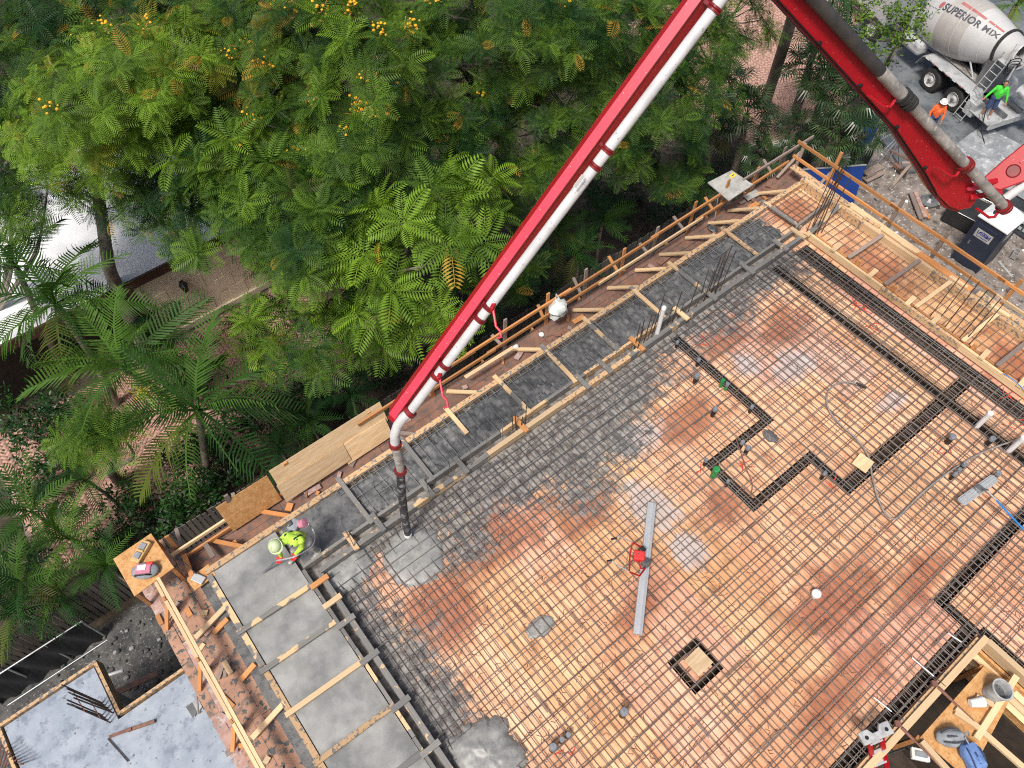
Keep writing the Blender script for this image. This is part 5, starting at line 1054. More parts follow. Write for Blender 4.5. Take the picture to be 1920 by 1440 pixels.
t = thing('covered_crate', 'dark covered crate behind the portable toilet', 'crate', (28.6, -1.6, 0)); MB().box((28.7, -1.75, .42), (1.3, 1.2, .7), Matrix.Rotation(.15, 3, 'Z')).build('cover', M['mesh_black'], t, bevel=.08); MB().box((28.7, -1.75, .1), (1.2, 1.1, .12), Matrix.Rotation(.15, 3, 'Z')).build('pallet', M['old'], t)
MB().tube([V((28.7, -1.75, .8)) + Matrix.Rotation(.15, 3, 'Z') @ V(p) for p in ((-.68, .62, 0), (-.68, -.62, 0), (.68, -.62, 0), (.68, .62, 0), (-.68, .62, 0))], .02, 6).build('rim_cord', M['galv'], t)
bp = thing('blue_screen', 'bright blue solid screen panel behind the far deck corner', 'screen', at(1560, 350, .3))
a_, b_ = at(1503, 318, 2.15), at(1624, 309, 2.15); c_ = at(1598, 390, .35); d_ = a_ + (c_ - b_) + (a_ - b_) * .05
nrm = (b_ - a_).cross(c_ - b_).normalized() * .03
MB().add([a_, b_, c_, d_, a_ + nrm, b_ + nrm, c_ + nrm, d_ + nrm], [(0, 1, 2, 3), (7, 6, 5, 4), (0, 4, 5, 1), (1, 5, 6, 2), (2, 6, 7, 3), (3, 7, 4, 0)]).build('sheet', M['blue'], bp); MB().tube([a_, b_], .035, 8).build('top_edge', M['galv'], bp)
for p in (c_, d_): MB().tube([p, V((p.x + .3, p.y + .3, .05))], .04, 6).build('stay', M['old'], bp)
q_ = thing('blue_drape', 'narrow blue drape standing among the fan palms beside the boom', 'screen', at(1645, 260, 0)); a_, b_ = at(1633, 215, 2.0), at(1664, 205, 2.0); 
MB().add([a_, b_, V((b_.x, b_.y, .05)), V((a_.x, a_.y, .05)), a_ + V((.03, .03, 0)), b_ + V((.03, .03, 0)), V((b_.x + .03, b_.y + .03, .05)), V((a_.x + .03, a_.y + .03, .05))], [(0, 1, 2, 3), (7, 6, 5, 4), (0, 4, 5, 1), (1, 5, 6, 2), (2, 6, 7, 3), (3, 7, 4, 0)]).build('sheet', M['blue'], q_)
sc = thing('windscreen_fence', 'chain-link site fence with black windscreen beside the fan palms', 'fence', at(1640, 300, 0)); a_, b_, c_ = at(1590, 287, 1.8), at(1649, 263, 1.8), at(1700, 236, 1.8); mb = MB(); n = 16
for i in range(n + 1):
    p = a_.lerp(b_, i / n)
    for j in range(5): mb.v.append(V((p.x + .05 * math.sin(i + j), p.y + .05 * math.cos(i * 1.3), .08 + 1.7 * j / 4)))
for i in range(n):
    for j in range(4): k = i * 5 + j; mb.f.append([k, k + 5, k + 6, k + 1]); mb.m.append(0)
mb.build('windscreen', M['mesh_black'], sc, smooth=True); MB().tube([a_, b_, c_], .028, 8).build('top_pipe', M['galv'], sc)
for p in (a_, b_, c_): MB().tube([V((p.x, p.y, 0)), p], .03, 8).build('post', M['galv'], sc)
MB().tube([V((b_.x, b_.y, .4)), V((c_.x, c_.y, 1.6))], .018, 6).build('brace_wire', M['galv'], sc); MB().tube([at(1683, 262, 1.4), at(1640, 312, .1)], .04, 8).build('stay_post', M['galv'], sc)
def yb(label, p, q, w_, m, z=.14, z1=None, h=.05): return plank('yard_board', at(*p, z), at(*q, z1 or z), w_, h, M[m], label=label, cat='board', group='loose boards in the yard')
yb('wide weathered plank beside the blue screen, upper one', (1622, 326), (1652, 311), .32, 'old', .3); yb('weathered plank beside the blue screen, lower one', (1622, 338), (1655, 322), .28, 'old', .2); yb('narrow weathered lath lying on the lower plank by the blue screen', (1624, 334), (1642, 325), .07, 'old', .27)
yb('left board of the pile below the round base plate', (1708, 362), (1727, 411), .16, 'old', .2); yb('middle board of the pile below the round base plate', (1716, 360), (1735, 407), .15, 'walk_red', .25); yb('right board of the pile below the round base plate', (1727, 385), (1743, 410), .13, 'orange', .22)
yb('short brown beam leaning by the saw horse', (1678, 308), (1697, 325), .16, 'walk', .3, h=.14); yb('long orange-brown board resting on the saw horse', (1671, 282), (1712, 304), .1, 'walk', .9)
sw = thing('saw_horse', 'rough lumber saw horse standing in the littered yard', 'saw horse', at(1690, 330, .1)); ap = at(1709, 306, .95)
for p in ((1675, 347), (1695, 338), (1718, 283), (1700, 318)): plank('leg', at(*p, .08), ap, .11, .06, M['old'], sw)
plank('top_bar', ap + V((-.3, .25, 0)), ap + V((.3, -.25, 0)), .1, .08, M['old'], sw); rod('steel_rod', at(1685, 312, .1), at(1685, 268, 1.1), .012, M['bar_dark'], sw)
bs_ = thing('base_plate', 'round grey jack base with upright post in the yard', 'jack base', at(1741, 378, .1)); c = at(1741, 378, .1)
MB().lathe([(0, 0), (.36, 0), (.36, .06), (.2, .09), (.14, .16), (.07, .2), (0, .2)], c, (0, 0, 1), 8).build('plate', M['steel'], bs_); MB().tube([c + V((0, 0, .1)), at(1758, 345, 1.0)], .05, 10).build('post', M['engine'], bs_, smooth=True)
cb = thing('cinder_block', 'grey two-hole cinder block on the ground right of the toilet', 'cinder block', at(1904, 476, .1)); c = at(1904, 476, .22); R_ = Matrix.Rotation(.2, 3, 'Z')
for off, s in (((0, .09, 0), (.4, .03, .2)), ((0, -.09, 0), (.4, .03, .2)), ((-.185, 0, 0), (.03, .15, .2)), ((.185, 0, 0), (.03, .15, .2)), ((0, 0, 0), (.03, .15, .2))): MB().box(c + R_ @ V(off), s, R_).build('web', M['block'], cb)
yb('grey board edging the dark pit right of the toilet', (1872, 490), (1898, 520), .08, 'greyboard', .12)
t = grid('plastic_sheeting', 30.4, 34.2, -4.6, .9, .12, lambda x, y: .2 + .1 * abs(fbm(x, y, 9, 1.1, 4)) + .06 * abs(fbm(x, y, 2, 3, 3)), M['plastic_sheet'], edge=.02); tag(t, 'wrinkled clear plastic sheeting spread on the drive behind the mixer', 'sheeting')
mb = MB()
for i in range(420):
    x, y = RN.uniform(19.5, 30), RN.uniform(-10, 3); s = RN.uniform(.03, .13); mb.box((x, y, .1 + .08 * fbm(x, y, 3, 1.2)), (s, s * RN.uniform(.4, 1), s * .5), Matrix.Rotation(RN.uniform(0, 3), 3, 'Z') @ Matrix.Rotation(RN.uniform(-.5, .5), 3, 'X'), mi=RN.choice((0, 0, 1, 2)))
o = mb.build('rubble', [M['block'], M['paper'], M['old']]); tag(o, 'scattered chips and rubble over the yard dirt', 'rubble', kind='stuff')
mb = MB()
for i in range(260):
    x, y = RN.uniform(-5.5, -.2), RN.uniform(-.5, 3.6); s = RN.uniform(.03, .1); mb.sph((x, y, .1 + .06 * fbm(x, y, 3, 1.6)), (s, s * .8, s * .5), 6, 4, mi=RN.choice((0, 0, 1)))
o = mb.build('stones', [M['gravel'], M['block']]); tag(o, 'loose stones on the gravel below the left walkway', 'stones', kind='stuff')
# ================================================================== PEOPLE
def person(name, label, caps, mats, voxel, base):
    """caps: (p, q, r0, r1, material index); one continuous remeshed body"""
    t = thing(name, label, 'person', base)
    mb = MB()
    for p, q, r0, r1, mi in caps:
        p, q = V(p), V(q); n = 10; d = q - p
        if d.length < 1e-4: mb.sph(p, r0, 14, 10); continue
        dn_ = d.normalized(); pr_ = []
        for i in range(5): th = math.pi / 2 * i / 4; pr_.append((r0 * math.sin(th), -r0 * math.cos(th)))
        for i in range(5): th = math.pi / 2 * i / 4; pr_.append((r1 * math.cos(th), d.length + r1 * math.sin(th)))
        mb.lathe(pr_, p, dn_, 14)
    me = bpy.data.meshes.new('tmp'); me.from_pydata([tuple(p - V(base)) for p in mb.v], [], mb.f); o = bpy.data.objects.new('tmp', me); COL.objects.link(o)
    r = o.modifiers.new('r', 'REMESH'); r.mode = 'VOXEL'; r.voxel_size = voxel; s = o.modifiers.new('s', 'SMOOTH'); s.factor = .5; s.iterations = 3
    dg = bpy.context.evaluated_depsgraph_get(); dg.update(); m2 = bpy.data.meshes.new_from_object(o.evaluated_get(dg)); bpy.data.objects.remove(o); bpy.data.meshes.remove(me)
    m2.materials.clear()
    for x in mats: m2.materials.append(M[x])
    nf = len(m2.polygons); ce = np.zeros(nf * 3, np.float32); m2.polygons.foreach_get('center', ce); ce = ce.reshape(-1, 3) + np.array(base); best = np.full(nf, 1e9); mi_ = np.zeros(nf, np.int32)
    for p, q, r0, r1, mi in caps:
        p, q = np.array(p), np.array(q); d = q - p; l2 = max(d @ d, 1e-9); tt = np.clip(((ce - p) @ d) / l2, 0, 1); ds_ = np.linalg.norm(ce - (p + tt[:, None] * d), axis=1) - (r0 + (r1 - r0) * tt)
        k = ds_ < best; best[k] = ds_[k]; mi_[k] = mi
    m2.polygons.foreach_set('material_index', mi_); m2.polygons.foreach_set('use_smooth', np.ones(nf, bool)); m2.name = 'body'
    link('body', m2, t); return t
def hand(w_, d, side, mi, s=1.):
    """palm and five curled fingers; w wrist, d pointing direction, side = across the palm"""
    d, side = V(d).normalized(), V(side).normalized(); nrm = d.cross(side).normalized(); w_ = V(w_); pc = w_ + d * .05 * s; c = [(w_, w_ + d * .07 * s, .028 * s, .036 * s, mi), (pc - side * .02, pc + side * .02, .032 * s, .032 * s, mi)]
    for k, ln_ in enumerate((.07, .08, .075, .06)):
        b = w_ + d * .09 * s + side * (k - 1.5) * .022 * s; m_ = b + d * ln_ * .5 * s + nrm * .012; c += [(b, m_, .0105 * s, .0095 * s, mi), (m_, m_ + d * ln_ * .28 * s + nrm * ln_ * .45 * s, .0095 * s, .008 * s, mi)]
    b = w_ + d * .03 * s - side * .035 * s; c += [(b, b + d * .035 * s - side * .03 * s, .013 * s, .011 * s, mi), (b + d * .035 * s - side * .03 * s, b + d * .065 * s - side * .028 * s + nrm * .015, .011 * s, .009 * s, mi)]
    return c
def head(c, f, up, mi_skin, hairmi=None, r=1.):
    c, f, up = V(c), V(f).normalized(), V(up).normalized(); l = up.cross(f).normalized()
    o = [(c - up * .02 - f * .015, c + up * .045 - f * .01, .088, .085, hairmi if hairmi is not None else mi_skin), (c - up * .035 + f * .03, c + up * .03 + f * .03, .066, .072, mi_skin), (c - up * .09 + f * .04, c - up * .08 + f * .045, .048, .05, mi_skin), (c + f * .098 - up * .005, c + f * .108 - up * .03, .012, .018, mi_skin)]
    for s in (1, -1): o += [(c + l * s * .084 - up * .025, c + l * s * .086 + up * .015, .017, .02, mi_skin), (c + f * .088 + l * s * .032 + up * .015, c + f * .09 + l * s * .032 + up * .015, .014, .014, mi_skin)]
    o.append((c + f * .092 - up * .062 - l * .018, c + f * .092 - up * .062 + l * .018, .01, .01, mi_skin))
    return o
def face(t, c, f, up):
    c, f, up = V(c), V(f).normalized(), V(up).normalized(); l = up.cross(f).normalized()
    for s in (1, -1): MB().sph(c + f * .094 + l * s * .032 + up * .012, .011, 8, 6).build('eye', M['letter'], t, smooth=True)
    MB().tube([c + f * .102 - up * .062 - l * .02, c + f * .105 - up * .064, c + f * .102 - up * .062 + l * .02], .006, 6).build('mouth', M['redstripe'], t, smooth=True)
def helmet(t, c, f, up, mat):
    c, f, up = V(c), V(f).normalized(), V(up).normalized()
    h_ = MB().lathe([(.122, -.01), (.128, .0), (.126, .04), (.11, .09), (.075, .125), (.03, .14), (0, .142)], c + up * .03, up, 24).build('hard_hat', M[mat], t, smooth=True)
    MB().lathe([(.115, -.004), (.152, -.012), (.155, -.006), (.12, .008)], c + up * .03 + f * .022, up, 24).build('brim', M[mat], h_, smooth=True)
    MB().tube([c + up * .06 - f * .12, c + up * .14 - f * .07, c + up * .176, c + up * .14 + f * .08, c + up * .06 + f * .13], .012, 6).build('ridge', M[mat], h_, smooth=True)
# worker bending over on the fresh concrete
FW = V((-.85, -.5, 0)).normalized(); LF = V((0, 0, 1)).cross(FW)          # facing, left
hd = at(518, 1022, D + 1.3); fr_ = at(595, 1036, D + .02); fl_ = at(553, 1042, D + .02); base = V(((fr_.x + fl_.x) / 2, (fr_.y + fl_.y) / 2, D))
hip = at(567, 1011, D + .88); chest = at(546, 1011, D + 1.2); mid = hip.lerp(chest, .5) + V((0, 0, .05)); neck = chest.lerp(hd, .55) + V((0, 0, .02))
sr, slf = at(531, 1012, D + 1.2), at(563, 1013, D + 1.2)
hl, hr = at(555, 1037, D + .72), at(527, 1042, D + .55)
el_l = at(566, 1026, D + .95); el_r = at(522, 1032, D + .85)
kr, kl = at(583, 1026, D + .47), at(550, 1030, D + .47)
LM, TRO, GL, BO, SK = 0, 1, 2, 3, 4
caps = [(hip - LF * .07, hip + LF * .07, .14, .14, TRO), (hip, mid, .14, .145, LM), (mid - LF * .05, chest - LF * .08, .13, .12, LM), (mid + LF * .05, chest + LF * .08, .13, .12, LM), (sr, slf, .085, .085, LM), (chest, neck, .075, .06, LM), (neck, hd, .055, .06, SK),
        (slf, el_l, .072, .055, LM), (el_l, hl, .054, .038, LM), (sr, el_r, .072, .055, LM), (el_r, hr, .054, .038, LM),
        (hip - LF * .09, kr, .105, .075, TRO), (kr, fr_ + V((0, 0, .12)), .072, .055, TRO), (hip + LF * .09, kl, .105, .075, TRO), (kl, fl_ + V((0, 0, .12)), .072, .055, TRO)]
for f_ in (fr_, fl_): caps += [(f_ + V((.05, 0, .05)), f_ + FW * .17 + V((0, 0, .035)), .055, .045, BO), (f_ + V((0, 0, .14)), f_ + V((.02, 0, .05)), .06, .055, BO)]
td = (at(494, 1073, D) - hr).normalized()
caps += hand(hl - FW * .02, FW + V((0, 0, -.5)), LF, GL, 1.15) + hand(hr - FW * .02, FW + V((0, 0, -.6)), LF, GL, 1.15) + head(hd, FW + V((0, 0, -.7)), FW * .6 + V((0, 0, .8)), SK)
wk1 = person('person', 'person in lime shirt and pale green helmet bending over fresh concrete with a vibrator', caps, ['limeshirt', 'trousers', 'glove', 'boot', 'skin'], .009, base)
helmet(wk1, hd, FW + V((0, 0, -.7)), FW * .6 + V((0, 0, .8)), 'limehat'); face(wk1, hd, FW + V((0, 0, -.7)), FW * .6 + V((0, 0, .8)))
bu = V((0, 0, 1))
for s in (1, -1): MB().tube([hip + LF * s * .1 + V((0, 0, .13)), mid + LF * s * .1 + bu * .15 - FW * .05, chest + LF * s * .1 + bu * .12, chest + LF * s * .1 + FW * .12 + bu * .02], .018, 6).build('harness_strap', M['strap'], wk1, smooth=True)
MB().tube([chest + LF * .15 + bu * .09, mid + bu * .16, hip - LF * .1 + bu * .13], .02, 6).build('harness_strap', M['strap'], wk1, smooth=True)
vb = thing('vibrator_motor', 'pink and grey concrete vibrator motor carried behind the bending worker', 'motor', at(553, 985, D + .7)); c = at(553, 986, D + 1.1)
MB().box(c, (.26, .2, .2), Matrix.Rotation(.5, 3, 'Z')).build('motor', M['greybag'], vb, bevel=.04); MB().lathe([(.05, -.02), (.085, 0), (.085, .12), (0, .13)], c + V((.1, -.06, .06)), (.6, -.5, .5), 14).build('cover', M['pinkcloth'], vb, smooth=True); MB().lathe([(.03, 0), (.03, .05), (0, .05)], c + V((.2, -.12, .0)), (.6, -.5, .1), 10).build('coupling', M['alu'], vb, smooth=True); MB().box(c + V((-.06, .05, .11)), (.1, .1, .06)).build('filter', M['engine'], vb, bevel=.02); MB().bar(c - V((0, 0, .08)), hip + V((.0, .1, .1)), .05, .05).build('bracket', M['strap'], vb)
def curve(pts, n=8):
    o = []
    for i in range(len(pts) - 1):
        p0, p1, p2, p3 = pts[max(i - 1, 0)], pts[i], pts[i + 1], pts[min(i + 2, len(pts) - 1)]
        for k in range(n): s = k / n; o.append(.5 * ((2 * p1) + (p2 - p0) * s + (2 * p0 - 5 * p1 + 4 * p2 - p3) * s * s + (3 * p1 - p0 - 3 * p2 + p3) * s ** 3))
    return o + [pts[-1]]
vh = thing('vibrator_shaft', 'grey vibrator hose held in red gloves and dipped into the concrete', 'vibrator', at(494, 1073, D)); 
MB().tube(curve([c + V((.2, -.12, .0)), at(585, 990, D + .8), at(590, 1005, D + .75), at(586, 1022, D + .68), at(572, 1033, D + .62), hl + FW * .08, hr + FW * .09 + V((0, 0, -.02)), at(518, 1052, D + .4)]), .017, 8).build('hose', M['alu'], vh, smooth=True); MB().tube([at(518, 1052, D + .4), at(494, 1074, D - .02)], .022, 10).build('head', M['steel'], vh, smooth=True)
# standing workers
def standing(name, label, foot, face_d, mats, pose, hatm=None, hairmi=None, shorts=False, hood=False, h=1.74, voxel=.011):
    f = V(face_d).normalized(); l = V((0, 0, 1)).cross(f); k = h / 1.74; F0 = V(foot)
    def P(a_, b_, c_): return F0 + f * a_ * k + l * b_ * k + V((0, 0, c_ * k))
    SH, PA, SKN, BT = 0, 1, 2, 3; LEG = SKN if shorts else PA
    hd_ = P(.04, 0, 1.6); caps = [(P(0, -.08, .93), P(0, .08, .93), .135, .135, PA), (P(0, 0, .98), P(.02, 0, 1.2), .14, .145, SH), (P(0, -.07, 1.1), P(0, -.1, 1.32), .13, .115, SH), (P(0, .07, 1.1), P(0, .1, 1.32), .13, .115, SH), (P(-.01, -.17, 1.38), P(-.01, .17, 1.38), .075, .075, SH), (P(0, 0, 1.38), P(.01, 0, 1.46), .075, .06, SH), (P(.01, 0, 1.45), P(.03, 0, 1.55), .055, .055, SKN)]
    for s, (el_, wr) in pose['arms'].items():
        sh_ = P(-.01, .19 * s, 1.38); e_, w2 = P(*el_), P(*wr); caps += [(sh_, e_, .068, .052, SH), (e_, e_.lerp(w2, .85), .05, .038, SH), (e_.lerp(w2, .8), w2, .036, .03, SKN)] + hand(w2, w2 - e_, f, SKN)
    for s, (kn, ft) in pose['legs'].items():
        hp_, k_, a_ = P(0, .09 * s, .9), P(*kn), P(*ft); caps += [(hp_, k_, .105, .078 if not shorts else .085, PA), (k_, a_ + V((0, 0, .09)), .062 if shorts else .075, .045, LEG), (a_ + V((0, 0, .1)), a_ + V((0, 0, .05)), .052, .05, BT), (a_ + V((0, 0, .045)), a_ + f * .17 + V((0, 0, .035)), .05, .042, BT)]
    caps += head(hd_, f, (0, 0, 1), SKN, hairmi)
    t_ = person(name, label, caps, mats, voxel, F0); face(t_, hd_, f, (0, 0, 1))
    if hatm: helmet(t_, hd_ + V((0, 0, .02)), f, (0, 0, 1), hatm)
    if hood: MB().lathe([(.13, 0), (.125, .1), (.115, .2), (.1, .23)], P(-.03, 0, 1.42), (0, 0, 1), 20).build('hood', M['orangeshirt'], t_, smooth=True)
    return t_
standing('person', 'person in bright green shirt and navy shorts standing on the back of the mixer truck', tk(-1.62, 1.02, .745), V((-.8, -.6, 0)), ['greenshirt', 'denim', 'skin', 'boot', 'hair'],
         {'arms': {1: ((.08, .3, 1.12), (.2, .36, .88)), -1: ((.1, -.36, 1.16), (.22, -.5, .98))}, 'legs': {1: ((.06, .12, .5), (.02, .13, 0)), -1: ((.08, -.14, .5), (0, -.2, 0))}}, hairmi=4, shorts=True)
ow = at(1757, 212, 1.25); standing('person', 'person in orange hi-vis hood and white helmet standing beside the mixer wheels', (ow.x, ow.y, .17), V((-.7, -.7, 0)), ['orangeshirt', 'denim', 'skin', 'boot'],
         {'arms': {1: ((.08, .27, 1.12), (.22, .22, .9)), -1: ((.06, -.3, 1.12), (.2, -.3, .88))}, 'legs': {1: ((.04, .11, .48), (0, .12, 0)), -1: ((.05, -.11, .48), (-.04, -.14, 0))}}, hatm='whitehat', hood=True)
# ================================================================== VEGETATION
NR = np.random.default_rng(5)
def frond_pel(npin=11, pw=.23):
    """bipinnate poinciana leaf along +x, unit length"""
    v = []; f = []
    def quad(a, b, c, d): n = len(v); v.extend([a, b, c, d]); f.append((n, n + 1, n + 2, n + 3))
    z = lambda x: .10 * math.sin(x * 2.4) - .22 * x * x
    for i in range(npin):
        x = .14 + .86 * i / (npin - 1); L = .26 * math.sin(math.pi * (.16 + .78 * i / npin)) + .05; w_ = pw / npin
        for s in (1, -1):
            bx, by = x, 0; ex, ey = x + L * .42, s * L * .9; dz = -.10 * L - .04
            mx, my = x + L * .2, s * L * .5; zb = z(x)
            nx, ny = .9, -s * .42
            quad((bx, by, zb), (mx + nx * w_, my + ny * w_, zb - .005 + dz * .25), (ex, ey, zb + dz), (mx - nx * w_, my - ny * w_, zb + dz * .25))
    for i in range(3):
        x0_, x1_ = i / 3, (i + 1) / 3; quad((x0_, -.008, z(x0_)), (x1_, -.006, z(x1_)), (x1_, .006, z(x1_)), (x0_, .008, z(x0_)))
    return np.array(v), np.array(f)
def frond_palm(npin=34, droop=.55, vee=.35, ll=.26):
    v = []; f = []
    def quad(a, b, c, d): n = len(v); v.extend([a, b, c, d]); f.append((n, n + 1, n + 2, n + 3))
    zc = lambda x: .28 * x - droop * x * x
    rj = random.Random(npin * 7 + int(droop * 100))
    for i in range(npin):
        x = .12 + .88 * i / (npin - 1); t = i / (npin - 1); L = ll * (math.sin(math.pi * (.14 + .78 * t)) * .9 + .1); w_ = .30 / npin
        for s in (1, -1):
            if rj.random() < .07: continue
            j = rj.uniform(-.05, .05); L *= rj.uniform(.92, 1.06); b = (x, 0, zc(x)); sw = .55 + .35 * t + j
            m_ = (x + L * .5 * sw, s * L * .5, zc(x) + vee * L * .32 + j * .2); e = (x + L * sw, s * L * (.88), zc(x) + vee * L * .2 - L * .28 + j)
            quad((b[0] - w_, b[1], b[2]), (b[0] + w_, b[1], b[2]), (m_[0] + w_, m_[1], m_[2]), (m_[0] - w_, m_[1], m_[2])); quad((m_[0] - w_, m_[1], m_[2]), (m_[0] + w_, m_[1], m_[2]), (e[0] + .002, e[1], e[2]), (e[0] - .002, e[1], e[2]))
    for i in range(7):
        x0_, x1_ = i / 7, (i + 1) / 7; w_ = .014 * (1 - x0_) + .004; quad((x0_, -w_, zc(x0_) + .004), (x1_, -w_ * .9, zc(x1_) + .004), (x1_, w_ * .9, zc(x1_) + .004), (x0_, w_, zc(x0_) + .004))
    return np.array(v), np.array(f)
def frond_fan(n=26):
    v = []; f = []
    def quad(a, b, c, d): k = len(v); v.extend([a, b, c, d]); f.append((k, k + 1, k + 2, k + 3))
    quad((0, -.012, 0), (.5, -.01, .12), (.5, .01, .12), (0, .012, 0))
    for i in range(n):
        a = -2.3 + 4.6 * i / (n - 1); L = .5 * (1 - .06 * abs(a)); ca, sa = math.cos(a), math.sin(a); w_ = .034
        m_ = (.5 + ca * L * .55, sa * L * .55, .12 + .05 + (.02 if i % 2 else -.01)); w_ = .019; e = (.5 + ca * L, sa * L, .12 - .1 - .03 * math.sin(i * 5)); px_, py_ = -sa * w_, ca * w_
        quad((.5, 0, .12), (m_[0] - px_, m_[1] - py_, m_[2]), (m_[0], m_[1], m_[2] + .015), (m_[0] + px_, m_[1] + py_, m_[2])); quad((m_[0] - px_, m_[1] - py_, m_[2]), (e[0], e[1], e[2]), (e[0], e[1], e[2]), (m_[0] + px_, m_[1] + py_, m_[2]))
    v = np.array(v); f = np.array(f)
    return v, f
def leaf_plain():
    v = np.array([(0, 0, 0), (.5, -.22, .03), (1, 0, -.12), (.5, .22, .03)]); return v, np.array([(0, 1, 2, 3)])
TPL = {'pel': frond_pel(12), 'pel_far': frond_pel(9), 'pel_big': frond_pel(12, .31), 'palm': frond_palm(28, .5, .3, .29), 'palm2': frond_palm(27, .75, .1, .3), 'palm3': frond_palm(26, .95, .2, .27), 'palm_small': frond_palm(18, .6, .3, .3), 'palm_small2': frond_palm(17, .85, .1, .3), 'palm_small3': frond_palm(16, .4, .3, .28), 'fan': frond_fan(), 'leaf': leaf_plain()}
def scatter(name, tpl, pos, fwd, up, size, tint, mat, parent):
    """pos (n,3), fwd/up directions (n,3), size (n,), tint (n,2)"""
    v, f = TPL[tpl]; n = len(pos); fwd = fwd / np.linalg.norm(fwd, axis=1)[:, None]
    y = np.cross(up, fwd); y /= np.maximum(np.linalg.norm(y, axis=1)[:, None], 1e-6); z = np.cross(fwd, y)
    P_ = pos[:, None, :] + size[:, None, None] * (v[None, :, 0, None] * fwd[:, None, :] + v[None, :, 1, None] * y[:, None, :] + v[None, :, 2, None] * z[:, None, :])
    k = len(v); F_ = (f[None] + (np.arange(n) * k)[:, None, None]).reshape(-1, 4)
    me = mesh_np(name, P_.reshape(-1, 3) - np.array(org(parent)), F_, mat)
    ca_ = me.color_attributes.new('tint', 'FLOAT_COLOR', 'POINT'); c = np.ones((n, k, 4), np.float32); c[:, :, 0] = tint[:, 0, None]; c[:, :, 1] = tint[:, 1, None]; ca_.data.foreach_set('color', c.ravel())
    return link(name, me, parent)
def rosettes(centres, axes, nfr, size, tint, spread=(-.15, .75)):
    """fronds radiating round each axis"""
    pos, fw, up, sz, ti = [], [], [], [], []
    for c, a, tn, s in zip(centres, axes, tint, size):
        a = a / np.linalg.norm(a); u = np.cross(a, (0, 0, 1.) if abs(a[2]) < .9 else (1., 0, 0)); u /= np.linalg.norm(u); w_ = np.cross(a, u); ph = NR.uniform(0, 6.28); m = NR.integers(nfr[0], nfr[1])
        for i in range(m):
            th = ph + i * 2.39996; el_ = spread[0] + (spread[1] - spread[0]) * (1 - i / m) + NR.uniform(-.12, .12); d = (u * math.cos(th) + w_ * math.sin(th)) * math.cos(el_) + a * math.sin(el_)
            pos.append(c + a * .02 * i / m); fw.append(d); up.append(a * math.cos(el_) - (u * math.cos(th) + w_ * math.sin(th)) * math.sin(el_) + NR.uniform(-.25, .25, 3)); sz.append(s * NR.uniform(.72, 1.15)); ti.append((np.clip(tn[0] + NR.uniform(-.22, .22), 0, 1), tn[1] * (NR.random() < .5) + (.8 if NR.random() < .012 else 0)))
    return np.array(pos), np.array(fw), np.array(up), np.array(sz), np.array(ti)
def poinciana(label, base, lobes, leaf=.6, bright=.5, flowers=0, dens=1., yellow=0., trunk_r=.16, trunk=None, tpl='pel'):
    base = V((*base, 0)); t = thing('poinciana_tree', label, 'tree', base, 'feathery poinciana trees beside the site'); cs, as_, tn, sz = [], [], [], []
    L_ = [(np.array(at(px, py, z)), r) for px, py, z, r in lobes]; cen = np.mean([c for c, r in L_], axis=0); tk_ = MB()
    fork = V(trunk[-1]) if trunk else base.lerp(V(cen), .42); path = [base] + ([V(p) for p in trunk] if trunk else [base.lerp(fork, .5) + V((NR.uniform(-.25, .25), NR.uniform(-.25, .25), 0)), fork])
    tk_.tube(curve(path, 4), [trunk_r * (1.15 - .55 * i / (len(path) * 4)) for i in range((len(path) - 1) * 4 + 1)], 9)
    tips = []
    for c, r in L_:
        n = max(5, int(3.4 * r * r * 3.7 * dens / (leaf / .6) ** 2)); cv = V(c); m_ = fork.lerp(cv, .5) + V((NR.uniform(-.3, .3), NR.uniform(-.3, .3), -.25 * r)); lp = curve([fork, m_, cv], 4); tk_.tube(lp, [trunk_r * .5 * (1 - .75 * i / (len(lp) - 1)) for i in range(len(lp))], 6)
        for i in range(n):
            while True:
                d = NR.normal(size=3); d /= np.linalg.norm(d)
                if d[2] > -.35: break
            rr = r * NR.uniform(.62, 1.06); p = c + d * rr * np.array((1, 1, .75)); cs.append(p); ax = d * .75 + np.array((0, 0, .75)); as_.append(ax)
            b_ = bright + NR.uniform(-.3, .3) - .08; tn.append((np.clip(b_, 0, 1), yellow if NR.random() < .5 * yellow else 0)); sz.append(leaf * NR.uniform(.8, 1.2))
            if d[2] > .2: tips.append((p, ax))
            if i % 3 == 0: tk_.tube([cv, cv.lerp(V(p), .55) + V((0, 0, -.08)), V(p)], [trunk_r * .16, trunk_r * .11, .012], 4, caps=False)
    tk_.build('trunk', M['bark'], t, smooth=True)
    scatter('crown', tpl, *rosettes(cs, as_, (9, 14), sz, tn), M['leaf'], t)
    if flowers:
        mb = MB(); md = MB()
        for i in range(flowers):
            p, ax = tips[NR.integers(len(tips))]; ax = V(ax).normalized(); p = V(p) + ax * .12
            for k in range(NR.integers(5, 12)): q = p + V(NR.normal(size=3)) * .09 + ax * (.04 * k); s = NR.uniform(.022, .045); mb.sph(q, (s, s, s * .7), 6, 4)
            if NR.random() < .5:
                for k in range(7): q = p + V(NR.normal(size=3)) * .14; md.tube([q, q + V(NR.normal(size=3)) * .06 + ax * .06], .01, 4)
        mb.build('flowers', M['flower'], t, smooth=True)['kind'] = 'stuff'
        if md.v: md.build('seed_pods', M['pod'], t)['kind'] = 'stuff'
    return t
PT = poinciana
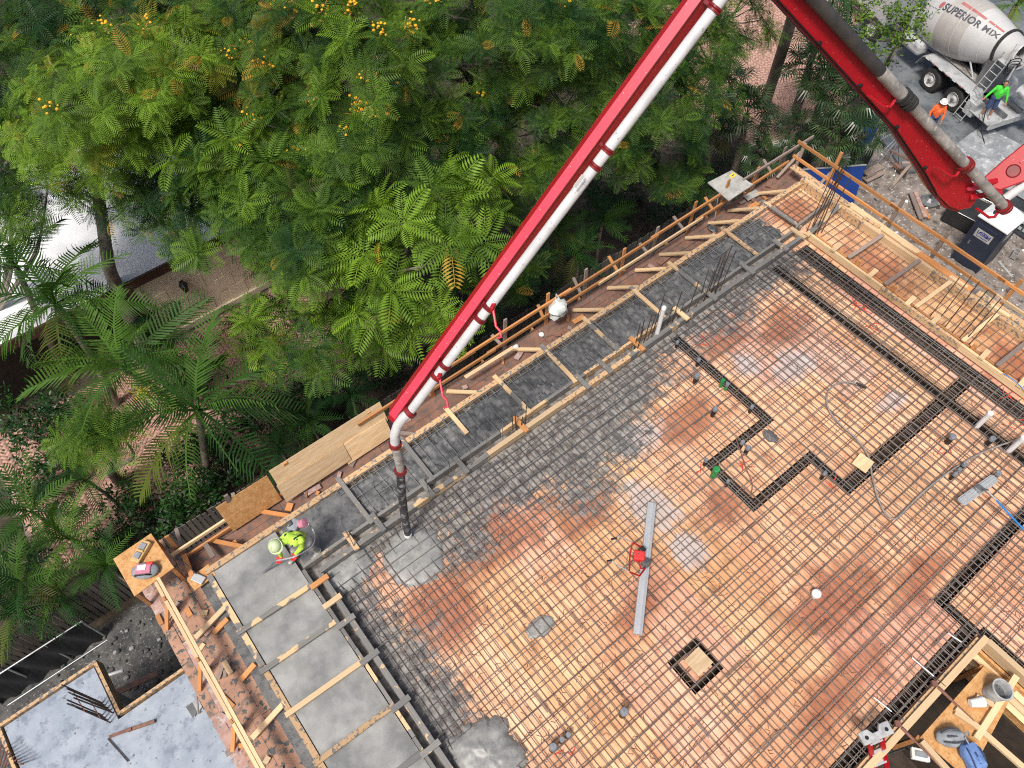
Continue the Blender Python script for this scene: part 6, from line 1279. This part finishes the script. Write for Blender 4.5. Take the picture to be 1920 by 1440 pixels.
PT('bright yellow-green poinciana with a pale forked trunk at far left', (.9, 11.0), [(150, 190, 10.4, 1.25), (235, 140, 10.8, 1.25), (300, 180, 10.2, 1.2), (205, 235, 9.4, 1.3), (105, 255, 9.2, 1.15), (275, 250, 9, 1.15), (330, 110, 10.6, 1.15), (170, 300, 8.6, 1.0)], .5, .92, 8, 1.1, .3, .2, [at(222, 545, 3.0), at(205, 500, 4.3), at(190, 400, 6.4), at(176, 305, 8.2)])
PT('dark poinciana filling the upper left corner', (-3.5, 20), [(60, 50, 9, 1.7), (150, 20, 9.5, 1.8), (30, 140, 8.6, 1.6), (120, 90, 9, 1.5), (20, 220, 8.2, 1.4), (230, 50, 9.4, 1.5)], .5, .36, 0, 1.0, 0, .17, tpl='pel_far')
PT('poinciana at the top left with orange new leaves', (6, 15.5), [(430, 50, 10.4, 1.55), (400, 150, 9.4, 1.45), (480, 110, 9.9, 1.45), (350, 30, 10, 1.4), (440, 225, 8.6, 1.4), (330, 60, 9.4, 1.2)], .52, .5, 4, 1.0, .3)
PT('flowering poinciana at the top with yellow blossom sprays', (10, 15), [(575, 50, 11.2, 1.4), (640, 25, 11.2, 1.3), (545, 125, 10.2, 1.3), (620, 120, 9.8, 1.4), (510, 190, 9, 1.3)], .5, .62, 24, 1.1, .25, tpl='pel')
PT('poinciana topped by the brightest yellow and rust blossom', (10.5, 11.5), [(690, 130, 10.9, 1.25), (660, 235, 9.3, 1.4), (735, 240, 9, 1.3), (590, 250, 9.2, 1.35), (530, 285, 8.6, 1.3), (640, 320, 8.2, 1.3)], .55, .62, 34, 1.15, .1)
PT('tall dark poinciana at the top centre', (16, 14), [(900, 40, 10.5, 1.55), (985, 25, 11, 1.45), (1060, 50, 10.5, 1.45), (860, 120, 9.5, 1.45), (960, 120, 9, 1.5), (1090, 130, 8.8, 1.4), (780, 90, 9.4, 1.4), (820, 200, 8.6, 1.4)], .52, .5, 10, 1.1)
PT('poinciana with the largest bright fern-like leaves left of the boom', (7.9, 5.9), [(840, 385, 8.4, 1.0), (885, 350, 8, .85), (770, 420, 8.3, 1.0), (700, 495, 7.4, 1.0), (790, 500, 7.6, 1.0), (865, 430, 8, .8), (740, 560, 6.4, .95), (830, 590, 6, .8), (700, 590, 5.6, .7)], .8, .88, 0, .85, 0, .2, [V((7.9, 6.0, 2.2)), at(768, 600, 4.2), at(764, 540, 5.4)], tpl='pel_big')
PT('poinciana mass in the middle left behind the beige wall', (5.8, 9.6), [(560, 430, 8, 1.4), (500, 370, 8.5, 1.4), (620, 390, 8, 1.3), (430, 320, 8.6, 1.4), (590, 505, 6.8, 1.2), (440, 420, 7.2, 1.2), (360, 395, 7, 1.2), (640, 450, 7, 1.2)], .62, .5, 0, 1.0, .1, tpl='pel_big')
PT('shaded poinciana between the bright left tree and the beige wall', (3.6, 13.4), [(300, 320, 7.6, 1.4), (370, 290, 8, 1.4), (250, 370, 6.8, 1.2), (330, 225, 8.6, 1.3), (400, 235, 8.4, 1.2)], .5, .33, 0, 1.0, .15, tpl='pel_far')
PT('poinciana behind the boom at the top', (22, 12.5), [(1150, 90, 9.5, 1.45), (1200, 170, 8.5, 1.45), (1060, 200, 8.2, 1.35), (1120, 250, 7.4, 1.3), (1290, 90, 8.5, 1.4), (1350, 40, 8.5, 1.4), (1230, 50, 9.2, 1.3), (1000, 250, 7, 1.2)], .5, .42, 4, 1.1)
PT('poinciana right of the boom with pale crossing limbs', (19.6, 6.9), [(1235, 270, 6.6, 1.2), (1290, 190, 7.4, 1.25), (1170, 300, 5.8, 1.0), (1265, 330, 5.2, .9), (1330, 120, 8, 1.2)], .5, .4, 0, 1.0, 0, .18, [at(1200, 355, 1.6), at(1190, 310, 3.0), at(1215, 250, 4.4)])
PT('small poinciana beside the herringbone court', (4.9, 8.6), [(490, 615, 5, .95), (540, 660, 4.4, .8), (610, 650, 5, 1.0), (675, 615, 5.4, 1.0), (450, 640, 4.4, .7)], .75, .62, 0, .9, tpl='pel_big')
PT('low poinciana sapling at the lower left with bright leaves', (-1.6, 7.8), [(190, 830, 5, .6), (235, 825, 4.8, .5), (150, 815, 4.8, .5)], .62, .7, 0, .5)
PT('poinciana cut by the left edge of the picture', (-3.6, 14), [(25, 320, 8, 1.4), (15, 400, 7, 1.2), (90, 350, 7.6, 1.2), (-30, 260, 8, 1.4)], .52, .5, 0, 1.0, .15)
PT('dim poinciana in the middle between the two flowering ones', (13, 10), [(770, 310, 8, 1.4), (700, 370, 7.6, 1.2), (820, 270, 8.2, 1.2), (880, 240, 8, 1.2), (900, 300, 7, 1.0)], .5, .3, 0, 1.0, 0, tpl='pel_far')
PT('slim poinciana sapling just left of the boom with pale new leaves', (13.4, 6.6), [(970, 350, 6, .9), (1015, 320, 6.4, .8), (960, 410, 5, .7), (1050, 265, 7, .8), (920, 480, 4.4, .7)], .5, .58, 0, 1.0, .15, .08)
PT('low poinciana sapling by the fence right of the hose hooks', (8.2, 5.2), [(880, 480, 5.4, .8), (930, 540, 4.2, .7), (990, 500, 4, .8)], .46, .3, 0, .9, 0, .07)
# --- palms
def palm(label, base, top, tip_r, nf, tpl, mat, name, tr=.1, bright=.5, el=(-.35, 1.25), group=None, flower=None, nm='palm_frond'):
    base = V((*base, 0)); top = V(top); t = thing(name, label, 'palm', base, group)
    m_ = base.lerp(top, .5) + V((NR.uniform(-.12, .12), NR.uniform(-.12, .12), 0)); pth = curve([base, m_, top], 5); MB().tube(pth, [tr * (1.2 - .35 * i / (len(pth) - 1)) for i in range(len(pth))], 10).build('trunk', M['palmbark'], t, smooth=True)
    v_ = V((0, 0, 1)); ph = NR.uniform(0, 6.28)
    for i in range(nf):
        th = ph + i * 2.39996; e = el[1] + (el[0] - el[1]) * (i / nf) ** .8; d = np.array((math.cos(th) * math.cos(e), math.sin(th) * math.cos(e), math.sin(e))); u = np.array((0, 0, 1.)) - d * d[2] + NR.uniform(-.3, .3, 3)
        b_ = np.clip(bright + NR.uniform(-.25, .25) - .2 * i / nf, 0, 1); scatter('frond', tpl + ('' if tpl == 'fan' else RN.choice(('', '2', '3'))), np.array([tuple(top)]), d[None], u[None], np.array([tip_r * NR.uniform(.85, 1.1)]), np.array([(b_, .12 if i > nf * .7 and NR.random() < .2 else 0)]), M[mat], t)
    if flower:
        mb = MB(); c = V(flower)
        for i in range(46): q = c + V(NR.normal(size=3)) * .22; mb.tube([c + V((-.1, .1, .15)), c.lerp(q, .6), q], .012, 4)
        mb.build('flower_stalk', M['yellow'], t)
    return t
G1 = 'feather palms at the left'
def bs(x, y): p = at(x, y, 0); return (p.x, p.y)
palm('largest feather palm with spreading fronds above the paved court', bs(392, 905), at(372, 770, 4.4), 2.45, 13, 'palm', 'palm', 'feather_palm', .1, .5, (-.2, 1.1), G1)
palm('feather palm with a yellow flower stalk left of the beige wall', bs(330, 760), at(235, 690, 5.0), 2.3, 12, 'palm', 'palm', 'feather_palm', .1, .6, (-.3, 1.2), G1, at(275, 740, 4.4))
palm('feather palm with ragged drooping fronds near the left edge', bs(220, 760), at(105, 570, 5.6), 2.2, 13, 'palm', 'palm', 'feather_palm', .11, .45, (-.6, 1.2), G1)
palm('feather palm at the left edge over the white roof', bs(120, 700), at(30, 500, 5.2), 2.0, 10, 'palm', 'palm', 'feather_palm', .1, .35, (-.5, 1.2), G1)
palm('slim feather palm just left of the house post', bs(350, 720), at(310, 640, 3.6), 1.5, 9, 'palm_small', 'palm', 'feather_palm', .07, .25, (-.2, 1.2), G1)
G2 = 'small palms along the fence'
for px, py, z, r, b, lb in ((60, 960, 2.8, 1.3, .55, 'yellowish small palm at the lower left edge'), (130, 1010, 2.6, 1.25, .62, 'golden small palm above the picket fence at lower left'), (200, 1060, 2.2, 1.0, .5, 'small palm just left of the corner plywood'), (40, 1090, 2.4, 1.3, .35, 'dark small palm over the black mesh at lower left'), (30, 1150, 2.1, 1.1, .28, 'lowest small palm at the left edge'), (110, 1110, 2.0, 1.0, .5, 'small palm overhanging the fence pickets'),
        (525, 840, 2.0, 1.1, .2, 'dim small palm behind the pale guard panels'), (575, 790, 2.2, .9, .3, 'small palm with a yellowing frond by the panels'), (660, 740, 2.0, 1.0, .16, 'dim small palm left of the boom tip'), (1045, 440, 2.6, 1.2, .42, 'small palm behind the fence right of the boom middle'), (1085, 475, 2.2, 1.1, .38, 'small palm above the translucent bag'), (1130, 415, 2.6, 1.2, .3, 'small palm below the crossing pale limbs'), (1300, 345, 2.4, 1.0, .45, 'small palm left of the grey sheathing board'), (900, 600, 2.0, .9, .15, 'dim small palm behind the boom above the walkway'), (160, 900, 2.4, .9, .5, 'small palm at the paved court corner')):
    p = at(px, py, z); palm(lb, (p.x + .1, p.y + .1), p, r, 11, 'palm_small', 'palm', 'small_palm', .05, b, (-.3, 1.25), G2)
G3 = 'fan palms right of the boom'
for px, py, z, r, n, b, lb in ((1520, 130, 4.2, 1.25, 17, .35, 'fan palm close left of the dark boom pipe'), (1590, 195, 4.0, 1.25, 16, .38, 'fan palm touching the lower red arm'), (1400, 215, 3.4, 1.15, 15, .4, 'fan palm with shiny leaves left of the leaning trunk'), (1340, 240, 3.0, 1.1, 14, .45, 'fan palm nearest the grey sheathing board'), (1560, 265, 2.8, 1.1, 15, .55, 'pale green fan palm behind the far deck corner'), (1490, 245, 2.6, .9, 12, .3, 'dim fan palm between the leaning trunk and the deck corner'), (1430, 300, 2.4, 1.0, 12, .35, 'low fan palm just outside the far rail corner'), (1540, 60, 4.6, 1.2, 14, .2, 'dark fan palm under the top of the red arm'), (1620, 250, 2.6, 1.0, 13, .42, 'fan palm beside the blue drape'), (1545, 170, 3.6, 1.0, 12, .3, 'fan palm in front of the pink paving'), (1370, 165, 3.4, 1.0, 12, .22, 'dim fan palm left of the leaning trunk'), (1640, 330, 1.6, .8, 10, .5, 'small fan palm above the black windscreen')):
    if lb.startswith('small fan'): px, py = 1585, 300
    r *= 1.25; p = at(px, py, z); palm(lb, (p.x + NR.uniform(-.2, .2), p.y + NR.uniform(-.2, .2)), p, r, n, 'fan', 'fan', 'fan_palm', .13, b, (-.7, 1.2), G3)
p = at(1495, 0, 9.0); palm('tall leaning palm trunk right of the boom with its crown above the picture', bs(1436, 190), p + V((.6, .4, 1.2)), 2.4, 12, 'palm', 'palm', 'leaning_palm', .2, .45, (-.5, 1.2))
p = at(1905, 10, 3.2); palm('golden feather palm at the top right corner behind the drum', (p.x, p.y), p, 1.9, 12, 'palm', 'palm', 'feather_palm', .12, .9, (-.5, 1.2), G1)
# --- broadleaf tree over the truck cab
def leafy(label, base, lobes, n, size, bright, mat, name, cat, tr=.1, trunk=None, group=None):
    base = V((*base, 0)); t = thing(name, label, cat, base, group); L_ = [(np.array(at(px, py, z)), r) for px, py, z, r in lobes]; fork = V(trunk[-1]) if trunk else base.lerp(V(np.mean([c for c, r in L_], axis=0)), .5); mb = MB(); pth = [base] + ([V(p) for p in trunk] if trunk else [fork]); pc = curve(pth, 4); mb.tube(pc, [tr * (1.1 - .4 * i / len(pc)) for i in range(len(pc))], 8); pos, fw, up, sz, ti = [], [], [], [], []
    for c, r in L_:
        mb.tube([fork, fork.lerp(V(c), .6) + V((0, 0, -.1)), V(c)], [tr * .6, tr * .4, .02], 6); nc = max(6, int(n * r * r / 3))
        for i in range(nc):
            d = NR.normal(size=3); d /= np.linalg.norm(d); q = c + d * r * NR.uniform(.45, 1.05) * np.array((1, 1, .8)); b_ = np.clip(bright + NR.uniform(-.3, .3), 0, 1)
            for k in range(9): a_ = NR.normal(size=3); a_[2] = a_[2] * .4 + .1; pos.append(q + NR.normal(size=3) * size * .5); fw.append(a_); up.append(d + np.array((0, 0, 1.)) + NR.normal(size=3) * .4); sz.append(size * NR.uniform(.6, 1.2)); ti.append((np.clip(b_ + NR.uniform(-.12, .12), 0, 1), 0))
    mb.build('trunk', M['bark'], t, smooth=True); scatter('crown' if cat == 'tree' else 'foliage', 'leaf', np.array(pos), np.array(fw), np.array(up), np.array(sz), np.array(ti), M[mat], t); return t
leafy('light green broadleaf tree with pale slanting limbs in front of the mixer drum', bs(1655, 140), [(1690, 40, 5.2, .9), (1660, 85, 4.6, .7), (1712, 15, 5.4, .8), (1640, 30, 5, .9), (1728, 70, 4.2, .3), (1600, 10, 5.2, .9), (1665, 120, 3.4, .35), (1625, 70, 4.2, .7)], 190, .15, .6, 'leaf', 'broadleaf_tree', 'tree', .11, [at(1668, 110, 2.0), at(1690, 75, 3.6)])
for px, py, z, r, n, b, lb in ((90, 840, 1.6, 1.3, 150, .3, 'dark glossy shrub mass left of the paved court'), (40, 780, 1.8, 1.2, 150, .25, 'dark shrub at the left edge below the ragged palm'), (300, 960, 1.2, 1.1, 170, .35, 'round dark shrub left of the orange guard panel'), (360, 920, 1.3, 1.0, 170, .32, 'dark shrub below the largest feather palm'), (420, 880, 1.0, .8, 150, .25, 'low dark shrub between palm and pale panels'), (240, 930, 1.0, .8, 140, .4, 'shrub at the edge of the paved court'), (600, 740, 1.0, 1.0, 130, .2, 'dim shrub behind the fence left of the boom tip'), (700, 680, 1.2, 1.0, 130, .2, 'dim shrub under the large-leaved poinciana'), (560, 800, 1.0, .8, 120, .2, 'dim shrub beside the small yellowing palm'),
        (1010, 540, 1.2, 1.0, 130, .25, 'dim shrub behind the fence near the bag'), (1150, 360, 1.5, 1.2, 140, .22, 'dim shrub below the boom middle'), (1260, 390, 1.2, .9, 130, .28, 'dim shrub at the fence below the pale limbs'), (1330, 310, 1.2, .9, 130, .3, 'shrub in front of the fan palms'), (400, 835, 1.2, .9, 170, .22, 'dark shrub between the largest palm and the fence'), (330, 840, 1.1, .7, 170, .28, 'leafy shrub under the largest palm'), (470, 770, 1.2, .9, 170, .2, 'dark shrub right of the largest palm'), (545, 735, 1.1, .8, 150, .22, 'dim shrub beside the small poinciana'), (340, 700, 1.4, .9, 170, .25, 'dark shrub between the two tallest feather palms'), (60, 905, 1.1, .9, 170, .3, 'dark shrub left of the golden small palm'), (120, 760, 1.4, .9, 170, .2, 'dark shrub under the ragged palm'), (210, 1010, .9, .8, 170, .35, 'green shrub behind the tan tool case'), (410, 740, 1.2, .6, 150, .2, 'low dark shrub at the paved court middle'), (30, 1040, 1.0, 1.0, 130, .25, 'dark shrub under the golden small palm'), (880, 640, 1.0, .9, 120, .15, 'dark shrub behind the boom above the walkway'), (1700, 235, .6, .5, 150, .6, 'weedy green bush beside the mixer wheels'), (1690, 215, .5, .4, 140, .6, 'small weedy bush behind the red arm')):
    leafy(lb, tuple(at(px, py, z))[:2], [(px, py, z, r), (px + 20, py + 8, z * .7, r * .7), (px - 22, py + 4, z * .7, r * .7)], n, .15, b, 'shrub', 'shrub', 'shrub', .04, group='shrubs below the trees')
# --- leaf litter and ground cover under the trees, far wood beyond
n = 9000; pos = np.c_[NR.uniform(-9, 30, n), NR.uniform(4.4, 24, n), NR.uniform(.03, .09, n)]; fw = NR.normal(size=(n, 3)); fw[:, 2] *= .15
k = (pos[:, 1] < 6.1) | (pos[:, 0] > 10); pos, fw = pos[k], fw[k]; n = len(pos)
g = thing('leaf_litter', 'fallen leaves scattered under the trees', 'leaves', (8, 8, 0), kind='stuff'); o = scatter('leaves', 'leaf', pos, fw, np.tile((0, 0, 1.), (n, 1)) + NR.normal(size=(n, 3)) * .3, NR.uniform(.08, .2, n), np.c_[NR.uniform(0, .5, n), (NR.random(n) < .25) * .35], M['shrub'], g); o['kind'] = 'stuff'
n = 5200; pos = np.c_[NR.uniform(-25, 60, n), NR.uniform(17, 45, n), np.zeros(n)]; pos = pos[(pos[:, 0] > 8) | (pos[:, 1] > 29)]; pos = pos[(pos[:, 0] < 24) | (pos[:, 1] > 22)]; n = len(pos); pos[:, 2] = 2 + 3.5 * NR.random(n)
g = thing('far_wood', 'mass of dark trees behind the front row', 'wood', (8, 30, 0), kind='stuff'); d_ = NR.normal(size=(n, 3)); d_[:, 2] = .2
o = scatter('foliage', 'pel_far', pos, d_, np.tile((0, 0, 1.), (n, 1)) + NR.normal(size=(n, 3)) * .4, NR.uniform(.7, 1.3, n), np.c_[NR.uniform(0, .4, n), np.zeros(n)], M['leaf'], g); o['kind'] = 'stuff'
